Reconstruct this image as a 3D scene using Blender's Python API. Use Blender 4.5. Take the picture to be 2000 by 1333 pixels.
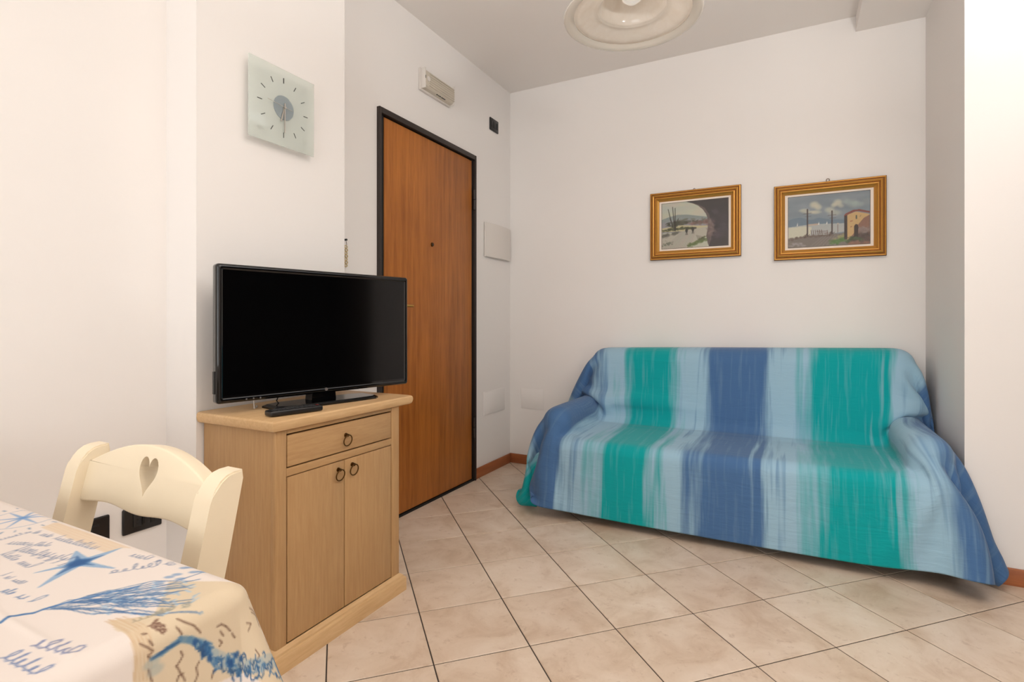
import bpy, bmesh, math, random
import numpy as np
from mathutils import Vector, Matrix

for o in list(bpy.data.objects): bpy.data.objects.remove(o, do_unlink=True)
SC = bpy.context.scene
COL = SC.collection
R = math.radians

# ------------------------------------------------------------------ camera, world, light, exposure
cam = bpy.data.cameras.new('camera'); cam_o = bpy.data.objects.new('camera', cam); COL.objects.link(cam_o)
cam.sensor_width = 36; cam.lens = 1048.31/2000*36; cam.shift_y = -37.9/2000; cam.clip_start = .02
cam_o.location = (1.8635, -3.5265, 1.0427); cam_o.rotation_euler = (math.pi/2, 0, R(27.6559))
SC.camera = cam_o

world = bpy.data.worlds.new('sky'); SC.world = world; world.use_nodes = True
bg = world.node_tree.nodes['Background']; bg.inputs[0].default_value = (.80, .90, 1, 1); bg.inputs[1].default_value = 1.0

def area(name, loc, rot, sx, sy, power, color):
    l = bpy.data.lights.new(name, 'AREA'); l.shape = 'RECTANGLE'; l.size = sx; l.size_y = sy
    l.energy = power; l.color = color
    o = bpy.data.objects.new(name, l); COL.objects.link(o); o.location = loc; o.rotation_euler = rot
    return o
# daylight entering through the two windows of the room (behind the camera and high on the right)
area('daylight_rear', (1.60, -6.37, 1.30), (R(110), 0, 0), 2.3, 2.0, 60, (.98, 1.0, 1.0))
area('daylight_side', (3.22, -1.50, 2.32), (R(104), 0, R(90)), 1.3, .40, 5, (.95, .975, 1.0))
SC.view_settings.view_transform = 'Standard'
SC.view_settings.look = 'None'
SC.view_settings.gamma = 1
SC.view_settings.use_curve_mapping = False
SC.view_settings.exposure = .03

# ------------------------------------------------------------------ helpers
def lin(c):
    r = [(x/255/12.92 if x/255 <= .04045 else ((x/255+.055)/1.055)**2.4) for x in c]
    return (r[0], r[1], r[2], 1)

class NT:
    """small helper around a node tree"""
    def __init__(s, name):
        s.m = bpy.data.materials.new(name); s.m.use_nodes = True; s.t = s.m.node_tree
        s.b = s.t.nodes['Principled BSDF']
    def n(s, kind, **kw):
        x = s.t.nodes.new(kind)
        for k, v in kw.items():
            if k.startswith('i_'):
                key = k[2:]; key = int(key) if key.isdigit() else key.replace('_', ' ')
                x.inputs[key].default_value = v
            else: setattr(x, k, v)
        return x
    def l(s, a, b): s.t.links.new(a, b)
    def coord(s, out='Object', scale=(1, 1, 1), rot=(0, 0, 0)):
        c = s.n('ShaderNodeTexCoord'); m = s.n('ShaderNodeMapping'); m.inputs['Scale'].default_value = scale
        m.inputs['Rotation'].default_value = rot
        s.l(c.outputs[out], m.inputs[0]); return m.outputs[0]
    def noise(s, vec, scale, detail=4, rough=.5, dist=0):
        x = s.n('ShaderNodeTexNoise'); x.inputs['Scale'].default_value = scale; x.inputs['Detail'].default_value = detail
        x.inputs['Roughness'].default_value = rough; x.inputs['Distortion'].default_value = dist
        s.l(vec, x.inputs['Vector']); return x.outputs['Fac']
    def ramp(s, fac, stops, interp='LINEAR'):
        x = s.n('ShaderNodeValToRGB'); x.color_ramp.interpolation = interp; e = x.color_ramp.elements
        while len(e) > len(stops): e.remove(e[-1])
        while len(e) < len(stops): e.new(.5)
        for q, (p, c) in zip(e, stops): q.position = p; q.color = c
        s.l(fac, x.inputs[0]); return x.outputs[0]
    def mix(s, fac, a, b, mode='MIX'):
        x = s.n('ShaderNodeMix', data_type='RGBA', blend_type=mode)
        for sock, v in ((x.inputs[0], fac), (x.inputs[6], a), (x.inputs[7], b)):
            if hasattr(v, 'links'): s.l(v, sock)
            else: sock.default_value = v
        return x.outputs[2]
    def math(s, op, a, b=0, c=0):
        x = s.n('ShaderNodeMath', operation=op)
        for i, v in enumerate((a, b, c)):
            if hasattr(v, 'links'): s.l(v, x.inputs[i])
            else: x.inputs[i].default_value = v
        return x.outputs[0]
    def bump(s, h, strength, dist=.01):
        x = s.n('ShaderNodeBump'); x.inputs['Strength'].default_value = strength; x.inputs['Distance'].default_value = dist
        s.l(h, x.inputs['Height']); s.l(x.outputs[0], s.b.inputs['Normal'])
    def set(s, **kw):
        for k, v in kw.items():
            sock = s.b.inputs[k.replace('_', ' ')]
            if hasattr(v, 'links'): s.l(v, sock)
            else: sock.default_value = v
        return s.m

def plain(name, rgb, rough=.5, metal=0, spec=.5, coat=0, grain=0):
    n = NT(name)
    c = lin(rgb)
    if grain:
        f = n.noise(n.coord('Object', (1, 1, 1)), 60, 3)
        d = tuple(x*(1-grain) for x in c[:3])+(1,)
        c = n.mix(f, d, c)
    return n.set(Base_Color=c, Roughness=rough, Metallic=metal, Specular_IOR_Level=spec, Coat_Weight=coat)

def wood(name, dark, light, axis='Z', rough=.45, scale=1, bump=.06, spec=.4):
    n = NT(name)
    sc = {'X': (1.2, 18, 18), 'Y': (18, 1.2, 18), 'Z': (18, 18, 1.0)}[axis]
    v = n.coord('Object', tuple(k*scale for k in sc))
    f1 = n.noise(v, 2.2, 6, .6, .4)
    f2 = n.noise(v, 11, 3, .6)
    v3 = n.coord('Object', (2, 2, 2)); f3 = n.noise(v3, 1.3, 2)
    f = n.math('ADD', n.math('MULTIPLY', f1, .6), n.math('ADD', n.math('MULTIPLY', f2, .25), n.math('MULTIPLY', f3, .25)))
    c = n.ramp(f, [(.36, lin(dark)), (.70, lin(light))])
    n.bump(f2, bump, .002)
    return n.set(Base_Color=c, Roughness=rough, Specular_IOR_Level=spec)

M = {}
# wall paint: warm white, fine roller texture
def paint(name, rgb):
    n = NT(name)
    v = n.coord('Object')
    f = n.noise(v, 160, 3, .6); g = n.noise(v, 1.1, 2)
    c = n.mix(g, lin(rgb), lin(tuple(min(255, k+5) for k in rgb)))
    n.bump(f, .10, .0015)
    return n.set(Base_Color=c, Roughness=.85, Specular_IOR_Level=.2)
M['wall'] = paint('wall_paint', (237, 232, 228))
M['ceil'] = paint('ceiling_paint', (240, 234, 229))
M['plate_white'] = plain('white_plastic', (226, 219, 212), .5)
M['black_plastic'] = plain('black_plastic', (20, 18, 18), .35)
M['grout'] = plain('dark_grout', (66, 56, 50), .9, grain=.2)
M['skirting'] = wood('skirting_wood', (140, 78, 46), (178, 108, 66), 'X', .45)
M['skirting_y'] = wood('skirting_wood_y', (140, 78, 46), (178, 108, 66), 'Y', .45)
M['door'] = wood('door_veneer', (134, 74, 22), (188, 116, 48), 'Z', .42, .8, .02)
M['door_frame'] = plain('door_frame_brown', (44, 34, 29), .5)
M['door_black'] = plain('door_matt_black', (7, 6, 5), .7)
M['brass'] = plain('brass', (190, 150, 80), .3, 1)
M['old_brass'] = plain('aged_brass', (92, 66, 34), .42, 1)
M['cab'] = wood('cabinet_wood', (172, 132, 88), (192, 154, 108), 'Z', .45, 2.8, .03)
M['cab_y'] = wood('cabinet_wood_y', (174, 134, 90), (196, 158, 112), 'Y', .42, 2.8, .03)
M['cab_top'] = wood('cabinet_top_wood', (196, 156, 108), (218, 182, 136), 'Y', .40, 2.8, .03)
M['cab_gap_shade'] = plain('cabinet_gap_shade', (58, 36, 18), .9)  # gap shade put into the colour of the carcass behind doors and drawer
M['tv'] = plain('tv_gloss_black', (6, 6, 7), .05)
M['tv_matt'] = plain('tv_matt_black', (22, 22, 23), .45)
M['screen'] = plain('tv_screen', (3, 3, 4), .10, spec=.35)
M['silver'] = plain('silver', (190, 190, 192), .3, 1)
M['chair'] = plain('cream_lacquer', (230, 214, 186), .38, grain=.03)
M['gilt'] = plain('gilt', (214, 158, 78), .36, .70, grain=.15)
M['gilt_dark'] = plain('gilt_dark', (120, 74, 26), .42, .6, grain=.2)
M['mat_board'] = plain('mat_board', (238, 226, 214), .8)
M['sofa_fabric'] = plain('sofa_fabric', (90, 88, 92), .9, grain=.2)
M['dark_wood'] = plain('dark_wood', (60, 42, 30), .5)
M['clock_mark'] = plain('clock_marks', (52, 54, 50), .5)
M['steel'] = plain('brushed_steel', (196, 190, 182), .38, .9)
M['white_cord'] = plain('white_cord', (225, 222, 218), .5)

def glass_panel(name, rgb, alpha, rough=.1):
    n = NT(name)
    return n.set(Base_Color=lin(rgb), Roughness=rough, Alpha=alpha, Specular_IOR_Level=.5)
M['clock_glass'] = glass_panel('clock_glass', (222, 229, 220), .5, .08)
M['clock_disc'] = plain('clock_disc', (140, 150, 153), .45)
M['pic_glass'] = glass_panel('picture_glass', (240, 245, 245), .02, .03)
M['win_glass'] = glass_panel('window_glass', (240, 248, 250), .10, .02)

# floor tile: mottled beige ceramic
n = NT('floor_tile')
v = n.coord('Object')
oi = n.n('ShaderNodeObjectInfo')
sh = n.n('ShaderNodeVectorMath', operation='SCALE'); sh.inputs[0].default_value = (7, 11, 3)
n.l(oi.outputs['Random'], sh.inputs['Scale'])
ad = n.n('ShaderNodeVectorMath', operation='ADD'); n.l(v, ad.inputs[0]); n.l(sh.outputs[0], ad.inputs[1])
vv = ad.outputs[0]
f1 = n.noise(vv, 6, 5, .62, .6); f2 = n.noise(vv, 30, 4, .7, .3); f3 = n.noise(vv, 130, 2, .6)
base = n.ramp(f1, [(.30, lin((206, 182, 158))), (.50, lin((225, 206, 186))), (.72, lin((235, 219, 202)))])
spots = n.ramp(f2, [(.30, (1, 1, 1, 1)), (.42, (0, 0, 0, 1))])
c = n.mix(n.math('MULTIPLY', spots, .38), base, lin((176, 144, 118)))
c = n.mix(n.math('MULTIPLY', f3, .10), c, lin((170, 140, 112)))
tint = n.ramp(oi.outputs['Random'], [(0, lin((246, 243, 240))), (1, lin((255, 255, 255)))])
c = n.mix(1.0, c, tint, 'MULTIPLY')
n.bump(f2, .02, .001)
M['tile'] = n.set(Base_Color=c, Roughness=.36, Specular_IOR_Level=.45)

# ------------------------------------------------------------------ mesh helpers
def link_obj(name, me, mat=None, parent=None):
    o = bpy.data.objects.new(name, me); COL.objects.link(o)
    if mat is not None and hasattr(me, 'materials') and not me.materials:
        me.materials.append(M[mat] if isinstance(mat, str) else mat)
    if parent: o.parent = parent
    return o
def bm_obj(name, bm, mat, parent=None, smooth=False, angle=None):
    me = bpy.data.meshes.new(name); bmesh.ops.recalc_face_normals(bm, faces=bm.faces[:]); bm.to_mesh(me); bm.free()
    if smooth:
        for p in me.polygons: p.use_smooth = True
        if angle is not None:
            try: me.set_sharp_from_angle(angle=R(angle))
            except Exception: pass
    return link_obj(name, me, mat, parent)
def add_box(bm, lo, hi, bevel=0, seg=2, mtx=None):
    b = bmesh.new(); bmesh.ops.create_cube(b, size=1)
    s = [hi[i]-lo[i] for i in range(3)]; c = [(hi[i]+lo[i])/2 for i in range(3)]
    for v in b.verts: v.co = Vector((v.co.x*s[0]+c[0], v.co.y*s[1]+c[1], v.co.z*s[2]+c[2]))
    if bevel: bmesh.ops.bevel(b, geom=b.edges[:], offset=bevel, segments=seg, profile=.5, affect='EDGES')
    if mtx is not None: b.transform(mtx)
    me = bpy.data.meshes.new('tmp'); b.to_mesh(me); b.free(); bm.from_mesh(me); bpy.data.meshes.remove(me)
def box(name, lo, hi, mat, parent=None, bevel=0, seg=2, mtx=None):
    bm = bmesh.new(); add_box(bm, lo, hi, bevel, seg, mtx)
    return bm_obj(name, bm, mat, parent, smooth=bevel > 0, angle=40)
def add_cyl(bm, p0, p1, r0, r1=None, seg=16, caps=True):
    r1 = r0 if r1 is None else r1
    p0, p1 = Vector(p0), Vector(p1); d = p1-p0
    m = Matrix.Translation((p0+p1)/2) @ d.to_track_quat('Z', 'Y').to_matrix().to_4x4()
    bmesh.ops.create_cone(bm, cap_ends=caps, segments=seg, radius1=r0, radius2=r1, depth=d.length, matrix=m)
def cyl(name, p0, p1, r, mat, parent=None, r1=None, seg=16):
    bm = bmesh.new(); add_cyl(bm, p0, p1, r, r1, seg)
    return bm_obj(name, bm, mat, parent, True, 40)
def add_tube(bm, pts, r, seg=8):
    pts = [Vector(p) for p in pts]; rings = []
    up = Vector((0, 0, 1))
    for i, p in enumerate(pts):
        t = (pts[min(i+1, len(pts)-1)]-pts[max(i-1, 0)]).normalized()
        a = t.cross(up if abs(t.z) < .95 else Vector((1, 0, 0))).normalized(); b = t.cross(a)
        rings.append([bm.verts.new(p+a*r*math.cos(2*math.pi*k/seg)+b*r*math.sin(2*math.pi*k/seg)) for k in range(seg)])
    for q, w in zip(rings, rings[1:]):
        for k in range(seg): bm.faces.new((q[k], q[(k+1) % seg], w[(k+1) % seg], w[k]))
    bm.faces.new(rings[0]); bm.faces.new(rings[-1])
def add_torus(bm, c, R0, r, axis='X', seg=24, sec=8, stretch=1):
    vs = []
    for i in range(seg):
        a = 2*math.pi*i/seg; row = []
        for j in range(sec):
            b = 2*math.pi*j/sec; q = R0+r*math.cos(b)
            p = (r*math.sin(b), q*math.cos(a), q*math.sin(a)*stretch)
            if axis == 'Z': p = (p[1], p[2], p[0])
            if axis == 'Y': p = (p[1], p[0], p[2])
            row.append(bm.verts.new(Vector(c)+Vector(p)))
        vs.append(row)
    for i in range(seg):
        for j in range(sec):
            bm.faces.new((vs[i][j], vs[(i+1) % seg][j], vs[(i+1) % seg][(j+1) % sec], vs[i][(j+1) % sec]))
def add_lathe(bm, prof, c, seg=48):
    rings = []
    for r, z in prof:
        rings.append([bm.verts.new((c[0]+r*math.cos(2*math.pi*k/seg), c[1]+r*math.sin(2*math.pi*k/seg), c[2]+z)) for k in range(seg)])
    for q, w in zip(rings, rings[1:]):
        for k in range(seg): bm.faces.new((q[k], q[(k+1) % seg], w[(k+1) % seg], w[k]))
def add_prism(bm, pts, h, axis='X', o=0.0):
    """extrude a convex-ish outline; pts are in the two other axes; from o to o+h"""
    def mk(p, d):
        if axis == 'X': return (d, p[0], p[1])
        if axis == 'Y': return (p[0], d, p[1])
        return (p[0], p[1], d)
    a = [bm.verts.new(mk(p, o)) for p in pts]; b = [bm.verts.new(mk(p, o+h)) for p in pts]
    bm.faces.new(a); bm.faces.new(list(reversed(b)))
    for i in range(len(pts)):
        j = (i+1) % len(pts); bm.faces.new((a[i], a[j], b[j], b[i]))
def add_frame(bm, w, h, prof):
    """mitred moulding: prof = list of (inset from outer edge, height); in the local XZ plane, height towards -Y"""
    rings = []
    for ins, ht in prof:
        x, z = w/2-ins, h/2-ins
        rings.append([bm.verts.new(p) for p in ((-x, -ht, -z), (x, -ht, -z), (x, -ht, z), (-x, -ht, z))])
    for q, r in zip(rings, rings[1:]):
        for k in range(4): bm.faces.new((q[k], q[(k+1) % 4], r[(k+1) % 4], r[k]))
def plate_with_hole(name, outer, hole, c, thick, mat, parent, mtx, rnd=.003):
    """flat plate in local XY with one hole, both outlines seen whole from c; thickness along Z, outer edge eased"""
    def hit(poly, a):
        d = Vector((math.cos(a), math.sin(a))); best = 0
        for i in range(len(poly)):
            p, q = Vector(poly[i])-Vector(c), Vector(poly[(i+1) % len(poly)])-Vector(c); e = q-p
            den = d.x*e.y-d.y*e.x
            if abs(den) < 1e-12: continue
            t = (p.x*e.y-p.y*e.x)/den; u = (p.x*d.y-p.y*d.x)/den
            if t > 0 and -1e-6 <= u <= 1+1e-6: best = max(best, t)
        return best
    angs = sorted(set([round(math.atan2(p[1]-c[1], p[0]-c[0]), 5) for p in outer+hole]))
    bm = bmesh.new(); h = thick/2
    def ring(poly, z, shrink=0):
        out = []
        for a in angs:
            r = hit(poly, a)
            x, y = c[0]+r*math.cos(a), c[1]+r*math.sin(a)
            if shrink:
                y += -shrink if y > c[1] else shrink
            out.append(bm.verts.new((x, y, z)))
        return out
    rs = [ring(hole, h), ring(outer, h, rnd), ring(outer, h-rnd*.35, rnd*.35), ring(outer, h-rnd), ring(outer, -h+rnd), ring(outer, -h, rnd), ring(hole, -h)]
    rs.append(rs[0])
    for q, r in zip(rs, rs[1:]):
        for k in range(len(q)):
            j = (k+1) % len(q); bm.faces.new((q[k], q[j], r[j], r[k]))
    bm.transform(mtx)
    return bm_obj(name, bm, mat, parent, True, 35)

def tag(o, label, cat, group=None, kind=None):
    if label: o['label'] = label
    if cat: o['category'] = cat
    if group: o['group'] = group
    if kind: o['kind'] = kind
    return o
def thing(name, label, cat, loc=(0, 0, 0), rz=0, group=None):
    o = bpy.data.objects.new(name, None); COL.objects.link(o); o.location = loc; o.rotation_euler = (0, 0, rz)
    o.empty_display_size = .05
    return tag(o, label, cat, group)
def struct(o, label=None):
    o['kind'] = 'structure'
    if label: o['label'] = label
    return o
def struct_empty(name, label, loc=(0, 0, 0)):
    o = bpy.data.objects.new(name, None); COL.objects.link(o); o.location = loc
    return struct(o, label)

# ------------------------------------------------------------------ the room
H = 2.74
XE, YS = 3.25, -6.40            # right-hand and rear wall
PX, PY0, PY1 = .163, -2.469, -1.825   # pillar
RX, RY = 2.483, -.727           # corner of the projecting wall on the right
BX, BZ = 2.171, 2.653           # ceiling beam
T = .15
# floor: grout bed with single tiles laid diagonally
S = .31; TA = R(45.6485); TO = Vector((.7461*S, -4.9748*S))
floor = struct(box('floor', (-T, YS-T, -.12), (XE+T, T, -.0025), 'grout'), 'dark grouted floor bed under diagonal beige ceramic tiles')
ux = Vector((math.cos(TA), math.sin(TA))); uy = Vector((math.sin(TA), -math.cos(TA)))
def clip(poly, lo, hi):
    def cut(ps, ax, val, keep_less):
        out = []
        for i in range(len(ps)):
            a, b = ps[i], ps[(i+1) % len(ps)]
            ina = (a[ax] <= val) if keep_less else (a[ax] >= val); inb = (b[ax] <= val) if keep_less else (b[ax] >= val)
            if ina: out.append(a)
            if ina != inb:
                t = (val-a[ax])/(b[ax]-a[ax]); out.append(a+(b-a)*t)
        return out
    for ax in (0, 1):
        poly = cut(poly, ax, lo[ax], False)
        if len(poly) < 3: return []
        poly = cut(poly, ax, hi[ax], True)
        if len(poly) < 3: return []
    return poly
def tile_mesh(pts):
    bm = bmesh.new(); n_ = len(pts); c = sum(pts, Vector((0, 0)))/n_
    lowr = [bm.verts.new((p.x, p.y, -.008)) for p in pts]
    mid = [bm.verts.new((p.x, p.y, -.0012)) for p in pts]
    top = [bm.verts.new((p.x+(c.x-p.x)*.012, p.y+(c.y-p.y)*.012, 0)) for p in pts]
    for a, b in ((lowr, mid), (mid, top)):
        for i in range(n_): bm.faces.new((a[i], a[(i+1) % n_], b[(i+1) % n_], b[i]))
    bm.faces.new(top)
    bmesh.ops.recalc_face_normals(bm, faces=bm.faces[:])
    if bm.faces[-1].normal.z < 0: bmesh.ops.reverse_faces(bm, faces=bm.faces[:])
    me = bpy.data.meshes.new('tile'); bm.to_mesh(me); bm.free(); me.materials.append(M['tile']); return me
GAP = .0042
full = tile_mesh([ux*(a*(S/2-GAP/2))+uy*(b*(S/2-GAP/2)) for a, b in ((-1, -1), (1, -1), (1, 1), (-1, 1))])
for i in range(-16, 22):
    for j in range(-22, 18):
        c = TO+ux*S*(i+.5)+uy*S*(j+.5)
        sq = [c+ux*(a*(S/2-GAP/2))+uy*(b*(S/2-GAP/2)) for a, b in ((-1, -1), (1, -1), (1, 1), (-1, 1))]
        cl = clip(sq, (.001, YS+.001), (XE-.001, -.001))
        if not cl: continue
        if min(p.x for p in cl) > RX and min(p.y for p in cl) > RY: continue
        if len(cl) == 4 and all((a-b).length < 1e-6 for a, b in zip(cl, sq)):
            o = link_obj('tile', full, None, floor); o.location = (c.x, c.y, 0)
        else:
            ar = abs(sum(cl[k].x*cl[(k+1) % len(cl)].y-cl[(k+1) % len(cl)].x*cl[k].y for k in range(len(cl))))/2
            if ar < 2e-4: continue
            cc = sum(cl, Vector((0, 0)))/len(cl)
            o = link_obj('tile', tile_mesh([p-cc for p in cl]), None, floor); o.location = (cc.x, cc.y, 0)

struct(box('ceiling', (-T, YS-T, H), (XE+T, T, H+.12), 'ceil'), 'plain pale ceiling')
struct(box('ceiling_beam', (BX, YS, BZ), (RX, 0, H), 'ceil'), 'shallow plastered beam under the ceiling along the right')
DY0, DY1, DH = -1.442, -.508, 2.132
bm = bmesh.new()
add_box(bm, (-T, YS-T, 0), (0, DY0, H)); add_box(bm, (-T, DY1, 0), (0, T, H)); add_box(bm, (-T, DY0, DH), (0, DY1, H))
struct(bm_obj('wall_left', bm, 'wall'), 'warm white wall with the entrance door')
struct(box('wall_back', (0, 0, 0), (RX, T, H), 'wall'), 'warm white wall behind the sofa with two pictures')
struct(box('wall_right', (RX, RY, 0), (XE+T, T, H), 'wall'), 'bright white projecting wall right of the sofa')
struct(box('wall_pillar', (0, PY0, 0), (PX, PY1, H), 'wall'), 'white plastered pillar with the glass clock')
WY0, WY1, WZ0, WZ1, PZ = -2.30, -.78, 2.10, 2.54, 2.04
bm = bmesh.new()
add_box(bm, (XE, YS, 0), (XE+T, WY0, H)); add_box(bm, (XE, WY1, 0), (XE+T, RY, H))
add_box(bm, (XE, WY0, PZ), (XE+T, WY1, WZ0)); add_box(bm, (XE, WY0, WZ1), (XE+T, WY1, H))
struct(bm_obj('wall_side', bm, 'wall'), 'white side wall with a passage and a fanlight above it')
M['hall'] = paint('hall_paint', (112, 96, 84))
bm = bmesh.new()
add_box(bm, (XE+T, WY0-.1, 0), (XE+1.6, WY0, PZ)); add_box(bm, (XE+T, WY1, 0), (XE+1.6, WY1+.1, PZ)); add_box(bm, (XE+1.6, WY0-.1, 0), (XE+1.7, WY1+.1, PZ)); add_box(bm, (XE+T, WY0-.1, PZ), (XE+1.7, WY1+.1, PZ+.05))
struct(bm_obj('wall_hall', bm, 'hall'), 'dark walls of the unlit passage')
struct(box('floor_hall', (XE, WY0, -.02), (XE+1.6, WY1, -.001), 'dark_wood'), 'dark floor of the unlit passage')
RX0, RX1, RZ0, RZ1 = .42, 2.78, .25, 2.36
bm = bmesh.new()
add_box(bm, (0, YS-T, 0), (RX0, YS, H)); add_box(bm, (RX1, YS-T, 0), (XE, YS, H))
add_box(bm, (RX0, YS-T, 0), (RX1, YS, RZ0)); add_box(bm, (RX0, YS-T, RZ1), (RX1, YS, H))
struct(bm_obj('wall_rear', bm, 'wall'), 'white wall behind the camera with a wide window')
def window(name, label, w, h, loc, rz, lights):
    e = struct_empty(name, label, loc); e.rotation_euler = (0, 0, rz)
    bm = bmesh.new(); add_frame(bm, w, h, [(0, -.03), (0, .03), (.05, .03), (.05, -.03), (0, -.03)])
    bm_obj('window_frame', bm, 'plate_white', e)
    for k in range(1, lights): box('mullion', (-w/2+w*k/lights-.03, -.03, -h/2+.05), (-w/2+w*k/lights+.03, .03, h/2-.05), 'plate_white', e)
    for k in range(lights):
        a, b = -w/2+w*k/lights, -w/2+w*(k+1)/lights
        box('pane', (a+.05 if k == 0 else a+.03, -.004, -h/2+.05), (b-.05 if k == lights-1 else b-.03, .004, h/2-.05), 'win_glass', e)
    return e
window('window_1', 'wide window behind the camera', RX1-RX0, RZ1-RZ0, ((RX0+RX1)/2, YS-T/2, (RZ0+RZ1)/2), 0, 3)
window('window_2', 'fanlight above the passage', WY1-WY0, WZ1-WZ0, (XE+T/2, (WY0+WY1)/2, (WZ0+WZ1)/2), R(90), 2)

# skirting boards
SH = .068
struct(box('baseboard_left', (0, DY1+.002, 0), (.011, 0, SH), 'skirting_y', bevel=.002), 'reddish wooden skirting board beside the door')
struct(box('baseboard_pillar', (0, PY1, 0), (.011, DY0-.002, SH), 'skirting_y', bevel=.002), 'reddish wooden skirting board left of the door')
struct(box('baseboard_near', (0, YS, 0), (.011, PY0, SH), 'skirting_y', bevel=.002), 'reddish wooden skirting board behind the table')
struct(box('baseboard_back', (.011, -.011, 0), (RX, 0, SH), 'skirting', bevel=.002), 'reddish wooden skirting board behind the sofa')
struct(box('baseboard_return', (RX-.011, RY-.011, 0), (RX, -.011, SH), 'skirting_y', bevel=.002), 'reddish wooden skirting board in the sofa niche')
struct(box('baseboard_right', (RX, RY-.011, 0), (XE, RY, SH), 'skirting', bevel=.002), 'reddish wooden skirting board on the bright right wall')

# entrance door
door = struct_empty('door_1', 'orange-brown veneered entrance door in a dark brown metal frame', (0, (DY0+DY1)/2, 0))
oy = (DY0+DY1)/2
def dbox(name, lo, hi, mat, par=door, bevel=0):
    return box(name, (lo[0], lo[1]-oy, lo[2]), (hi[0], hi[1]-oy, hi[2]), mat, par, bevel)
dbox('door_backing', (-.10, DY0, 0), (-.012, DY1, DH), 'door_black')
fr = dbox('door_frame', (-.012, DY0, 0), (.020, DY0+.016, DH), 'door_frame', bevel=.003)
dbox('door_frame', (-.012, DY1-.018, 0), (.020, DY1, DH), 'door_frame', bevel=.003)
dbox('door_frame', (-.012, DY0+.016, DH-.030), (.020, DY1-.018, DH), 'door_frame', bevel=.003)
dbox('black_strip', (-.012, DY0+.016, 0), (.002, DY0+.048, DH-.030), 'door_black')  # matt black strip between frame lip and door panel
dbox('black_strip', (-.012, DY1-.038, 0), (.002, DY1-.018, DH-.030), 'door_black')
dbox('threshold', (-.012, DY0+.016, 0), (.012, DY1-.018, .012), 'door_black')
dbox('door_panel', (-.012, DY0+.050, .016), (.006, DY1-.040, DH-.040), 'door', bevel=.002)
for z in (1.84, .35):
    bm = bmesh.new(); add_cyl(bm, (.016, DY1-.022-oy, z-.065), (.016, DY1-.022-oy, z-.003), .011); add_cyl(bm, (.016, DY1-.022-oy, z+.003), (.016, DY1-.022-oy, z+.065), .011)
    bm_obj('hinge', bm, 'door_frame', door, True, 40)
bm = bmesh.new(); add_cyl(bm, (.004, -.982-oy, 1.49), (.012, -.982-oy, 1.49), .013, .011, 24)
ph = bm_obj('peephole', bm, 'old_brass', door, True, 40)
cyl('lens', (.011, -.982-oy, 1.49), (.0135, -.982-oy, 1.49), .006, 'black_plastic', ph)
hd = cyl('door_handle', (.004, -1.335-oy, 1.127), (.012, -1.335-oy, 1.127), .024, 'brass', door, seg=24)
bm = bmesh.new(); add_tube(bm, [(.010, -1.335-oy, 1.127), (.045, -1.335-oy, 1.127), (.052, -1.328-oy, 1.127), (.053, -1.29-oy, 1.127), (.050, -1.215-oy, 1.127)], .0075, 10)
bm_obj('lever', bm, 'brass', hd, True, 60)

# ------------------------------------------------------------------ sofa and throw
sofa = thing('sofa', 'three-seat sofa hidden under the blue and teal throw', 'sofa', (1.535, -.48, 0))
def sbox(name, lo, hi, bevel, mat='sofa_fabric', mtx=None):
    return box(name, (lo[0]-1.535, lo[1]+.48, lo[2]), (hi[0]-1.535, hi[1]+.48, hi[2]), mat, sofa, bevel, 4, mtx)
sbox('base', (.66, -.895, .075), (2.41, -.085, .26), .03)
for k in range(3):
    a = .792+k*(2.28-.792)/3; sbox('seat_cushion', (a+.003, -.895, .26), (a+(2.28-.792)/3-.003, -.36, .415), .045)
shear = Matrix(((1, 0, 0, 0), (0, 1, .22, -.22*.45), (.018, 0, 1, 0), (0, 0, 0, 1)))
for k in range(3):
    a = .722+k*(2.398-.722)/3; sbox('back_cushion', (a+.003, -.32, .44), (a+(2.398-.722)/3-.003, -.12, .872), .06, mtx=shear)
sbox('backrest', (.722, -.24, .10), (2.398, -.085, .80), .03)
sbox('armrest', (.642, -.845, .085), (.782, -.10, .563), .065); sbox('armrest', (2.29, -.845, .085), (2.43, -.10, .563), .065)
for x in (.72, 2.35):
    for y in (-.62, -.16):
        bm = bmesh.new(); add_cyl(bm, (x-1.535, y+.48, 0), (x-1.535, y+.48, .08), .022, .03); bm_obj('leg', bm, 'dark_wood', sofa, True, 40)

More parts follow.
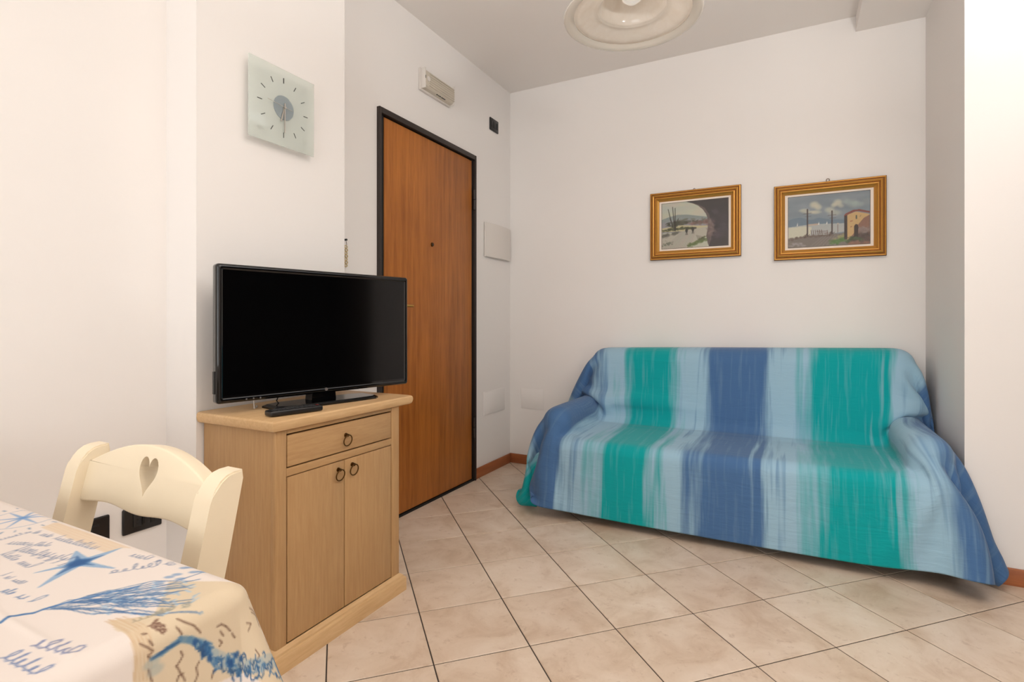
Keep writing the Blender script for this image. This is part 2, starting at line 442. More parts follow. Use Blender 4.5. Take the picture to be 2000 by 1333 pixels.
# draped cloth: steps between neighbouring points of the throw, in units of 0.4 mm, all x rows, then y rows, then z rows
THROW = [1606,-11,-7,-4,1,3,7,9,10,5,25,54,39,39,33,31,20,18,12,14,15,59,10,3,-4,2,21,61,57,56,58,60,58,61,53,58,59,56,56,60,56,55,61,57,61,55,57,59,56,59,56,60,56,61,55,58,56,59,58,58,61,54,56,59,59,56,59,58,59,56,57,63,56,55,56,63,55,58,62,51,58,60,57,57,57,58,63,55,56,59,53,-1,1,-3,2,47,53,55,5,4,2,3,3,5,5,5,4,0,2,5,8,15,22,29,29,34,37,31,
1652,-19,-17,-15,-12,-8,-5,1,12,38,34,33,29,35,27,22,13,10,8,8,7,57,60,17,-1,1,23,61,59,55,56,61,57,58,56,56,59,58,58,57,60,57,56,61,58,56,61,57,56,55,60,58,56,60,57,55,58,56,61,59,54,63,53,60,59,52,57,61,57,60,56,60,55,62,53,57,62,53,64,55,58,59,59,55,59,53,60,60,58,55,54,-1,-1,0,52,56,56,59,3,4,2,3,4,4,4,4,-3,-13,-20,10,20,27,29,28,26,36,29,8,
1706,-23,-22,-21,-19,-18,-16,-14,-7,15,30,43,35,32,18,10,9,9,7,8,6,58,58,56,27,0,25,60,58,56,54,58,63,55,61,58,54,57,53,63,55,62,56,59,59,56,57,62,52,59,56,62,54,59,59,55,61,59,53,58,60,59,55,57,59,59,56,58,53,64,55,61,56,57,60,54,56,61,57,60,56,60,57,59,58,54,57,59,57,59,54,-2,-4,59,61,56,58,57,2,3,2,4,4,1,0,-6,-25,-36,7,26,30,27,25,30,23,30,0,-22,
1766,-25,-24,-24,-23,-23,-22,-22,-21,-16,0,33,37,29,10,12,10,5,9,14,41,56,55,51,56,43,28,23,57,58,44,56,57,60,58,58,58,57,58,58,57,59,58,58,58,58,58,58,57,58,58,58,58,58,58,58,58,58,58,58,58,58,58,58,58,58,57,57,57,58,58,59,57,58,57,59,57,58,58,58,57,58,57,58,58,57,58,57,55,43,53,53,26,36,44,59,54,58,26,13,7,5,-1,-6,-13,-24,-50,1,31,23,29,26,18,35,15,-17,-27,-30,
1824,-24,-24,-24,-24,-23,-24,-24,-24,-25,-28,-24,32,23,0,17,20,9,29,16,55,56,34,42,59,41,26,56,56,59,56,54,52,57,58,58,58,58,58,58,58,58,58,58,58,58,58,59,57,59,57,59,58,58,58,58,58,59,57,59,57,58,58,58,57,59,57,59,57,59,57,59,57,59,57,58,58,58,58,58,57,58,57,58,57,58,57,50,53,56,55,53,56,41,34,54,56,54,50,25,8,-5,-14,-19,-20,-30,-38,22,29,30,29,29,22,-26,-36,-14,-25,-32,
1881,-27,-25,-23,-22,-23,-23,-23,-24,-26,-28,-31,-34,-18,-1,16,19,27,33,37,48,52,27,44,40,46,54,62,57,55,56,58,57,58,58,58,57,59,58,58,58,59,58,58,58,59,58,58,58,59,58,59,57,59,58,59,58,58,58,58,58,59,57,59,58,58,58,59,58,58,58,58,58,59,57,59,58,58,57,58,58,58,57,58,57,57,58,57,52,56,57,57,57,59,45,36,48,55,51,46,1,-23,-30,-30,-36,-42,0,45,40,37,24,7,-24,-37,-34,-24,-28,-33,
1937,-29,-28,-28,-26,-24,-21,-22,-22,-24,-22,-31,-34,-20,-33,-21,3,19,31,43,49,54,37,38,47,60,57,58,57,58,57,57,56,59,58,59,58,59,58,59,58,59,57,59,58,59,58,59,58,59,58,59,58,59,57,59,58,59,58,59,58,59,57,59,58,59,58,59,58,58,58,59,58,59,57,59,58,58,58,58,58,58,58,57,58,58,57,57,57,57,57,59,57,60,52,33,47,55,52,44,-34,-37,-31,-38,-35,3,39,43,38,21,-1,-24,-38,-35,-32,-31,-31,-30,
1993,-27,-29,-30,-30,-29,-28,-27,-23,-23,-22,-22,-23,-26,-24,-35,-25,-5,19,39,49,53,53,45,45,55,59,57,57,58,56,58,58,59,58,59,58,60,57,60,58,59,58,59,58,60,58,59,58,59,58,59,58,60,58,59,58,59,58,59,58,60,57,60,58,59,58,59,58,59,58,59,58,59,58,59,58,58,58,59,58,58,58,58,58,58,58,57,57,58,57,57,54,55,56,46,49,59,45,-12,-35,-38,-31,-31,9,39,41,39,15,-9,-27,-34,-35,-36,-34,-33,-32,-27,
2021,-14,-20,-25,-29,-30,-30,-30,-28,-28,-24,-23,-22,-21,-19,-24,-31,-28,-6,21,47,53,49,56,42,56,59,58,57,58,58,59,58,59,58,60,58,59,58,60,58,60,58,59,58,60,58,60,58,59,58,60,58,60,57,60,58,60,57,60,58,60,58,59,58,60,58,59,58,60,57,60,58,59,58,59,58,59,58,59,58,59,58,59,58,58,58,58,58,58,57,58,57,56,54,46,52,59,7,-35,-33,-37,-29,27,38,43,34,10,-16,-32,-34,-36,-34,-36,-35,-34,-28,-24,
2000,2,-3,-10,-14,-21,-25,-29,-29,-30,-27,-28,-25,-22,-20,-18,-21,-28,-28,-10,29,59,47,52,47,59,58,58,56,59,57,60,57,60,58,60,58,60,58,60,58,60,58,61,58,60,58,60,58,60,58,60,58,60,58,60,58,60,58,60,58,60,58,60,58,59,59,59,58,60,58,60,58,60,58,60,58,59,58,60,58,59,58,59,58,59,58,59,57,58,57,57,54,60,50,44,47,54,-33,-26,-43,-9,41,29,36,32,2,-23,-33,-36,-34,-36,-35,-36,-35,-31,1,-46,
1940,11,9,6,1,-4,-10,-15,-20,-23,-26,-26,-28,-28,-23,-22,-19,-19,-21,-25,-22,59,50,50,53,53,54,58,58,59,57,60,58,61,58,60,58,61,58,61,58,60,58,61,58,60,58,61,58,60,58,61,58,60,58,60,58,60,58,61,58,60,58,60,58,60,58,61,58,60,58,60,58,60,58,60,58,60,58,60,58,60,58,60,58,60,58,59,58,58,58,57,57,54,48,56,51,19,-29,-34,-36,46,27,36,29,-2,-26,-37,-35,-35,-34,-36,-35,-33,-35,-24,5,-30,
1876,10,9,10,10,8,5,0,-3,-8,-12,-15,-19,-25,-25,-25,-14,-21,-25,-28,-24,-6,50,55,48,53,56,63,57,60,58,61,58,61,58,61,59,61,58,61,58,61,58,61,59,60,59,60,58,61,58,61,58,61,58,60,58,61,58,60,59,60,58,61,58,60,58,61,58,60,59,60,58,61,58,60,59,60,58,61,58,61,58,60,58,61,58,60,57,59,57,59,59,56,46,56,17,7,-33,-32,8,42,32,48,1,-33,-37,-36,-35,-37,-32,-30,-19,-5,-54,25,24,-30,
1814,9,9,9,10,9,9,8,7,5,3,0,-3,-4,-13,-23,-19,-13,-26,-29,-21,-31,2,56,51,51,53,69,58,62,58,62,58,62,58,62,58,62,58,62,58,62,58,61,58,62,58,61,58,61,58,61,58,61,58,61,58,61,58,60,58,61,58,61,58,61,58,61,58,61,58,61,58,61,58,61,58,61,58,62,58,61,58,62,58,61,58,61,58,60,57,59,62,47,54,26,-10,23,-29,10,24,27,27,35,-42,-38,-35,-37,-32,-29,-24,-16,-11,-1,-3,24,-3,-4,
1750,9,9,9,9,9,8,9,8,8,7,8,8,7,10,12,6,-17,-25,-27,-24,-27,-25,15,54,52,53,70,57,62,58,63,58,62,59,62,58,63,58,62,58,62,58,62,58,62,58,61,59,61,58,61,58,61,59,61,58,61,58,61,58,61,58,61,58,61,59,61,58,61,58,61,59,61,58,62,58,61,59,61,59,62,58,62,58,62,59,61,58,61,56,59,61,48,42,20,26,16,-7,16,25,33,16,-35,-45,-44,-34,-31,-21,-14,-4,2,9,11,4,5,4,1,
1686,9,9,10,9,9,8,9,7,8,8,7,8,10,10,13,6,6,5,-1,-4,-11,-23,-27,31,50,53,73,58,62,59,63,58,63,58,63,59,62,59,62,58,63,58,62,58,62,58,62,58,61,58,62,58,61,58,62,58,61,58,61,58,62,58,61,58,61,59,61,58,61,59,61,58,62,58,62,58,62,58,63,58,62,59,63,58,63,58,62,58,61,58,59,70,57,37,26,19,15,21,25,21,1,-33,-46,-40,-33,-22,-10,-1,4,6,8,11,11,1,8,5,1,
1627,9,10,9,10,9,8,9,8,8,7,7,7,8,8,9,11,18,10,-1,0,-1,-2,1,14,38,58,75,57,63,58,63,59,63,58,64,58,63,59,62,59,62,58,63,58,62,58,62,58,62,58,62,58,61,59,61,58,61,59,61,58,62,58,61,58,62,58,62,58,61,59,61,59,61,59,62,58,62,59,62,59,63,58,63,59,63,59,63,58,63,57,61,87,62,26,25,37,30,17,9,-9,-33,-42,-34,-17,-4,-1,0,-1,10,9,8,6,7,11,5,7,-3,
1578,10,10,9,10,10,9,10,9,9,9,8,8,7,7,5,3,10,17,18,16,1,0,4,22,42,59,71,58,63,58,64,58,64,58,64,58,63,59,62,59,62,59,62,58,62,59,61,59,61,59,61,59,61,58,62,58,61,59,61,58,62,58,61,59,61,58,62,58,62,58,62,58,62,59,62,58,63,58,63,59,63,58,64,58,64,59,64,58,64,58,62,87,68,28,32,36,26,9,-10,-28,-33,-24,-6,-1,-2,9,9,8,7,7,8,9,9,10,8,1,-8,
1551,11,11,10,10,9,10,9,9,10,9,9,8,7,5,1,-1,6,8,12,13,14,15,25,30,44,58,69,57,63,58,64,58,64,58,64,58,63,58,63,59,62,59,62,58,62,59,61,59,62,58,61,59,61,58,62,58,62,58,61,59,61,58,62,58,62,58,62,58,62,58,62,58,63,58,62,59,62,59,63,58,64,58,64,59,64,58,64,59,64,58,63,74,66,33,40,31,20,-1,-15,-16,-11,-2,4,9,11,9,9,8,7,7,7,8,8,5,2,-7,-8,
1520,14,14,13,13,12,12,11,11,11,10,10,8,8,5,3,0,0,7,13,16,23,25,18,24,46,59,67,58,62,59,63,58,64,58,63,59,63,58,63,58,63,58,62,59,62,58,62,58,62,58,62,58,62,58,61,59,61,58,62,58,62,58,61,59,61,58,62,58,62,58,62,59,62,58,63,58,63,58,63,59,63,58,64,59,64,58,65,58,64,58,63,70,63,38,26,29,28,22,8,-4,-7,6,7,9,8,7,6,7,6,5,5,3,0,0,0,-8,-10,
1469,16,15,15,16,14,15,14,14,13,8,19,15,13,12,10,9,7,7,9,12,17,20,18,24,46,60,67,58,63,58,63,59,63,59,63,58,63,58,63,58,63,58,62,59,62,58,62,58,62,58,61,59,61,58,62,58,62,58,61,58,62,58,62,58,61,59,61,59,61,59,62,58,62,58,63,58,63,58,63,58,64,58,64,58,64,59,64,58,64,58,63,68,63,40,18,13,26,33,29,20,12,8,6,5,2,0,0,0,0,0,0,0,0,0,0,0,-12,
1410,17,17,17,16,17,17,16,17,17,16,17,16,17,15,16,15,17,15,17,17,18,15,4,24,46,61,69,58,63,58,64,58,63,59,63,58,63,58,63,58,62,58,62,59,62,58,62,58,61,59,61,58,62,58,61,59,61,58,62,58,61,58,62,58,62,58,61,59,61,59,61,59,62,58,62,59,62,58,63,59,63,58,64,58,64,58,64,59,63,59,62,69,65,40,18,1,5,24,35,31,27,19,11,0,0,0,0,0,0,0,0,-9,-15,-2,7,16,-12,
1348,17,17,16,17,17,18,17,18,19,18,20,19,20,19,19,19,19,18,19,18,19,22,25,22,47,62,70,58,64,58,63,59,63,58,63,58,63,58,62,58,62,58,62,58,62,58,62,58,62,58,61,58,62,58,61,58,62,58,61,58,61,59,61,58,61,59,61,58,62,58,62,58,62,58,62,58,63,58,63,58,63,58,63,59,63,59,63,59,63,59,62,74,68,39,15,0,0,2,16,27,35,29,30,13,0,0,-7,7,0,-8,-26,-14,-3,10,16,18,-17,
1286,17,17,17,17,17,18,18,19,19,20,21,20,22,21,21,20,21,20,23,23,28,27,39,43,47,58,67,58,62,58,63,59,62,58,63,58,62,58,62,58,62,58,61,59,61,58,62,58,61,58,61,59,61,58,61,58,61,58,62,58,61,58,61,58,62,58,61,58,62,58,61,59,61,58,62,59,61,59,62,58,63,58,63,58,63,59,63,58,63,58,62,70,67,37,32,18,1,-9,-8,3,18,28,36,40,20,0,0,0,-14,-32,-17,3,21,28,7,-12,-26,
1229,17,17,18,18,18,18,20,19,22,22,23,23,23,22,22,22,24,25,27,28,32,33,47,50,59,54,64,57,62,58,62,58,61,58,62,58,61,58,62,58,61,58,62,58,61,58,61,58,61,58,61,58,61,58,61,58,61,58,61,59,60,59,61,58,61,58,61,58,61,58,62,58,61,58,62,58,62,58,62,58,62,58,62,58,63,58,62,58,63,58,61,65,62,41,50,33,15,-2,-17,-19,-10,6,29,45,41,21,0,-10,-34,-27,4,27,36,4,-20,-34,-15,
1186,18,18,19,19,19,20,21,20,23,24,26,26,25,23,26,25,29,30,33,32,36,39,50,50,56,56,58,57,60,58,60,58,60,58,61,58,61,58,61,58,61,58,60,59,60,59,60,58,61,58,61,58,61,58,61,58,61,58,60,58,61,58,61,58,61,58,61,58,61,58,61,58,61,59,61,58,61,58,62,58,61,58,62,58,61,59,61,58,60,58,58,59,56,47,51,41,34,14,0,-16,-29,-25,-2,36,46,41,18,-30,-29,-20,33,28,18,-27,-28,-23,0,
1166,21,20,21,21,22,21,21,21,22,25,28,27,26,26,30,32,36,36,36,35,36,41,45,49,50,50,55,57,57,58,59,58,59,58,60,58,60,58,60,58,61,58,60,58,61,58,60,58,61,58,60,58,61,58,60,58,61,58,60,59,60,58,61,58,60,58,61,58,61,58,60,59,60,58,61,58,61,58,61,58,61,58,60,59,60,58,60,58,59,57,58,56,49,50,38,38,41,32,23,9,-15,-30,-30,-20,45,46,43,2,-47,-28,2,46,30,0,-55,-23,0,
1176,23,23,24,25,23,24,22,22,20,20,26,26,27,31,37,38,40,38,39,36,29,15,45,45,58,40,56,56,57,57,58,58,59,58,59,58,60,58,59,58,60,58,60,58,60,59,60,58,60,58,60,58,60,59,60,58,60,58,60,59,60,58,60,58,61,58,60,58,60,59,60,58,60,59,60,58,60,58,61,58,60,58,60,58,60,58,59,58,58,57,56,56,44,43,47,30,18,31,37,30,21,-5,-29,-25,-19,29,32,45,-40,-20,-15,28,32,18,-39,11,-35,
1212,27,27,26,26,26,24,23,22,18,15,18,24,33,37,39,38,38,36,33,20,-6,38,34,53,40,55,57,56,57,58,58,58,58,58,59,58,59,58,60,58,59,58,60,58,60,58,60,58,59,58,60,58,60,58,60,58,60,58,60,58,61,58,60,58,60,58,60,58,60,58,60,58,60,58,60,58,60,58,60,58,60,58,59,58,60,58,59,58,58,58,55,56,56,25,42,37,25,-5,27,33,38,28,4,-10,-30,21,-5,41,9,-7,-43,-28,13,29,18,18,-14,
1265,28,28,28,27,26,25,24,21,20,11,5,29,35,33,32,32,32,32,22,21,-9,26,40,35,53,58,57,57,58,57,59,57,59,58,58,58,59,58,59,58,60,57,60,58,59,58,60,58,60,58,59,58,60,58,60,58,60,58,59,58,60,58,60,58,60,58,60,58,60,58,59,58,60,58,60,58,60,58,59,58,60,58,59,58,59,58,59,57,59,57,57,54,60,48,14,27,28,-13,13,25,33,37,33,1,-50,-2,8,23,19,36,-34,-43,-1,0,32,46,0,
1323,27,28,27,26,27,26,26,23,15,-13,27,16,10,25,36,25,20,9,-8,28,7,47,40,48,60,57,58,57,58,58,58,58,58,58,59,57,59,58,59,58,59,58,59,58,59,58,60,58,59,58,59,58,60,58,59,58,60,58,59,58,60,58,59,58,60,58,59,58,60,58,59,58,60,58,59,58,59,58,60,58,59,58,59,58,59,58,58,58,59,58,58,57,58,57,47,23,29,-20,-16,5,18,23,37,39,8,-21,-27,40,14,24,0,-31,-45,-2,0,42,36,
1373,29,29,29,27,28,25,24,14,0,0,0,0,1,17,31,22,7,0,-9,56,38,44,41,48,56,57,58,57,58,57,58,58,58,58,58,58,59,58,58,58,59,58,59,58,59,58,59,58,59,58,59,58,59,58,60,58,59,58,59,58,59,58,60,58,59,58,59,58,59,58,60,58,59,58,59,58,59,58,59,58,59,58,59,57,59,58,58,58,58,58,58,58,58,57,59,43,33,5,-23,-19,-7,7,22,22,48,-29,-13,0,42,10,17,2,-21,-43,-7,26,41,
1428,30,28,28,26,24,14,0,0,-13,-19,25,6,1,4,5,1,0,4,24,51,51,54,55,48,57,58,58,57,58,58,58,58,58,58,58,58,59,57,59,58,58,58,59,58,59,58,59,57,59,58,59,58,59,58,59,58,59,58,59,58,59,58,59,58,59,58,59,58,59,58,59,58,59,57,59,58,59,58,59,58,58,58,59,58,58,58,59,57,58,58,58,57,57,57,58,55,46,25,-3,-21,-24,-17,23,11,42,22,-23,-28,-13,1,22,23,9,-7,-34,43,21,
1476,28,26,23,18,7,0,-8,-31,-17,7,-1,-3,-4,-1,2,3,11,26,41,46,53,54,60,57,60,58,60,57,59,57,59,57,59,57,59,57,59,58,58,58,58,58,59,58,58,58,59,57,59,58,59,58,59,57,59,58,59,58,59,58,59,57,59,58,59,58,59,58,59,57,59,58,59,58,58,58,59,58,58,58,59,58,58,58,58,58,58,57,58,57,58,58,59,57,56,53,51,36,23,-5,-21,-25,-15,1,21,36,21,-15,-23,-30,-10,6,15,1,-22,15,48,
1505,25,19,13,3,-8,-22,-27,-18,-16,-9,-4,-2,0,5,10,30,47,50,28,30,46,48,59,56,63,58,61,58,61,57,60,58,59,57,59,57,59,57,59,57,58,58,59,57,59,58,58,58,58,58,59,57,59,58,59,57,59,58,58,58,59,58,59,57,59,58,59,57,59,58,58,58,59,58,58,58,58,58,58,58,59,57,59,57,59,57,58,57,57,57,58,57,60,57,52,49,45,37,37,16,0,-12,-29,-24,-13,17,45,16,0,-18,-38,-22,0,0,0,0,22,
1513,18,9,-3,-16,-20,-27,-25,-21,-13,-5,4,7,13,17,36,52,53,47,45,30,24,36,46,51,61,59,62,58,61,58,60,58,59,58,58,58,58,58,58,57,58,58,58,58,57,58,58,58,58,58,58,58,58,58,59,57,59,58,58,58,58,58,59,58,58,58,58,58,59,57,59,58,58,58,58,58,58,58,58,58,58,58,58,58,58,57,58,56,55,55,57,57,60,51,43,37,29,37,35,38,31,0,0,-14,-29,-35,23,36,19,0,-6,-35,-32,-5,0,0,0,
1503,5,-6,-15,-25,-22,-22,-19,-13,-3,9,14,18,22,27,48,51,35,40,70,56,23,33,40,35,40,55,61,58,60,57,60,57,59,57,58,58,58,57,58,58,58,58,57,58,58,58,57,58,58,58,58,58,58,58,58,58,58,58,58,58,58,58,58,58,58,58,58,58,58,58,58,58,58,58,58,58,58,57,58,58,58,58,58,57,58,58,57,54,52,54,59,57,47,29,42,38,36,18,44,29,40,39,6,-1,-31,-45,-1,7,42,29,0,0,-24,-33,-21,0,0,
1486,-16,-14,-16,-17,-18,-16,-10,2,11,16,22,23,26,25,32,39,50,44,65,51,42,26,74,19,28,36,57,58,58,57,57,58,58,57,58,58,57,58,58,57,58,58,58,58,58,57,58,58,58,58,57,58,58,58,58,57,59,57,58,58,58,58,58,58,58,58,58,58,58,58,58,57,58,58,58,58,58,57,58,58,58,57,58,58,57,58,56,49,53,57,56,31,35,21,48,41,40,41,51,33,13,32,37,8,-17,-30,-30,0,8,37,33,0,0,-6,-33,-35,-4,
1476,-20,-16,-16,-14,-12,-3,1,10,17,22,25,26,28,28,28,19,38,49,61,58,61,50,43,30,31,13,42,59,52,53,58,58,57,58,58,57,58,58,58,58,58,58,58,57,58,58,58,58,58,57,58,58,58,58,57,58,58,58,58,58,58,57,58,58,58,58,58,58,58,57,58,58,58,57,58,58,58,57,58,57,58,58,57,58,57,58,50,50,58,53,27,17,30,15,55,50,56,59,52,38,16,35,23,-1,-7,-6,-22,-21,0,17,30,29,2,0,0,-23,-39,
1478,-18,-15,-11,-7,-3,0,6,13,17,20,22,22,22,19,17,22,40,52,60,58,59,52,28,24,24,47,30,57,57,50,57,57,58,57,58,58,57,58,58,58,58,57,58,58,58,58,58,57,58,58,58,58,57,58,58,58,58,57,58,58,58,58,58,57,58,58,58,58,57,58,58,58,57,58,58,57,58,58,57,58,57,57,58,57,57,58,47,54,56,38,46,-12,17,38,56,58,59,58,53,37,34,18,3,-6,-3,1,-6,-17,0,14,21,21,22,0,0,0,-18,
1495,-12,-8,-7,-2,-1,2,3,0,6,11,21,24,25,21,6,26,43,54,61,59,58,47,34,16,0,40,55,57,54,58,55,58,56,58,57,58,57,58,58,57,58,58,58,58,58,57,58,58,58,58,58,57,58,58,57,58,58,58,57,58,58,58,58,58,57,58,58,58,57,58,58,57,58,58,57,58,57,58,57,58,57,58,57,57,57,58,56,52,50,55,13,4,14,40,49,58,59,59,53,39,24,5,0,0,0,0,0,2,16,17,18,23,2,0,0,0,-1,
1523,-2,-3,-3,-2,-1,1,1,0,-4,-2,3,11,18,25,22,29,45,57,61,61,59,45,30,8,0,32,57,58,58,57,57,58,58,56,57,57,58,58,57,59,57,58,60,56,58,58,59,58,56,58,59,57,57,57,59,58,56,58,58,57,59,58,58,56,59,59,57,59,55,60,56,58,57,58,57,58,57,59,57,58,57,56,61,56,56,58,57,59,56,54,0,0,15,32,49,58,61,60,55,42,26,6,0,0,2,8,14,19,15,13,7,0,0,0,0,-5,-4,
1539,5,2,1,1,1,1,1,2,0,-1,-2,-3,4,13,27,31,48,59,62,62,58,43,25,3,10,17,58,58,59,59,58,57,58,58,55,60,57,59,58,57,58,58,57,58,57,57,59,59,57,57,57,58,57,59,57,57,59,57,58,59,58,57,58,57,56,59,57,58,58,58,56,60,58,58,56,56,58,59,58,56,59,57,60,55,58,60,59,58,58,48,0,0,8,29,48,59,62,61,57,44,28,8,0,13,16,17,16,10,6,0,0,0,0,-5,-9,-11,-7,
1536,10,7,7,4,4,3,3,2,2,0,0,0,0,1,16,33,51,59,62,63,57,40,21,1,13,16,58,60,57,56,59,58,56,57,58,57,59,60,57,57,58,57,58,58,58,56,59,58,58,58,55,58,59,57,57,58,58,56,60,58,57,57,59,58,57,58,57,59,56,58,59,56,59,58,57,58,56,58,58,57,60,57,57,59,58,58,58,59,58,48,0,0,4,25,47,59,64,62,60,45,29,21,18,14,13,9,6,4,1,-1,-4,-6,-10,-11,-10,-9,-5,
1509,13,12,11,10,9,8,5,1,0,0,0,0,0,1,18,36,52,60,62,61,56,38,19,1,14,16,56,57,59,57,58,58,58,58,57,58,58,58,58,58,57,58,58,58,57,58,58,57,58,58,57,58,57,58,58,57,58,58,57,58,58,58,58,57,58,58,57,58,58,57,58,58,58,57,58,58,57,58,58,58,58,57,59,57,59,57,59,57,58,49,0,0,3,23,46,57,65,62,61,47,31,9,15,18,16,7,3,-3,-6,-7,-8,-8,-9,-7,-5,-3,-3,
1465,16,15,14,14,13,12,11,10,8,0,0,0,0,2,19,38,53,60,62,61,54,37,17,3,12,16,56,56,59,57,59,57,58,58,58,58,58,58,57,58,58,58,58,57,58,58,57,58,58,57,58,58,57,58,58,57,58,58,57,58,58,58,57,58,58,58,57,58,58,57,58,58,58,57,58,58,58,57,58,58,58,58,58,58,58,58,58,57,58,49,0,0,3,21,44,57,66,62,62,48,31,17,15,8,1,-3,-7,-5,-4,-5,-4,-3,0,0,0,0,0,
1407,17,16,17,16,17,16,16,16,15,15,10,0,0,2,21,38,53,60,62,60,53,36,18,3,12,17,54,56,59,58,58,58,58,58,58,57,58,58,58,58,58,57,58,58,58,57,58,58,58,57,58,58,57,58,58,57,58,58,57,58,58,58,57,58,58,57,58,58,58,57,58,58,58,57,58,58,58,57,58,58,58,58,58,58,58,58,58,58,57,49,0,0,3,22,43,57,65,61,62,48,32,11,0,0,0,0,0,0,0,0,0,0,0,0,2,2,2,
1352,17,16,17,16,17,17,17,18,18,19,20,19,15,3,21,38,53,61,62,60,53,36,16,3,12,17,54,56,58,58,59,57,58,58,58,58,58,58,58,58,58,57,58,58,58,57,58,58,57,58,58,57,58,58,58,57,58,58,57,58,58,57,58,58,58,57,58,58,58,57,58,58,58,57,58,58,58,57,58,58,58,58,58,58,58,58,58,58,57,49,0,0,2,22,43,56,65,62,62,49,32,11,0,0,0,0,0,0,1,3,3,4,5,5,6,6,7,
1313,16,17,16,16,16,16,17,16,17,18,19,19,23,26,36,36,54,61,62,61,53,36,17,2,11,16,56,56,59,58,58,58,58,58,58,58,58,58,58,57,58,58,58,58,57,58,58,58,57,58,58,57,58,58,58,57,58,58,57,58,58,57,58,58,58,57,58,58,57,58,58,58,57,58,58,58,58,57,58,58,58,58,58,58,58,58,58,58,57,49,0,0,3,22,44,56,66,61,62,48,32,10,0,3,6,7,7,5,5,4,5,5,5,5,5,7,6,
1296,16,15,16,16,16,16,17,17,18,19,22,25,33,34,22,37,54,62,62,62,54,36,17,0,13,17,54,57,58,58,58,58,58,58,58,58,58,58,58,57,58,58,58,58,57,58,58,58,57,58,58,57,58,58,57,58,58,58,57,58,58,57,58,58,57,58,58,58,57,58,58,57,58,58,58,58,58,57,58,58,58,58,58,58,58,58,58,57,57,50,0,0,3,21,44,57,66,63,62,49,30,13,15,9,7,5,4,4,4,4,5,4,5,4,4,0,0,
1307,17,16,16,15,16,16,16,15,17,16,19,19,25,29,38,35,53,61,63,62,56,36,18,1,14,17,53,57,59,57,59,57,58,58,58,58,58,58,58,57,58,58,58,58,57,58,58,58,57,58,58,57,58,58,57,58,58,57,58,58,57,58,58,58,57,58,58,57,58,58,58,57,58,58,58,57,58,58,58,58,58,57,59,57,59,57,59,57,57,50,0,0,3,23,45,58,66,63,62,47,30,7,1,10,10,9,8,6,6,5,5,4,5,5,3,1,0,
1343,17,16,16,16,16,15,16,16,16,17,19,20,21,15,15,35,52,62,64,64,56,37,18,0,14,17,54,57,58,57,59,57,59,57,58,58,58,58,58,57,58,58,58,58,57,58,58,58,57,58,58,57,58,58,57,58,58,57,58,58,57,58,58,57,58,58,58,57,58,58,57,58,58,58,57,58,58,58,58,57,58,58,58,58,58,58,58,58,56,51,0,0,3,22,45,60,68,64,62,46,28,6,0,0,0,4,5,7,7,6,6,6,5,6,6,7,6,
1394,20,18,17,16,16,15,15,14,15,14,14,10,0,0,12,32,51,62,65,66,59,38,18,1,13,18,54,57,58,58,58,58,58,58,58,57,58,58,58,58,58,57,58,58,58,57,58,58,57,58,58,57,58,58,57,58,58,57,58,58,57,58,58,57,58,58,57,58,58,57,58,58,57,58,58,58,57,58,58,58,58,58,58,57,59,57,59,57,57,48,3,0,3,23,48,62,69,65,61,44,25,4,0,0,0,0,0,0,0,0,3,3,4,4,5,7,7,
1454,19,18,17,15,13,12,10,9,7,4,0,0,0,0,7,29,50,64,67,69,62,39,17,0,13,16,56,57,58,58,58,58,58,58,58,58,58,57,58,58,58,57,58,58,58,57,58,58,57,58,58,57,58,58,57,58,58,57,58,58,57,58,57,58,58,57,58,58,57,58,58,57,58,58,58,57,58,58,58,57,58,58,58,58,58,58,59,57,57,51,0,0,2,23,49,66,70,69,61,41,21,2,0,0,0,1,-1,0,0,0,0,0,0,0,0,0,0,
1510,19,13,11,9,7,6,3,0,0,0,0,0,0,0,3,23,46,63,72,73,67,40,17,0,12,20,54,57,58,58,58,58,58,58,58,57,58,58,58,57,58,58,58,57,58,58,57,58,58,57,58,57,58,58,57,58,58,57,58,57,58,58,57,58,57,58,58,57,58,58,57,58,58,57,58,58,57,58,58,58,58,57,58,58,59,57,59,58,57,51,0,0,2,23,52,72,74,74,59,32,29,19,5,0,-2,-3,-4,-5,-5,-6,-5,-5,-2,0,0,0,0,
1550,15,7,4,2,0,0,0,0,0,-1,1,0,0,0,0,16,41,63,79,78,74,40,13,0,13,19,55,56,59,57,59,57,58,58,58,58,58,57,58,58,58,57,58,58,57,58,57,58,58,57,58,58,57,58,57,58,57,58,58,57,58,58,57,58,57,58,57,58,58,57,58,57,58,58,57,58,58,57,58,58,58,58,58,57,59,58,58,57,58,52,0,0,1,20,54,80,80,80,56,25,38,31,17,0,0,0,-2,-7,-8,-7,-8,-9,-10,-9,-8,-7,-3,
1578,0,-5,-6,-5,-1,0,3,6,8,0,0,0,0,0,0,7,28,56,92,85,88,39,9,0,10,21,56,57,59,58,58,57,58,58,58,58,58,57,58,58,57,58,57,58,58,57,58,57,58,58,57,58,57,58,57,58,57,58,58,57,58,57,58,57,58,57,58,58,57,58,57,58,57,58,58,57,58,57,58,58,57,58,58,58,58,58,58,57,58,54,0,0,0,17,55,97,89,85,46,14,33,38,34,22,12,3,-5,-7,-10,-9,-10,-11,-11,-11,-11,-11,-12,
1578,-33,-2,-6,1,10,15,15,0,0,0,-1,-8,-11,-8,5,27,20,43,94,92,102,41,8,0,0,33,55,57,59,58,58,57,58,58,58,57,58,58,57,58,58,57,58,57,58,58,57,58,57,58,57,58,57,58,57,58,57,58,57,58,58,57,58,57,58,57,58,57,58,57,58,57,58,57,58,58,57,58,57,58,57,58,58,58,57,58,58,58,58,53,2,0,0,16,59,109,94,82,37,7,3,44,43,36,30,18,11,1,-4,-9,-10,-11,-11,-12,-13,-14,-13,
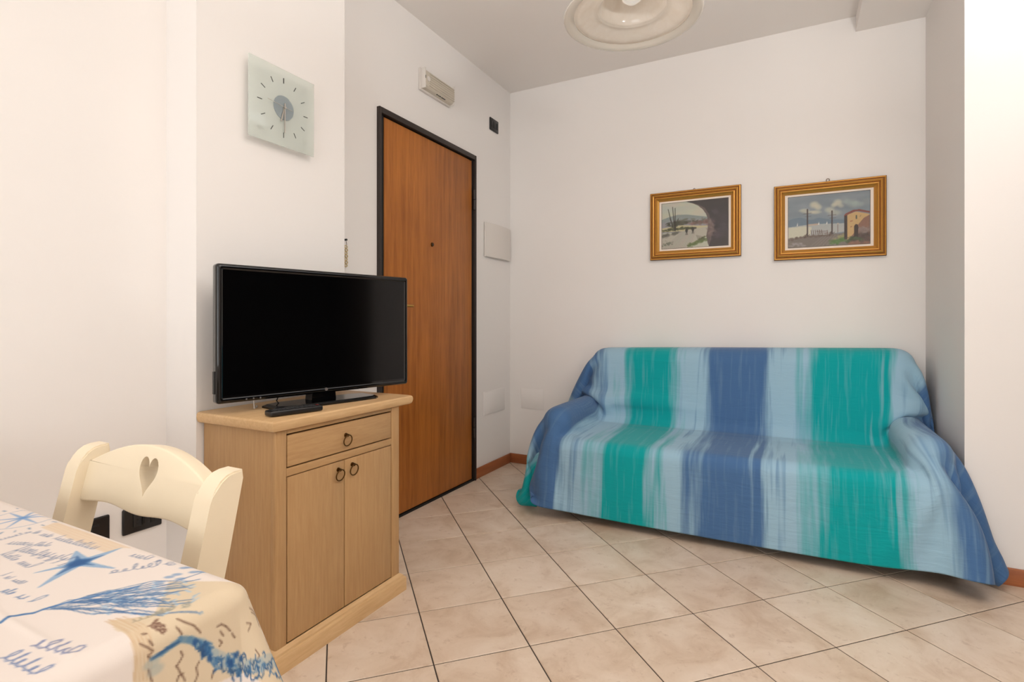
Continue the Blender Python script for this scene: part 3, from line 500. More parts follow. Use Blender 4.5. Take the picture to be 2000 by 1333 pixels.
1578,-56,-1,4,20,23,10,0,0,-5,-16,-18,-18,-15,-1,21,39,44,36,75,78,87,51,26,14,6,37,53,58,58,58,58,57,58,58,57,58,57,58,57,58,57,58,57,58,57,58,57,58,57,58,57,58,57,58,57,58,57,58,57,58,57,58,57,58,57,58,57,58,57,58,57,58,57,58,57,57,58,57,58,57,58,57,58,57,58,58,58,58,58,54,4,8,16,33,63,80,83,65,30,14,9,12,44,41,42,34,28,19,9,3,-5,-8,-13,-13,-13,-13,-12,
1559,-45,18,14,26,6,1,-4,-18,-25,-24,-24,-17,-4,15,38,49,56,37,60,66,62,52,30,23,16,51,57,57,58,57,58,58,57,58,57,58,57,58,57,58,57,58,57,57,58,57,58,57,58,57,58,57,58,57,57,58,57,58,57,58,57,58,57,58,57,58,57,58,57,57,58,57,57,58,57,58,57,57,58,57,57,58,57,58,57,58,57,58,58,55,27,15,27,33,54,62,61,52,43,29,-9,9,20,41,41,39,41,33,28,18,11,2,-5,-10,-13,-15,-16,
1522,42,6,9,1,-10,-15,-25,-27,-27,-25,-21,-5,16,36,51,50,44,44,49,48,56,56,12,35,52,44,60,57,58,57,58,57,57,58,57,57,57,58,57,58,57,57,57,58,57,58,57,58,57,58,57,57,58,57,58,57,57,58,57,58,57,58,57,58,57,57,58,57,57,58,57,58,57,57,57,58,57,57,57,57,57,58,57,57,57,57,57,57,57,59,46,35,35,11,54,58,35,44,47,48,13,-20,-3,22,42,38,38,38,38,34,28,20,11,1,-6,-11,-15,
1530,54,-10,-2,-22,-22,-25,-28,-27,-26,-19,-4,16,42,47,44,41,40,46,25,44,57,56,12,55,53,49,56,57,56,58,56,58,56,58,57,57,57,58,57,57,57,58,57,57,57,58,57,58,57,58,57,57,58,57,58,57,57,58,57,58,57,58,57,58,57,57,58,57,57,58,57,57,57,58,57,57,57,58,56,58,56,58,56,57,57,57,56,57,56,57,47,54,45,5,53,58,38,5,43,49,43,-5,-24,-5,25,38,38,35,38,38,37,35,29,21,10,1,-8,
1547,42,-15,-17,-34,-31,-27,-26,-30,-23,-8,17,42,48,34,34,50,39,17,22,44,57,54,30,55,54,57,54,57,55,58,55,58,56,57,57,57,57,57,57,58,57,57,57,58,57,57,57,58,57,58,57,58,57,57,58,57,58,57,57,58,57,58,57,58,57,57,57,58,57,58,57,57,57,58,56,58,56,58,56,58,56,57,56,58,55,58,55,57,55,57,52,54,56,13,55,58,46,-3,17,31,37,22,-13,-18,4,28,42,38,37,39,41,41,40,31,21,10,-1,
1568,20,-21,-34,-40,-36,-19,-34,-23,-14,10,44,45,31,24,53,38,5,13,34,48,58,51,44,55,56,56,54,57,56,57,56,57,56,58,56,57,57,57,57,58,57,57,57,58,57,57,57,58,57,58,57,58,57,57,58,57,58,57,57,58,57,58,57,58,57,57,58,57,57,58,57,57,57,58,56,58,57,57,57,57,56,58,56,57,55,58,55,57,55,56,53,58,55,26,55,56,54,23,-6,11,-5,43,-5,-5,-14,16,37,42,39,39,42,44,46,41,33,20,9,
1590,-10,-36,-42,-40,-39,-15,-15,0,-27,37,43,24,21,46,56,17,0,8,33,50,58,53,51,57,56,54,56,57,55,57,56,57,57,57,56,58,57,57,57,57,57,58,57,58,57,57,57,58,57,58,57,58,57,57,58,57,58,57,58,57,57,58,57,58,57,58,57,57,58,57,57,58,57,57,57,58,56,58,56,58,56,57,57,57,56,56,56,56,56,57,51,54,56,46,50,56,57,42,8,0,-36,-6,4,8,-3,15,23,42,45,41,41,42,45,44,40,32,18,
1598,-38,-44,-41,-37,-18,25,-20,-9,-32,38,18,19,42,56,45,8,1,3,34,47,58,54,55,55,56,55,56,57,56,56,57,57,57,57,57,57,57,57,57,58,57,57,58,57,57,58,57,58,57,58,57,57,58,57,58,57,58,57,58,57,58,57,58,57,57,58,57,58,57,58,57,57,57,58,57,57,57,58,57,57,57,56,57,58,56,56,56,56,57,58,48,56,53,57,47,54,58,51,29,5,-24,-17,-42,4,0,4,21,35,47,45,42,41,42,45,45,40,30,
1580,-47,-39,-28,-29,22,-3,-25,-36,-30,31,28,37,55,53,34,7,-10,5,36,49,58,56,54,55,57,56,57,56,57,56,57,57,57,56,58,57,57,58,57,57,57,58,57,58,57,57,58,57,58,57,58,57,58,57,58,57,58,58,57,58,57,58,57,58,57,58,57,57,58,57,58,57,57,58,57,57,57,58,57,57,57,57,57,57,56,57,56,56,58,56,49,57,57,51,52,54,57,55,44,20,-10,-36,-34,-36,-2,0,14,27,44,48,45,41,40,43,46,45,39,
1555,-38,-20,-5,-24,0,-27,-37,-40,-6,28,38,49,57,46,22,0,-13,11,39,52,57,57,54,54,58,57,56,57,57,56,57,57,57,57,58,57,57,58,57,57,58,57,58,57,57,58,57,58,58,57,58,57,58,57,58,57,58,58,57,58,57,58,57,58,57,58,57,58,57,58,57,58,57,58,57,57,57,58,57,57,57,57,57,58,57,56,57,57,57,53,53,58,55,50,56,53,53,58,51,33,5,-29,-39,-41,-34,-4,2,24,39,48,49,43,39,39,44,47,46,
1545,-19,-12,-34,-39,0,-28,-41,-28,6,33,46,56,54,35,11,-7,-11,20,43,54,58,57,54,53,58,57,57,57,57,57,57,57,57,57,58,57,57,58,57,58,57,58,57,58,57,58,57,58,57,58,57,58,58,57,58,57,58,58,57,58,57,58,58,57,58,57,58,58,57,58,57,58,57,58,57,57,58,57,58,57,57,57,57,57,58,56,57,58,55,53,56,57,52,53,58,51,52,57,56,41,18,-14,-41,-41,-43,-29,-6,17,31,46,50,47,40,37,41,45,48,
1552,-18,-35,-47,-25,-9,-36,-39,-14,17,39,53,57,47,20,-3,-16,7,30,48,54,57,58,54,53,57,57,57,58,57,57,57,57,58,57,58,57,57,58,57,58,57,58,57,58,58,57,58,57,58,58,57,58,57,58,58,57,58,58,57,58,58,57,58,58,57,58,57,58,58,57,58,57,58,57,58,57,58,57,58,57,58,57,57,57,58,57,57,58,53,55,58,55,51,57,57,49,49,57,58,46,28,-2,-31,-44,-45,-40,-23,3,25,43,50,49,44,36,37,43,46,
1555,-37,-47,-39,-15,-28,-39,-30,-1,25,45,57,55,35,0,-15,-5,20,39,51,54,57,58,55,52,56,58,57,58,57,57,58,57,57,58,57,58,57,58,57,58,58,57,58,57,58,58,57,58,58,57,58,58,57,58,58,57,58,58,58,57,58,58,57,58,58,57,58,58,57,58,58,57,58,57,58,58,57,58,57,58,57,58,57,57,58,57,58,56,54,57,57,53,54,58,56,47,47,56,59,50,34,8,-20,-40,-48,-46,-34,-11,15,36,49,51,47,39,35,40,44,
1538,-47,-43,-28,-25,-37,-37,-18,8,33,50,59,50,11,-20,-9,8,36,45,52,52,57,58,56,52,55,57,58,57,58,57,58,57,58,57,58,58,57,58,58,57,58,58,57,58,58,57,58,58,57,58,58,58,57,58,58,57,58,58,58,57,58,58,58,57,58,58,58,57,58,58,57,58,58,57,58,58,58,57,58,57,58,58,57,58,57,58,57,55,57,57,56,53,57,57,55,45,45,55,59,52,38,15,-10,-33,-47,-50,-41,-23,3,29,45,52,49,42,35,40,46,
1509,-36,-40,-33,-34,-39,-30,-6,13,38,57,58,43,-20,-15,-7,22,50,45,50,52,56,58,56,53,54,57,58,57,58,57,58,58,57,58,58,57,58,58,58,57,58,58,58,57,58,58,58,57,58,58,58,57,58,58,58,57,58,58,58,58,57,58,58,58,58,57,58,58,58,57,58,58,58,58,57,58,58,58,57,58,58,58,57,58,58,57,57,56,57,58,54,55,58,57,52,43,44,54,59,54,41,21,-4,-27,-43,-51,-45,-31,-8,18,40,51,52,44,36,43,52,
1474,-32,-34,-36,-37,-37,-23,10,6,53,57,56,43,1,-34,-15,17,59,49,48,50,56,57,57,54,54,56,57,58,58,58,57,58,58,58,57,58,58,58,58,57,58,58,58,58,58,57,58,58,58,58,57,58,58,58,58,57,58,58,58,58,58,57,58,58,58,58,58,57,58,58,58,58,58,58,58,57,58,58,58,58,58,58,57,58,58,57,57,58,57,57,55,57,58,55,51,41,43,53,58,55,44,24,1,-21,-39,-49,-49,-35,-18,10,32,48,53,44,39,51,57,
1438,-31,-31,-36,-38,-33,-18,25,6,58,56,54,49,26,-13,-31,-16,60,51,47,50,55,58,57,54,54,56,58,57,58,58,58,57,58,58,58,58,58,58,58,57,58,58,58,58,58,58,58,57,58,58,58,58,58,58,58,57,58,58,58,58,58,58,58,57,59,57,58,58,58,58,58,58,58,58,58,58,58,58,58,58,58,58,58,57,58,58,58,57,58,56,57,57,58,54,48,39,43,52,57,56,46,27,5,-18,-34,-47,-50,-38,-23,0,24,44,52,50,43,55,58,
1402,-30,-30,-34,-38,-33,-4,-2,32,62,53,54,50,44,23,-12,-18,-8,52,58,52,52,58,57,55,54,56,58,57,58,58,58,58,58,57,59,57,59,57,59,57,59,57,59,57,58,58,58,58,58,58,58,58,58,58,58,57,58,58,58,58,58,58,58,58,58,58,58,58,58,58,58,58,58,58,58,58,58,58,59,57,59,58,58,58,58,58,58,58,58,57,57,58,56,53,47,37,41,52,57,57,47,28,7,-14,-31,-44,-50,-40,-27,-6,16,39,50,50,54,58,58,
1366,-30,-29,-32,-38,-34,-14,13,49,58,50,50,50,46,39,25,9,-24,4,49,56,58,57,57,56,56,56,58,57,58,57,59,58,58,58,58,58,59,57,59,57,59,58,58,58,58,58,58,58,58,58,58,58,58,57,59,57,59,57,58,58,58,58,58,58,58,58,58,58,58,58,59,57,59,58,58,58,59,58,58,58,59,58,59,58,59,58,59,57,59,57,58,57,57,51,46,34,40,51,57,57,48,30,8,-12,-31,-40,-47,-41,-30,-11,11,34,47,54,60,57,58,
4743,-6,-5,-6,-5,-3,-1,0,3,17,23,17,11,13,17,21,18,20,16,18,17,-4,-1,0,6,-3,2,-2,1,-8,5,0,-1,4,-1,-2,2,-2,2,-3,3,-1,1,-1,-1,0,-2,3,1,1,0,-2,0,-2,-1,0,4,-2,-2,5,-1,-5,5,-2,1,4,-5,1,3,-2,3,-5,1,-1,4,-8,4,0,2,-1,5,-3,2,-1,-2,-2,2,-1,3,-3,-2,3,-5,5,-3,2,3,-4,1,2,4,5,5,6,5,3,0,-3,-16,-20,-19,-18,-14,-13,-17,-19,-7,18,
4787,2,1,-1,-3,-3,-4,-2,0,14,15,18,19,18,16,17,13,13,10,7,-10,-3,1,-1,3,0,-2,-3,6,1,-2,-2,-1,0,0,0,1,3,-3,-2,3,-4,5,-3,3,0,-3,2,-5,5,1,-3,-1,2,-2,3,1,-2,-2,4,-2,4,-4,1,-1,-2,3,-3,6,-3,1,1,-3,1,-1,0,-2,1,8,-5,-4,3,0,-4,4,0,-2,2,2,-4,3,-4,3,-2,1,1,-3,-1,3,5,4,4,2,0,-2,-2,-10,-22,-26,-18,-12,-1,10,8,-34,-15,21,38,
4820,8,7,5,3,1,-1,-1,-3,-4,6,31,24,18,9,1,2,4,8,3,-19,4,0,-3,7,-5,1,-2,-1,1,3,-1,0,-3,1,0,1,3,-7,3,3,-1,-2,-2,6,-4,1,-3,6,-5,4,-3,-3,6,1,-6,5,-2,-2,3,-2,-1,2,-3,4,2,-4,2,0,2,-1,-2,0,-5,9,-7,5,-1,-3,3,-3,0,1,0,-1,2,-3,4,-1,-1,0,-1,5,-2,1,0,-1,-1,0,-2,2,7,-2,-11,-12,-16,-22,-24,-19,-6,6,23,25,-1,-42,17,39,35,
4832,16,14,12,10,8,5,4,3,-3,-10,8,41,5,-31,-11,1,14,-1,-8,-31,8,0,-3,4,0,40,28,0,0,-34,-18,-13,-1,0,-1,3,-1,-3,2,4,-2,-1,-1,6,1,0,-1,3,-1,-2,-4,4,7,3,-5,0,-1,2,2,5,-1,1,3,7,2,8,14,9,1,-4,-1,-6,2,5,1,-8,0,-4,5,3,0,7,1,-1,3,-3,-6,-13,-40,-10,1,32,39,-18,9,9,0,0,-4,-16,-10,-20,-25,-25,-26,-16,-3,-6,-2,21,32,43,-1,-43,41,29,25,
4834,17,16,14,14,13,12,10,10,10,5,-7,7,0,-43,-36,-15,10,-14,-10,-18,-6,22,32,21,13,44,0,0,0,-10,-22,-26,0,0,0,1,0,0,0,0,0,0,0,0,0,0,0,0,1,0,0,3,1,1,0,2,2,3,5,5,5,4,6,5,6,5,3,0,0,-2,-1,-4,0,1,1,-3,-1,-2,0,5,0,6,0,0,0,0,-27,-22,-8,-1,1,-2,27,-36,-2,15,14,14,3,-18,-27,-30,-30,-27,-27,0,-8,20,22,22,25,34,-36,6,45,30,17,
4827,6,15,17,16,16,14,14,12,10,3,-30,3,32,-43,-39,-31,-22,-18,-19,-6,7,40,42,40,43,6,0,-9,-22,-15,1,1,0,0,1,0,0,0,0,0,1,0,0,0,0,0,0,0,1,1,1,2,1,2,1,3,3,3,4,5,5,3,4,1,2,0,0,0,0,0,-1,-1,0,0,0,-2,0,-1,-1,1,0,5,0,0,0,0,-4,-26,-8,-6,0,-1,-7,-7,-39,-17,8,16,20,-23,-31,-27,-28,-18,15,34,3,5,16,29,39,23,-34,4,25,18,-1,
4827,0,0,4,12,15,16,16,14,14,12,4,-9,30,-4,-38,-41,-36,-26,-21,-8,12,42,46,34,-2,3,2,1,2,2,6,13,5,2,0,0,0,-1,0,0,-1,0,0,-1,0,-1,0,0,0,0,1,1,1,1,1,1,1,1,1,1,0,0,0,0,0,0,0,0,0,0,0,0,0,0,0,-1,0,-1,0,0,0,1,1,0,-1,-6,7,0,0,0,-4,-8,-11,-25,-49,-25,-13,-1,16,-16,-15,-25,-15,16,41,15,-7,12,32,37,27,-3,-22,5,13,8,-18,
4836,-9,0,0,0,0,3,12,12,14,13,14,13,16,21,-3,-23,-38,-33,-25,-7,0,11,36,38,23,5,2,2,2,14,6,0,0,0,0,0,0,0,0,0,0,0,0,0,0,0,0,0,0,0,0,0,0,0,0,0,0,0,0,0,0,0,0,0,0,0,0,0,0,0,0,0,0,0,0,0,0,0,0,0,0,0,0,0,0,-1,1,0,0,0,0,-21,-10,-26,-40,-15,-9,18,21,-23,-24,-38,13,34,15,-9,15,33,35,22,8,-3,-10,-3,4,-10,-29,
4887,-23,-20,-15,-2,0,0,-6,-2,8,10,13,17,21,25,23,6,-12,-29,-31,-11,3,-3,9,40,27,8,2,7,3,0,0,0,0,0,0,0,0,0,0,0,0,0,0,0,0,0,0,0,0,0,0,0,0,0,0,0,0,0,0,0,0,0,0,0,0,0,0,0,0,0,0,0,0,0,0,0,0,0,0,0,0,0,0,0,0,0,0,0,0,0,0,-3,-18,-28,-27,3,-2,27,-8,-20,-17,-38,28,7,-8,19,37,31,17,0,0,0,0,-6,-6,-24,-35,
4946,-21,-21,-22,-21,-19,-15,-10,-7,-1,1,7,12,21,25,30,28,19,-1,-24,-25,15,-5,-8,11,31,10,2,-3,0,0,0,0,0,0,0,0,0,0,0,0,0,0,0,0,0,0,0,0,0,0,0,0,0,0,0,0,0,0,0,0,0,0,0,0,0,0,0,0,0,0,0,0,0,0,0,0,0,0,0,0,0,0,0,0,0,0,0,0,0,0,0,3,-12,-27,14,11,-7,-18,-32,-1,-49,-16,25,13,26,37,29,4,0,0,0,0,0,-12,-23,-45,-6,
4955,0,-1,-14,-18,-20,-21,-21,-18,-14,-10,-5,2,10,19,27,30,31,23,0,0,0,0,0,0,0,0,0,0,0,0,0,0,0,0,0,0,0,0,0,0,0,0,0,0,0,0,0,0,0,0,0,0,0,0,0,0,0,0,0,0,0,0,0,0,0,0,0,0,0,0,0,0,0,0,0,0,0,0,0,0,0,0,0,0,0,0,0,0,0,0,0,0,0,0,0,-5,-49,-25,-25,6,-11,19,12,24,37,17,0,0,0,0,0,0,-12,-16,-34,-46,43,
4955,0,0,0,0,-2,-13,-17,-19,-19,-18,-17,-13,-6,3,27,45,31,7,-4,-12,27,0,0,0,0,0,0,0,0,0,0,0,0,0,0,0,0,0,0,0,0,0,0,0,0,0,0,0,0,0,0,0,0,0,0,0,0,0,0,0,0,0,0,0,0,0,0,0,0,0,0,0,0,0,0,0,0,0,0,0,0,0,0,0,0,0,0,0,0,0,0,0,0,0,0,-34,-50,-16,24,28,4,12,1,31,0,0,0,0,0,-7,-19,-22,-28,2,-27,21,47,
4948,7,0,0,0,0,0,0,-1,-12,-14,-16,-17,-17,-13,-2,26,47,18,0,-16,-3,20,0,0,0,0,0,0,0,0,0,0,0,0,0,0,0,0,0,0,0,0,0,0,0,0,0,0,0,0,0,0,0,0,0,0,0,0,0,0,0,0,0,0,0,0,0,0,0,0,0,0,0,0,0,0,0,0,0,0,0,0,0,0,0,0,0,0,0,0,0,0,0,0,-17,-34,-43,33,34,18,9,0,0,0,0,0,0,-9,-19,-22,-27,-26,-26,55,3,40,31,
4955,0,0,0,0,0,0,0,0,0,0,0,-7,-11,-11,-12,-13,24,16,10,1,-15,2,16,0,0,0,0,0,0,0,0,0,0,0,0,0,0,0,0,0,0,0,0,0,0,0,0,0,0,0,0,0,0,0,0,0,0,0,0,0,0,0,0,0,0,0,0,0,0,0,0,0,0,0,0,0,0,0,0,0,0,0,0,0,0,0,0,0,0,0,0,0,0,0,-28,-47,6,39,29,1,0,-10,-17,13,0,-10,-17,-21,-25,-23,-21,-11,8,56,41,27,10,
4955,0,0,0,0,0,0,0,0,0,0,0,0,-4,-10,-19,-41,-1,16,12,9,6,2,5,25,13,20,2,0,-2,-2,-7,-16,-8,0,0,0,0,0,0,0,0,0,0,0,0,0,0,0,0,0,0,0,0,0,0,0,0,0,0,0,0,0,0,0,0,0,0,0,0,0,0,0,0,0,0,0,0,0,0,0,0,0,0,0,0,0,0,0,35,0,0,0,-3,-41,-46,-6,36,21,2,-10,-28,-16,10,-2,-14,-18,-20,-12,-15,-15,-7,5,15,35,48,36,10,
4930,0,-1,-1,0,0,0,0,0,0,0,0,-2,-3,-6,-10,-18,-35,-11,9,11,9,10,12,6,16,11,2,-1,0,0,1,1,1,1,1,1,1,1,1,1,1,1,1,1,1,1,0,1,0,1,1,0,0,1,0,1,0,0,1,0,0,0,1,0,0,0,1,0,0,1,0,0,0,1,0,1,0,1,0,1,0,1,1,1,2,1,2,3,4,6,9,-2,-27,-27,-14,2,3,-6,-13,-20,-11,-2,-10,-13,-8,-12,-12,-12,1,7,12,19,17,6,26,36,8,
4888,-1,-1,-1,-1,0,-1,-1,-1,-1,-1,-1,-3,-3,-4,-6,-9,-10,-15,-14,-8,0,5,15,9,9,4,4,3,2,3,1,1,2,2,2,1,2,1,1,1,2,1,1,0,1,1,1,0,1,0,1,0,1,0,0,1,0,0,0,0,1,0,0,0,0,0,0,0,1,0,0,0,0,0,0,0,1,0,0,0,3,0,0,1,0,0,0,0,0,0,2,-2,-9,-10,-4,-1,-2,-9,-13,-9,-11,-14,-12,-9,-6,2,8,16,16,13,11,11,12,12,11,7,-2,
4829,-2,-1,-1,-1,-1,0,-1,-1,-1,-2,-2,-2,-3,-4,-5,-6,-7,-7,-5,-4,-3,-3,-1,5,6,4,4,3,3,3,1,2,2,2,4,2,1,2,1,1,1,1,1,1,1,1,0,1,1,0,1,0,0,1,0,0,0,1,0,0,0,0,1,0,0,0,0,0,0,-3,0,0,0,0,0,0,0,1,0,0,0,0,0,0,0,0,1,-1,-1,-1,-2,-3,-3,-2,-3,-3,-2,-4,-9,-15,-14,-8,-1,8,17,13,13,10,8,6,7,7,8,3,3,-1,-2,
4772,-3,-3,-2,-2,-1,-2,-1,-1,-1,-2,-2,-2,-4,-3,-5,-6,-7,-6,-6,-4,-3,-1,0,3,5,4,4,3,3,3,2,2,2,2,2,3,1,2,1,1,1,1,1,1,1,1,0,1,0,1,0,1,0,0,1,0,0,1,0,0,0,0,0,1,0,0,0,0,0,0,0,-2,0,1,0,0,0,0,0,1,0,0,0,0,0,0,0,-1,-1,-1,-2,-3,-3,-3,-1,-2,-5,-3,-1,-4,-9,7,7,9,10,7,7,7,6,5,4,3,2,1,0,-2,-3,
4733,-6,-5,-4,-4,-4,-4,-3,-3,-2,0,-7,-4,-5,-4,-5,-5,-5,-6,-7,-4,-4,-1,1,2,3,3,4,3,4,3,2,3,2,2,2,1,2,1,2,1,1,1,1,1,0,1,1,0,1,0,1,0,0,1,0,0,0,1,0,0,0,0,0,0,0,0,0,0,0,0,1,0,0,0,0,0,0,0,0,1,0,0,0,0,-1,0,-1,-1,-2,-2,-2,-2,-2,0,1,2,-3,-9,-3,2,6,8,6,6,5,5,4,5,3,3,3,2,2,2,0,-2,-3,
4709,-8,-8,-8,-6,-7,-6,-6,-6,-6,-6,-5,-6,-6,-7,-7,-6,-7,-5,-5,-4,-3,-1,-1,1,3,3,4,3,4,3,3,2,2,2,2,1,2,1,1,2,1,1,1,0,1,1,1,0,1,0,1,0,0,1,0,0,0,0,1,0,0,0,0,0,0,0,0,0,0,0,0,0,0,1,0,0,0,0,0,1,0,0,0,0,-1,0,-1,-1,-1,-2,-3,-2,-2,0,1,4,4,1,-9,-6,1,7,7,6,5,4,5,4,4,3,2,4,7,1,-2,-5,-3,
4712,-11,-10,-11,-10,-9,-11,-10,-10,-10,-10,-10,-11,-10,-10,-9,-10,-8,-7,-5,-5,-3,-3,-1,-6,-3,1,7,6,5,4,4,2,3,2,1,2,2,1,2,1,1,1,1,1,0,1,1,0,1,0,1,0,0,0,1,0,0,0,0,0,0,1,0,0,0,0,0,0,0,0,0,0,0,0,0,0,0,0,0,0,0,0,0,0,-1,-1,-1,-2,-3,-4,-6,-4,3,6,6,3,4,7,8,2,-12,-3,0,4,6,4,5,4,3,4,12,5,0,-2,-3,-6,-4,
4706,-11,-12,-11,-12,-12,-12,-12,-13,-14,-12,-14,-13,-14,-12,-12,-11,-10,-9,-10,-8,-8,-5,-4,-1,-8,-1,8,7,6,4,4,2,2,2,2,2,1,2,1,1,1,1,1,1,0,1,1,0,0,1,0,1,0,0,0,0,1,0,0,0,0,0,0,0,0,0,0,0,0,0,0,0,0,0,0,0,0,0,0,0,0,0,-1,0,-1,-1,-2,-2,-4,-6,-9,-6,7,12,8,6,5,2,8,13,13,2,-16,-17,0,5,5,4,5,14,7,-2,1,5,-8,-9,-1,
4677,-13,-12,-13,-13,-13,-13,-14,-15,-15,-16,-16,-15,-15,-14,-13,-12,-12,-12,-11,-10,-9,-6,-4,2,6,-4,7,6,5,3,3,3,2,2,1,2,1,1,1,1,1,1,1,0,1,1,0,1,0,0,1,0,0,0,0,1,0,0,0,0,0,0,0,0,0,0,0,0,0,0,0,0,0,0,0,0,0,0,0,-1,0,0,0,-1,-1,-1,-2,-3,-4,-5,-9,-5,11,11,0,7,11,8,3,4,14,15,2,-31,-16,1,6,6,9,13,1,0,10,-4,-7,4,-9,
4629,-14,-13,-14,-14,-14,-14,-15,-15,-16,-17,-17,-16,-16,-14,-14,-12,-13,-12,-11,-8,-8,-3,2,5,6,9,5,4,4,2,3,1,2,1,2,1,1,1,1,0,1,1,1,0,1,0,1,0,0,1,0,0,0,1,0,0,0,0,0,0,0,0,0,1,0,0,0,0,0,0,0,0,0,0,0,0,0,0,0,0,0,-1,0,0,-1,-1,-1,-2,-3,-4,-4,-4,11,2,-8,0,8,14,15,7,-3,7,15,-6,-41,-10,4,8,9,11,4,2,6,3,-2,-4,-12,
4566,-14,-14,-14,-14,-14,-14,-15,-15,-16,-16,-17,-16,-15,-14,-13,-11,-9,-7,-6,-4,-3,7,12,9,16,-22,14,8,2,1,1,1,1,1,0,1,1,1,0,1,0,1,0,1,0,0,1,0,0,1,0,0,0,1,0,0,0,0,1,0,0,0,0,0,0,0,1,0,0,0,0,0,0,0,0,1,0,0,0,0,0,0,0,0,-1,0,0,-1,-1,-1,-5,-5,12,23,-11,-25,-13,3,16,21,18,-3,-13,3,-36,-16,-6,17,-1,12,15,-14,8,13,-10,-3,-13,
4505,-13,-13,-12,-13,-12,-13,-14,-14,-17,-18,-17,-17,-15,-11,-6,-3,0,0,2,11,19,32,13,-25,-17,-28,10,12,11,1,1,1,1,0,1,1,0,1,0,1,0,1,0,0,1,0,0,1,0,0,0,1,0,0,0,1,0,0,0,0,1,0,0,0,0,0,1,0,0,0,0,0,1,0,0,0,0,0,0,1,0,0,0,0,-1,0,0,-1,-1,-4,-17,-8,25,16,32,-8,-42,-24,-6,9,24,28,18,20,-35,-37,-46,-14,1,16,11,-13,10,7,-12,23,-32,
4458,-10,-9,-9,-9,-10,-11,-12,-14,-17,-24,-26,-19,-9,1,7,11,10,12,15,26,27,19,-40,-35,-28,-17,12,16,8,1,1,1,1,0,1,1,0,1,0,1,0,1,0,0,1,0,0,1,0,0,1,0,0,0,0,1,0,0,0,0,1,0,0,0,0,0,0,1,0,0,0,0,0,0,1,0,0,0,0,0,0,0,0,0,0,0,-1,0,-2,-5,-20,-16,12,37,23,40,-17,-44,-30,-16,2,20,36,34,23,-32,-52,-13,-44,41,3,-15,14,4,-59,28,-47,
4437,-6,-6,-5,-6,-6,-7,-8,-10,-19,-38,-46,-11,7,18,21,19,17,16,21,27,27,-44,-50,-35,-28,0,13,9,2,1,1,1,1,1,0,1,0,1,0,1,0,1,0,1,0,0,1,0,0,0,1,0,0,0,1,0,0,0,0,0,1,0,0,0,0,0,1,0,0,0,0,0,0,1,0,0,0,0,0,0,0,0,0,0,0,0,-1,-1,-2,-4,-13,-21,-7,29,42,25,45,-39,-34,-27,-22,-5,18,34,15,28,-41,-20,-41,-12,-13,-13,24,26,-6,4,-56,
4446,-2,-2,-3,-3,-5,-9,-13,-22,-37,-53,-25,17,28,28,25,23,21,14,-8,40,-53,-34,-44,-31,-4,-3,2,1,1,1,1,1,1,1,0,1,0,1,0,1,0,1,0,1,0,0,1,0,0,0,1,0,0,0,1,0,0,0,0,0,1,0,0,0,0,0,0,1,0,0,0,0,0,0,1,0,0,0,0,0,0,0,0,0,0,-1,-1,-2,-2,-2,-5,-12,-15,4,37,45,46,19,-26,-34,-32,-27,-17,8,48,27,26,-19,-37,-25,-48,-40,-11,20,25,8,-17,
4480,-7,-8,-8,-8,-12,-15,-23,-27,-39,-49,30,30,29,28,26,22,17,6,-13,-18,-44,-30,-38,-33,-17,-1,1,1,1,1,1,1,1,1,0,1,1,0,1,0,1,0,0,1,0,0,1,0,0,1,0,0,0,1,0,0,0,0,0,1,0,0,0,0,0,0,1,0,0,0,0,0,0,1,0,0,0,0,0,0,0,0,0,0,0,0,-3,-3,-4,-1,1,-2,-5,-8,12,35,44,44,20,-16,-29,-31,-30,-22,0,20,30,46,-10,-38,-44,-48,-48,-23,19,14,22,
4487,-14,-12,-13,-15,-20,-24,-31,-37,-23,27,40,32,30,24,20,10,-3,-27,-43,-28,-32,-18,-16,-32,-17,-1,1,1,1,1,1,1,1,1,0,1,1,0,1,0,1,0,0,1,0,1,0,0,0,1,0,0,0,1,0,0,0,0,0,1,0,0,0,0,0,0,0,1,0,0,0,0,0,0,0,1,0,0,0,0,0,0,0,0,0,-1,-4,-5,-7,-4,0,3,5,5,5,11,35,45,44,19,-7,-21,-30,-22,11,-24,-8,26,40,-43,-36,-32,-46,-50,-45,11,25,
4465,-17,-18,-19,-22,-27,-28,-27,-2,33,40,29,22,19,14,8,-3,-26,-39,-40,-32,-33,-23,-14,-4,-5,-1,-2,-2,0,-1,0,1,1,2,3,2,3,2,2,0,1,0,1,0,0,1,0,0,1,0,0,0,0,1,0,0,0,0,1,0,0,0,0,0,0,1,0,0,0,0,0,0,0,0,1,0,0,0,0,0,0,0,0,0,0,-2,-5,-7,-10,-8,-6,-1,-1,2,15,19,29,38,47,38,20,-1,-10,-21,7,-16,-23,22,24,-18,-43,-43,-43,-46,-46,-44,-9,
4418,-20,-21,-23,-24,-23,-10,7,35,31,19,14,10,8,3,-3,-14,-12,2,-46,-48,-41,-30,-24,-12,-3,1,1,1,1,0,1,2,3,3,4,5,5,5,5,6,4,4,3,2,0,1,0,0,1,0,0,0,1,0,0,0,0,0,1,0,0,0,0,0,0,0,1,0,0,0,0,0,0,0,0,0,1,0,0,0,0,0,0,0,-1,-1,-7,-10,-12,-13,-12,-9,-4,8,21,24,33,36,32,35,32,12,-11,-32,13,-38,-10,19,36,14,-17,-38,-48,-45,-48,-49,-41,
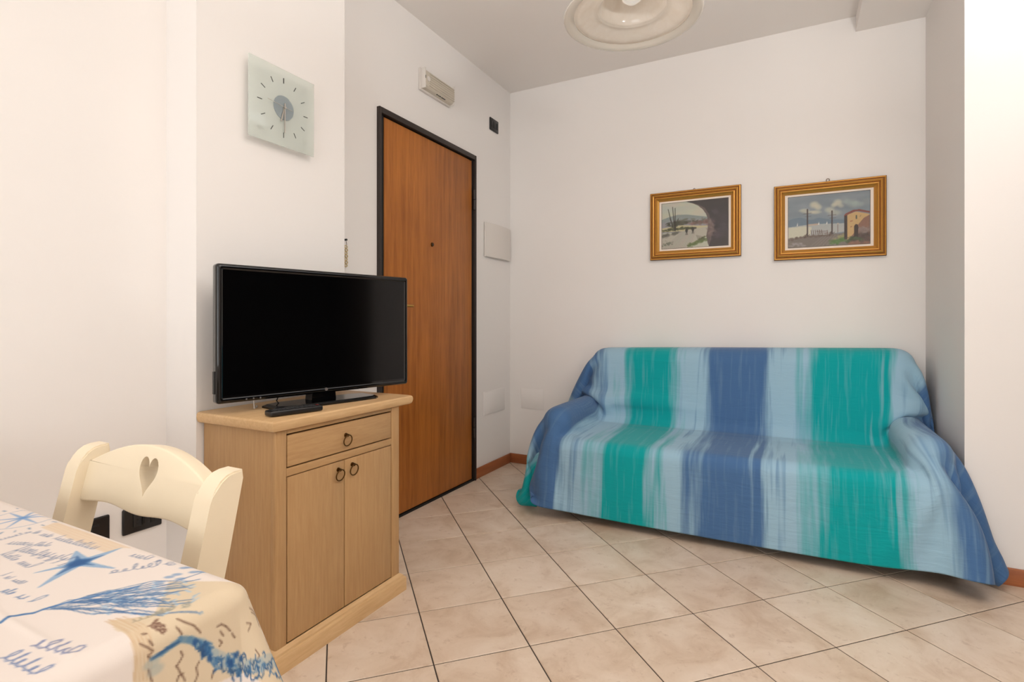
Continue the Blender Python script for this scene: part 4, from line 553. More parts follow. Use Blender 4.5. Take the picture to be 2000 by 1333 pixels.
4361,-21,-22,-20,-13,-4,19,16,15,13,9,4,3,0,-1,-1,12,15,7,-15,-44,-52,-47,-43,-27,-17,-4,1,0,1,2,4,4,4,5,5,6,5,5,6,5,5,5,5,5,6,7,6,2,0,0,0,0,1,0,0,0,0,1,0,0,0,0,0,0,0,1,0,0,0,0,0,0,0,0,0,1,0,0,0,0,0,0,0,0,-1,-1,-8,-13,-18,-18,-16,-10,4,22,37,44,48,33,13,-16,7,21,12,2,10,-14,-14,-36,12,29,15,-9,-33,-45,-48,-49,-50,
4300,-19,-14,-8,4,2,4,5,5,5,4,2,3,1,3,11,10,11,9,10,8,-45,-51,-47,-41,-37,-20,-1,3,4,6,5,5,6,5,5,5,5,5,4,4,5,4,3,4,4,6,6,7,4,3,1,1,0,0,0,0,0,1,0,0,0,0,0,0,0,1,0,0,0,0,0,0,0,0,0,0,0,1,0,0,0,0,0,-1,0,0,-10,-20,-26,-19,-10,10,34,45,15,46,38,12,-4,-8,-11,-9,7,5,2,-11,4,3,-12,1,19,16,0,-20,-40,-48,-50,
4239,-9,-7,-6,-4,-2,0,1,3,5,5,6,5,4,1,6,12,13,8,8,8,-9,-31,-4,-45,-42,-46,-18,3,9,12,8,6,6,6,5,5,4,3,3,2,2,2,2,2,1,2,2,3,2,3,2,3,2,2,3,4,1,0,0,0,0,0,0,0,1,0,0,0,0,0,0,0,0,0,0,0,1,0,0,0,0,0,0,0,-1,0,-15,-29,-24,-6,10,31,51,1,-3,26,24,2,-5,-7,-4,-4,-6,1,5,-3,-5,7,6,-1,3,14,14,5,-10,-28,-44,
4174,-7,-7,-6,-5,-3,-1,3,6,8,9,9,8,7,6,4,3,4,7,7,6,6,-6,-14,-10,-6,-50,-38,0,28,19,8,6,5,4,4,3,3,2,0,0,0,0,0,0,0,0,0,0,0,0,0,0,0,0,1,0,0,0,0,0,0,0,0,0,1,0,0,0,0,0,0,0,0,0,0,0,0,0,0,1,-1,1,0,-1,0,0,-27,-28,-10,19,17,50,-2,11,-2,0,-4,-5,-5,-7,-5,-3,-6,2,2,-1,1,1,5,7,6,5,10,8,7,-2,-16,
4110,-7,-7,-6,-3,-1,2,5,8,9,8,7,5,4,4,3,3,4,8,7,7,6,9,15,15,-26,-5,-44,4,5,27,6,1,-1,0,0,0,0,0,0,0,0,0,0,0,0,0,0,0,0,0,0,0,0,1,0,0,0,0,0,0,0,0,0,1,0,0,0,0,0,0,0,0,0,-1,0,-1,1,-2,0,1,-1,4,-2,2,-1,0,-33,-20,11,45,6,10,-9,-16,-11,-5,-4,-4,-5,-3,-5,-8,-1,4,0,-3,-2,1,4,7,8,9,6,8,5,6,1,
4047,-5,-4,-3,-1,2,3,2,1,5,6,8,5,5,4,5,4,4,5,7,8,8,11,12,14,19,-1,-2,-1,0,0,1,0,-1,0,0,0,0,0,0,0,0,0,0,0,0,0,0,0,0,0,0,0,0,1,0,0,0,-1,-1,1,1,0,-1,-1,0,-1,-1,0,1,-1,-2,0,0,-1,1,-3,1,-1,1,0,0,2,1,0,0,1,-11,-22,27,15,-15,-11,-16,-12,-9,-8,-7,-5,-4,-3,-2,-2,-1,-2,-2,-2,-4,-1,6,7,8,9,5,6,5,4,4,
3989,1,-1,0,1,1,2,1,0,-1,0,4,7,7,4,2,3,4,6,7,7,10,12,14,14,17,14,4,-11,-1,2,0,3,-2,0,-3,4,-4,2,-2,1,2,0,-1,-2,0,1,1,0,0,-1,-1,0,2,-1,3,-3,2,-2,0,1,1,0,-2,-2,2,-1,0,5,-1,-3,1,-4,3,2,1,-4,1,-1,6,-4,-2,2,2,0,-3,1,-1,1,9,-3,-23,-14,-14,-14,-12,-9,-7,-5,-4,-3,-3,-1,-2,-1,-2,-2,1,8,6,4,3,2,5,6,5,5,3,
3926,2,3,2,2,2,2,2,2,1,1,0,-1,3,4,5,3,3,5,7,8,10,12,15,15,18,20,1,4,-1,-1,0,4,-1,-3,0,1,-3,3,-1,-1,3,0,-3,2,-2,0,1,0,1,-2,1,-1,1,-1,0,1,1,-1,0,1,1,-2,-1,2,0,1,-1,0,0,-1,0,1,0,-2,1,-1,1,-1,1,1,-1,2,-1,0,0,0,1,-3,-3,-2,-21,-16,-17,-15,-13,-10,-7,-5,-4,-3,-2,-3,-3,0,2,3,3,2,2,2,2,3,4,6,6,7,3,
3861,3,2,3,4,3,2,2,2,2,2,2,2,1,1,0,3,3,5,7,8,11,12,15,15,18,20,0,4,0,-1,-1,3,-2,-1,0,0,-1,2,-2,-1,1,2,-2,2,-3,2,1,0,-1,-1,0,-1,2,-1,0,1,0,-1,1,0,2,-2,-2,3,-2,2,1,-1,-1,1,1,-2,1,-1,-1,0,2,-2,1,0,1,1,-2,2,-2,0,0,-4,1,-1,-22,-16,-17,-15,-14,-9,-8,-5,-4,-3,-1,0,1,0,0,0,0,1,2,2,3,4,7,7,7,6,3,
3802,1,1,1,3,2,3,2,3,2,2,2,2,2,1,2,2,3,4,6,8,11,12,14,15,18,18,2,2,0,0,0,1,-1,0,-1,0,0,0,-1,0,0,0,0,0,0,0,0,1,-1,0,-1,0,0,0,0,1,0,0,0,0,1,-1,0,0,0,1,0,0,0,0,0,0,0,0,-1,0,1,0,0,0,1,0,0,0,0,-1,0,-1,-2,-1,-20,-16,-17,-15,-13,-10,-7,-5,-4,-2,0,-1,0,0,0,-1,1,3,4,5,6,6,5,5,4,3,2,
3756,-2,-1,-1,-1,1,0,1,1,1,2,2,3,2,1,2,2,2,5,6,8,11,12,15,15,17,19,1,2,0,0,0,0,0,-1,0,0,0,0,-1,0,0,0,0,0,0,0,0,0,0,-1,0,0,0,0,0,0,0,0,1,0,0,0,0,0,0,1,0,0,0,0,0,0,0,0,-1,0,1,-1,1,0,1,0,0,0,-1,0,0,-2,-2,1,-21,-16,-17,-15,-13,-10,-8,-5,-3,-2,0,1,-2,0,1,5,5,5,4,3,3,3,3,3,3,2,2,
3731,-5,-5,-4,-5,-4,-3,-4,-3,-3,-1,1,3,3,2,2,1,2,3,6,7,11,12,15,15,18,18,1,1,1,0,0,0,-1,0,0,-1,0,0,-1,0,0,0,0,0,0,0,0,0,0,-1,0,0,0,0,0,0,0,0,0,1,0,0,0,0,0,0,1,0,0,0,0,0,0,0,-1,1,0,0,0,1,0,0,0,1,-1,0,-1,-1,-1,-1,-19,-17,-17,-14,-13,-10,-7,-5,-2,-1,0,2,2,2,2,2,2,2,3,2,3,3,3,3,2,3,3,
3699,-4,-4,-4,-5,-5,-5,-5,-6,-7,-6,-7,-4,-1,2,3,1,1,4,5,8,10,13,15,15,18,18,0,2,0,0,0,0,0,-1,0,0,-1,0,0,-1,0,0,0,0,0,0,0,0,0,0,-1,0,0,0,0,0,0,1,0,0,0,0,0,0,0,1,0,0,0,0,0,0,0,0,0,0,0,0,1,0,0,1,0,0,0,-1,0,-1,-2,-1,-18,-17,-17,-14,-13,-10,-8,-4,-3,-1,1,2,2,2,2,1,2,3,2,3,3,3,4,4,5,4,6,
3647,-4,-4,-4,-4,-4,-4,-5,-5,-5,-4,-5,-5,-5,-6,-4,0,0,2,4,7,11,12,16,15,18,20,0,1,0,0,0,-1,0,0,-1,0,0,-1,0,0,-1,0,0,0,0,0,0,0,0,-1,0,0,0,0,0,0,0,0,0,1,0,0,0,0,0,0,0,1,0,0,0,0,0,0,0,0,0,1,0,0,1,0,0,1,0,-1,0,-1,-1,0,-20,-17,-17,-15,-13,-10,-7,-4,-1,0,2,1,1,1,3,3,5,4,3,4,4,4,4,4,5,4,5,
3585,-4,-4,-4,-4,-4,-4,-5,-5,-5,-5,-5,-6,-5,-4,-4,-2,-1,2,5,7,10,13,16,16,17,19,0,1,0,0,0,0,-1,0,0,-1,0,0,-1,0,0,0,0,-1,0,0,0,0,0,0,-1,0,0,0,0,0,0,1,0,0,0,0,0,0,0,1,0,0,0,0,0,0,0,0,0,0,1,0,0,1,0,0,1,0,0,0,-1,0,-2,1,-20,-17,-17,-15,-14,-9,-7,-4,-1,0,2,2,3,3,3,3,3,3,4,3,4,4,4,4,4,4,4,
3520,-3,-4,-4,-4,-4,-4,-5,-5,-5,-6,-5,-5,-4,-2,-4,-4,-3,0,3,7,10,13,17,17,18,18,1,1,0,0,0,-1,0,-1,0,0,-1,0,-1,0,0,0,-1,0,0,0,0,0,0,-1,0,0,0,0,0,0,0,0,0,1,0,0,0,0,0,0,0,1,0,0,0,0,0,0,1,0,0,0,1,0,1,0,0,1,0,0,0,-1,0,0,-20,-18,-19,-16,-13,-10,-6,-3,1,2,3,3,3,3,1,2,3,3,3,4,3,4,4,4,4,4,4,
3468,-3,-4,-3,-4,-4,-5,-4,-5,-5,-5,-5,-3,-6,-8,-11,-6,-2,0,3,6,11,14,16,17,19,19,-1,1,0,-1,0,0,-1,0,-1,0,-1,0,0,-1,0,0,0,0,-1,0,0,0,0,0,0,-1,0,0,0,0,1,0,0,0,0,0,0,0,0,1,0,0,0,0,0,0,1,0,0,0,0,1,0,1,0,0,1,0,0,0,0,0,-1,2,-21,-18,-19,-16,-13,-10,-6,-3,0,3,3,3,4,3,4,3,4,3,3,3,3,3,4,3,4,2,3,
3432,0,0,-1,-2,-4,-5,-7,-7,-8,-9,-10,-13,-13,-12,-10,-7,-6,-2,2,6,10,15,18,18,20,20,-1,0,0,-1,0,-1,0,-1,0,-1,0,-1,0,0,-1,0,0,0,-1,0,0,0,0,-1,0,0,0,0,0,0,0,0,0,1,0,0,0,0,0,0,0,1,0,0,0,0,1,0,0,0,1,0,0,1,0,1,0,1,0,0,1,0,-1,2,-22,-19,-20,-17,-15,-9,-5,-1,2,5,4,2,3,3,4,4,4,4,5,5,5,5,5,4,4,3,2,
3416,2,0,-5,-6,-10,-11,-13,-12,-14,-15,-14,-14,-13,-12,-11,-8,-5,-3,2,6,11,14,18,18,20,18,0,0,0,0,-1,0,-1,0,-1,0,-1,0,-1,0,-1,0,0,0,0,-1,0,0,0,0,0,0,-1,0,0,0,0,1,0,0,0,0,0,0,0,1,0,0,0,0,0,1,0,0,0,1,0,0,1,0,1,0,1,0,1,0,0,0,0,1,-21,-19,-20,-17,-14,-10,-5,-1,2,5,4,2,3,3,4,3,5,4,5,5,5,5,6,5,5,5,6,
3389,0,-8,-11,-13,-13,-15,-14,-15,-15,-15,-14,-13,-13,-11,-11,-10,-9,-5,0,5,10,15,20,20,22,19,-1,0,-1,0,-1,-1,0,-1,-1,0,-1,0,-1,0,0,-1,0,0,-1,0,0,0,0,0,-1,0,0,0,0,0,0,0,0,1,0,0,0,0,0,0,1,0,0,0,0,1,0,0,0,1,0,1,0,1,0,1,1,0,1,0,1,0,0,2,-22,-21,-22,-19,-15,-8,-4,2,5,7,9,9,3,0,1,1,3,3,3,3,4,5,5,6,5,6,5,
3342,-4,-13,-14,-14,-15,-15,-15,-14,-15,-14,-15,-13,-12,-12,-11,-10,-9,-5,0,4,10,15,19,21,21,19,-1,-1,0,-1,-1,0,-1,-1,0,-1,0,-1,0,-1,0,0,-1,0,0,0,-1,0,0,0,0,0,0,-1,0,0,1,0,0,0,0,0,0,0,0,1,0,0,0,0,1,0,0,0,1,0,0,1,0,1,1,0,1,1,0,1,0,1,0,2,-22,-21,-22,-18,-14,-9,-3,2,6,7,10,11,14,7,5,-1,-1,0,0,2,2,2,2,2,3,4,5,
3283,-8,-13,-13,-13,-14,-15,-15,-16,-14,-14,-15,-13,-13,-11,-9,-12,-11,-7,-1,2,8,15,20,24,24,19,-3,-1,-1,-1,-1,0,-1,-1,-1,0,-1,-1,0,-1,0,0,-1,0,0,0,-1,0,0,0,0,0,-1,0,0,0,0,1,0,0,0,0,0,0,0,1,0,0,0,0,1,0,0,1,0,0,1,0,1,1,0,1,1,1,0,1,1,1,1,1,-21,-24,-24,-20,-14,-6,0,5,10,10,8,8,15,14,15,5,0,0,0,0,0,0,2,0,0,0,0,
3218,4,-15,-14,-15,-17,-15,-14,-15,-16,-15,-14,-12,-8,-6,-12,-16,-23,-23,-23,-5,24,37,33,25,27,12,-1,-1,-1,-1,-1,-1,-1,-1,0,-1,-1,0,-1,0,-1,0,0,-1,0,0,0,-1,0,0,0,0,0,0,0,0,0,0,0,0,0,0,0,0,1,0,0,0,0,1,0,0,0,1,0,1,0,1,0,1,1,0,1,1,1,1,0,1,1,1,-19,-24,-28,-35,-36,-15,6,26,29,31,21,0,2,9,15,17,17,14,11,5,0,0,-6,-8,-6,-6,-4,
3150,15,-17,-17,-14,-13,-17,-16,-16,-15,-10,-7,-1,-3,-15,-23,-17,-17,-34,-35,-9,17,40,39,35,31,9,-4,-2,-1,-1,-1,-1,-1,-1,-1,0,-1,-1,0,-1,0,-1,0,0,-1,0,0,0,-1,0,0,0,0,0,0,0,0,0,0,0,0,0,0,1,0,0,0,0,1,0,0,0,1,0,1,0,1,0,1,1,0,1,1,1,1,1,2,1,1,2,-15,-33,-37,-40,-34,-8,11,35,38,28,34,25,-2,-9,1,8,17,19,21,19,16,11,4,0,-7,-11,-10,
3089,15,-14,-16,-10,-19,-19,-16,-10,-4,2,4,-4,-20,-25,-23,-10,0,-25,-29,-6,8,24,24,29,29,0,-3,-1,-2,-1,-1,-1,-1,-1,-1,0,-1,-1,0,-1,0,0,-1,0,0,-1,0,0,0,0,-1,0,0,0,0,0,0,0,0,0,0,1,0,0,0,0,0,1,0,0,0,1,0,0,1,0,1,0,1,1,1,1,0,1,2,1,1,1,1,3,-15,-24,-28,-24,-20,-4,9,27,22,26,27,30,31,2,-17,-8,1,11,19,22,25,22,19,12,7,1,-1,
3033,28,-18,-20,-20,-19,-13,-3,8,9,3,-9,-22,-31,-21,-5,13,15,-38,-23,-26,5,0,39,21,7,-5,-2,-2,-1,-1,-2,-1,-1,-1,-1,0,-1,-1,0,-1,0,-1,0,0,-1,0,0,0,-1,0,0,0,0,0,0,0,0,0,0,0,0,0,0,0,1,0,0,0,1,0,0,0,1,0,1,0,1,0,1,1,1,1,1,1,1,1,2,1,2,2,9,-20,-21,-41,-8,1,36,20,3,8,33,26,36,32,5,-15,-15,-8,4,12,21,23,26,22,18,10,4,
2995,5,-19,-19,-13,-9,3,18,12,-3,-12,-25,-28,-18,3,26,27,-23,-36,-41,-35,2,-7,39,1,5,-4,-1,-4,-2,-1,-2,-1,-1,-1,-1,-1,-1,-1,0,-1,0,-1,0,-1,0,0,0,-1,0,0,0,0,0,0,0,0,0,0,0,0,0,0,0,0,0,1,0,0,0,1,0,0,1,0,1,0,1,1,0,1,1,1,1,2,1,2,1,2,4,2,11,-5,-12,-44,-10,2,34,43,26,-23,14,32,31,38,33,5,-13,-15,-11,-2,5,12,19,24,24,21,14,
2965,-9,-18,-17,-4,1,22,28,-3,-18,-26,-32,-14,12,32,34,2,-47,-43,-50,-37,0,-18,28,-8,-2,2,-3,-2,-3,-1,-2,-1,-1,-1,-1,0,-1,-1,0,-1,0,-1,0,0,0,-1,0,0,0,0,0,-1,0,0,0,0,0,0,0,0,0,1,0,0,0,0,0,0,1,0,0,1,0,0,1,0,1,0,1,1,1,1,1,1,1,2,1,4,3,3,0,4,9,-41,-5,0,34,41,41,20,-43,26,38,38,42,28,2,-15,-17,-11,-5,3,13,20,26,26,20,
2934,-20,-17,-8,7,17,41,9,-21,-29,-32,-15,17,36,39,15,-31,-51,-54,-48,-33,-6,-22,9,0,-2,0,-2,-1,-1,0,-1,-1,0,0,-1,0,0,-1,0,0,0,0,0,-1,0,0,0,0,0,0,0,0,0,0,0,0,0,0,0,0,0,0,0,0,0,0,0,0,0,0,1,0,0,0,0,0,1,0,0,0,1,0,1,0,1,1,1,1,2,2,0,2,4,-19,9,-7,25,46,26,48,-49,4,43,42,44,40,23,-4,-20,-17,-13,-6,3,14,24,29,27,
2899,-25,-8,6,18,23,45,-26,-27,-30,-17,24,38,41,24,-13,-47,-55,-55,-51,-31,-10,-18,17,0,-9,10,-2,2,-5,5,-4,4,-2,2,0,0,0,0,0,0,0,0,0,0,0,0,0,0,0,0,0,0,0,0,0,0,0,0,0,0,0,0,0,0,0,0,0,0,0,0,0,0,0,0,0,0,0,0,0,-2,2,-3,3,0,-6,6,-7,7,0,-1,-13,14,0,-24,27,-13,14,39,50,42,-3,-51,43,36,44,41,37,15,-9,-16,-16,-14,-8,3,15,23,28,
2858,-16,8,25,26,41,4,-39,-34,-28,34,41,40,31,1,-35,-53,-54,-54,-46,-33,-4,-19,11,18,-14,14,-10,10,-11,11,-9,9,-8,8,0,-6,6,-5,5,-4,4,-4,4,-3,3,-3,3,-2,2,-2,2,-2,2,-2,2,0,0,0,-2,2,-2,2,-2,2,-2,2,-3,3,-3,3,-4,4,-4,4,-5,5,-6,6,0,-8,8,-9,9,0,-12,12,-13,13,0,0,-29,10,-18,5,33,-17,0,28,47,45,21,-46,8,41,47,44,41,29,8,-11,-17,-18,-17,-7,4,16,25,
2825,8,27,38,36,13,-37,-36,-22,27,37,41,35,13,-20,-46,-54,-54,-55,-45,-30,-2,-11,19,16,-11,11,-12,11,-11,11,-9,10,-10,10,0,-8,8,-7,7,-6,6,-5,5,-5,5,-4,4,-4,4,-4,4,-3,3,-3,3,0,-1,1,-3,3,-3,3,-3,3,-4,4,-4,4,-5,5,-5,5,-6,6,-7,7,-7,7,0,-9,9,-10,10,-2,-11,12,-11,12,0,-12,-30,-5,0,25,24,-20,-13,16,37,47,41,-5,-27,21,46,48,43,40,20,1,-13,-19,-22,-18,-5,6,18,
2824,30,37,36,31,-43,-31,-24,8,43,39,37,24,-5,-35,-52,-54,-53,-54,-43,-26,-2,-5,21,19,-6,7,-12,9,-10,11,-9,10,-9,9,1,-8,8,-7,7,-6,6,-6,6,-5,5,-5,5,-4,4,-4,4,-4,4,-4,4,-1,0,1,-4,4,-3,3,-4,4,-4,4,-4,4,-5,5,-5,5,-6,6,-7,7,-8,7,0,-9,9,-9,10,-4,-10,13,-9,10,-6,-22,-23,-2,15,28,11,-23,-21,6,28,43,47,25,-17,-3,32,48,50,43,32,12,-6,-17,-24,-24,-15,-4,7,
2850,37,37,31,-12,-45,-27,-7,31,47,39,31,9,-20,-46,-55,-54,-53,-53,-39,-22,-2,-1,21,21,3,2,-12,8,-9,10,-8,9,-8,8,1,-7,7,-6,6,-5,5,-5,5,-4,4,-4,4,-3,3,-3,3,-3,4,-4,3,0,0,1,-4,3,-2,2,-3,3,-3,3,-3,3,-4,4,-4,4,-5,5,-6,6,-6,6,0,-9,8,-8,9,-4,-8,12,-5,3,-16,-23,-12,7,25,20,0,-26,-26,-2,18,37,49,42,13,-12,13,38,52,47,41,23,2,-11,-23,-28,-21,-14,-5,
2882,38,29,2,-33,-39,-15,16,42,48,36,22,-3,-35,-54,-55,-50,-57,-49,-32,-20,-4,1,19,24,8,2,-10,5,-8,8,-5,7,-7,8,1,-6,5,-5,6,-5,5,-4,4,-4,4,-3,3,-3,3,-3,3,-2,2,-2,2,0,0,0,-2,2,-2,2,-2,2,-3,3,-3,3,-4,4,-4,4,-5,5,-5,4,-5,5,0,-7,6,-7,8,-5,-4,9,-3,-5,-22,-17,-2,15,27,9,-7,-29,-30,-8,11,32,46,47,35,6,-3,26,46,53,47,31,12,-5,-19,-28,-26,-20,-15,
2916,28,5,-21,-37,-28,4,33,48,47,32,13,-18,-47,-57,-51,-54,-55,-42,-27,-21,-6,2,17,24,13,5,-7,1,-6,6,-4,6,-5,6,1,-5,5,-4,4,-4,4,-3,3,-2,2,-2,3,-2,2,-2,2,-2,2,-2,2,0,0,0,-2,2,-2,2,-2,2,-2,2,-3,2,-2,2,-2,2,-3,3,-4,4,-5,4,0,-6,5,-5,6,-5,-1,6,-5,-13,-20,-8,6,21,20,2,-13,-32,-33,-14,6,26,44,49,44,25,1,13,39,52,52,41,21,2,-15,-25,-28,-23,-18,
2939,5,-13,-30,-32,-10,19,44,50,44,27,-1,-29,-57,-49,-54,-57,-46,-36,-25,-24,-9,1,15,24,17,8,-3,-1,-5,4,-3,5,-3,4,1,-3,3,-3,3,-2,3,-2,2,-2,2,-1,1,-1,1,-1,1,-1,1,0,1,0,0,0,-1,0,0,0,-1,1,-1,1,-1,1,-2,2,-2,1,-2,2,-2,2,-3,2,0,-4,3,-4,4,-3,0,2,-9,-17,-12,-1,13,22,10,-3,-19,-35,-35,-17,1,23,40,49,49,36,16,7,31,48,55,47,31,10,-9,-22,-28,-23,-15,
2946,-26,-16,-26,-20,4,31,51,50,43,13,-16,-36,-52,-54,-56,-52,-31,-35,-28,-27,-12,0,13,23,19,10,2,-1,-4,2,-1,3,-2,3,1,-2,2,-1,1,-1,2,-1,1,-1,1,0,1,-1,1,-1,1,0,0,0,1,0,0,0,-1,0,0,0,0,0,-1,1,-1,0,0,0,-1,1,-1,0,-1,1,-1,0,0,-2,0,-1,1,-2,0,-3,-12,-12,-6,6,18,15,3,-8,-24,-37,-37,-20,-3,19,38,49,51,43,27,10,26,44,55,53,39,19,-3,-18,-28,-19,-8,
2962,-43,-28,-23,-12,15,38,55,51,28,-5,-22,-38,-54,-46,-57,-55,-11,-31,-34,-28,-15,-2,11,21,20,13,5,1,-2,0,0,1,1,1,1,-1,1,0,1,0,0,0,1,0,0,0,0,0,1,0,0,0,0,0,0,1,0,-1,0,0,0,0,0,0,-1,0,0,0,0,0,-1,0,0,0,-1,0,0,0,-1,-1,-1,0,-1,-1,-2,-7,-9,-7,1,10,16,8,-2,-14,-28,-39,-38,-22,-6,16,35,49,53,47,36,18,21,42,53,56,47,27,6,-18,-24,-10,-3,
2986,-49,-42,-27,-10,21,44,55,51,-8,-17,-21,-31,-48,-50,-50,-54,2,-32,-34,-28,-17,-2,10,19,20,13,8,3,1,0,1,1,0,1,1,0,1,0,0,1,0,0,1,0,0,0,0,0,1,0,0,0,0,0,0,0,0,0,0,0,0,0,0,0,-1,0,0,0,0,0,-1,0,0,0,-1,0,-1,0,-1,0,-1,-1,-1,-3,-3,-5,-6,0,5,10,10,2,-7,-19,-30,-42,-38,-25,-8,14,34,48,53,51,41,27,21,40,52,56,52,36,15,-10,-20,-3,-1,
3009,-49,-49,-37,-7,21,54,46,0,-14,-16,-16,-28,-40,-46,-55,-61,-20,2,-15,-23,-25,2,9,18,18,14,9,5,3,2,1,1,1,1,1,1,0,1,0,0,1,0,0,1,0,0,0,0,1,0,0,0,0,0,0,0,0,0,0,0,0,0,0,0,-1,0,0,0,0,-1,0,0,0,-1,0,-1,0,-1,0,-1,-1,-1,-1,-2,-3,-2,-1,2,6,6,3,-2,-11,-22,-33,-43,-40,-25,-10,13,32,47,55,52,45,33,26,39,50,56,56,41,25,-9,-1,1,-1,
3032,-49,-51,-44,-10,22,35,20,-14,-15,-13,-13,-28,-38,-39,-46,-49,-59,-14,4,1,-6,6,9,14,15,12,9,7,5,3,3,2,2,1,1,1,1,0,1,0,1,0,0,1,0,0,0,0,0,1,0,0,0,0,0,0,0,0,0,0,0,0,0,0,-1,0,0,0,0,-1,0,0,-1,0,0,-1,0,-1,-1,0,-1,-1,-1,0,-1,1,0,2,2,1,-1,-5,-12,-25,-34,-45,-41,-27,-10,11,32,47,55,54,47,38,32,39,49,56,57,45,33,14,4,1,0,
650,57,57,59,57,60,57,60,56,58,60,37,42,48,44,56,50,62,54,66,60,1,-44,-57,-59,-58,-36,1,2,-2,0,2,-1,-2,5,-3,0,2,1,1,-5,3,-2,5,-3,1,-4,4,-1,0,-3,3,-1,0,5,-2,-1,-3,-1,3,-2,-1,3,-4,4,1,-3,2,1,-3,0,2,0,-1,0,0,2,-1,0,-4,5,2,-2,-7,3,1,1,2,-5,1,10,55,57,58,61,11,4,-6,-66,-61,-57,-61,-57,-60,-57,-59,-58,-60,-55,-57,-54,-55,-51,-52,-46,-45,-45,-46,
662,55,55,56,56,57,58,58,56,43,44,48,46,48,49,58,55,62,57,65,61,1,-3,-37,-52,-58,-35,-1,4,-2,-2,3,0,0,-3,4,-5,4,-4,0,3,-1,1,-5,1,1,0,0,5,-4,-1,0,0,4,-6,4,-4,8,-3,-2,2,-3,1,1,-2,0,2,-3,-2,5,-2,0,4,-4,3,-1,1,-1,0,-3,6,-5,2,1,-1,0,1,1,-2,0,4,61,54,62,2,6,-4,0,-62,-63,-58,-60,-58,-59,-57,-58,-57,-53,-48,-54,-53,-51,-48,-51,-41,-44,-45,-45,
680,52,53,53,54,55,55,56,57,56,49,29,41,49,55,59,57,60,57,64,58,2,0,-1,-30,-58,-33,1,0,-1,-1,-2,5,-5,2,1,-2,4,-1,2,-2,1,0,1,-2,-2,0,0,1,-1,3,4,-6,-2,1,2,1,0,-1,2,-4,2,2,0,-3,3,-2,-2,3,0,-2,1,-3,4,-1,3,-8,5,-2,1,3,-2,4,-3,0,0,-4,2,3,-3,5,60,55,-2,2,0,4,0,-64,-64,-58,-59,-57,-58,-56,-57,-48,-40,-54,-52,-48,-45,-47,-50,-34,-48,-44,-41,
705,50,50,52,52,52,53,53,54,55,57,47,24,51,49,55,56,56,57,58,26,-14,-2,0,3,0,-13,-14,4,7,6,-4,-3,0,1,1,0,1,1,0,0,0,1,0,0,0,0,1,0,0,1,1,-1,0,1,1,0,1,0,1,-1,2,1,1,-1,2,-1,-3,-1,0,0,0,0,1,0,0,-1,1,0,0,0,0,-1,-1,-1,-2,-1,4,4,-8,-6,7,17,5,-30,8,14,21,-52,-53,-54,-56,-54,-53,-51,-49,-30,-46,-60,-47,-45,-43,-39,-52,-35,-42,-44,-43,
733,50,50,51,51,51,52,52,52,50,50,53,39,56,30,47,53,55,48,52,-8,11,12,35,30,-11,-14,7,3,7,2,-2,-1,-1,1,1,1,1,0,1,0,0,0,1,0,0,0,1,0,1,0,1,0,0,1,0,1,0,0,0,0,0,0,0,-1,1,0,0,0,0,0,1,0,0,1,-1,0,1,0,0,0,-1,-1,-1,-1,-1,-1,1,1,-4,-5,5,-7,2,-35,-25,4,23,-28,-55,-54,-54,-47,-48,-48,-48,-32,-49,-46,-45,-43,-47,-42,-36,-47,-42,-42,-45,
764,51,50,51,50,53,51,54,51,55,51,48,46,47,37,43,44,46,43,38,30,25,22,5,4,16,17,5,2,-2,3,4,5,0,1,1,1,1,0,0,1,0,0,1,0,0,0,1,0,1,0,0,0,1,0,0,1,0,0,-1,0,0,1,0,1,1,0,0,0,0,2,0,0,0,1,0,0,0,0,0,0,0,-2,-1,-1,-2,-1,-4,2,-3,-4,3,-5,-20,-26,-18,-20,-14,-15,-35,-53,-48,-41,-45,-43,-43,-45,-47,-42,-45,-43,-46,-47,-36,-48,-47,-46,-48,
795,51,50,51,50,53,51,54,51,55,52,54,47,48,47,43,41,48,43,42,31,27,13,12,10,8,5,7,9,8,7,1,-3,0,1,2,1,1,0,1,1,0,1,0,1,1,0,1,0,1,1,0,1,0,1,1,1,0,1,1,1,1,1,1,0,0,1,0,1,0,0,1,1,0,0,0,0,0,1,0,0,-1,0,-2,-1,-1,-3,-3,-6,-8,-9,-10,-6,-7,-11,-17,-18,-20,-30,-37,-48,-45,-42,-46,-44,-47,-44,-44,-42,-47,-45,-48,-44,-42,-48,-48,-47,-47,
829,51,49,51,50,51,50,53,51,54,52,54,51,52,48,49,46,50,44,44,30,31,20,9,8,9,7,8,9,7,2,1,2,2,2,1,1,1,1,0,1,1,0,2,1,0,1,1,0,1,0,1,-1,1,1,1,1,0,1,1,1,1,1,1,1,1,0,1,0,1,0,0,0,1,0,0,0,1,0,0,0,-2,0,0,-2,-2,-1,-5,-6,-8,-9,-9,-8,-13,-12,-9,-16,-22,-36,-58,-41,-44,-36,-52,-47,-46,-40,-45,-46,-48,-46,-48,-46,-46,-46,-47,-48,-43,
861,51,51,51,49,51,49,54,48,53,52,54,51,52,49,48,48,51,50,47,32,30,32,19,7,8,7,9,8,4,5,3,3,1,2,1,1,1,1,1,0,1,0,1,1,0,1,0,1,1,0,1,1,0,1,1,1,1,1,1,1,1,1,0,1,1,1,0,0,1,0,0,1,0,-1,0,0,1,0,0,0,-1,0,-1,-2,-1,-2,-4,-5,-8,-9,-10,-11,-12,-11,-13,-26,-26,-51,-53,-43,-48,-31,-46,-45,-42,-43,-48,-46,-49,-46,-48,-46,-49,-45,-48,-45,-42,
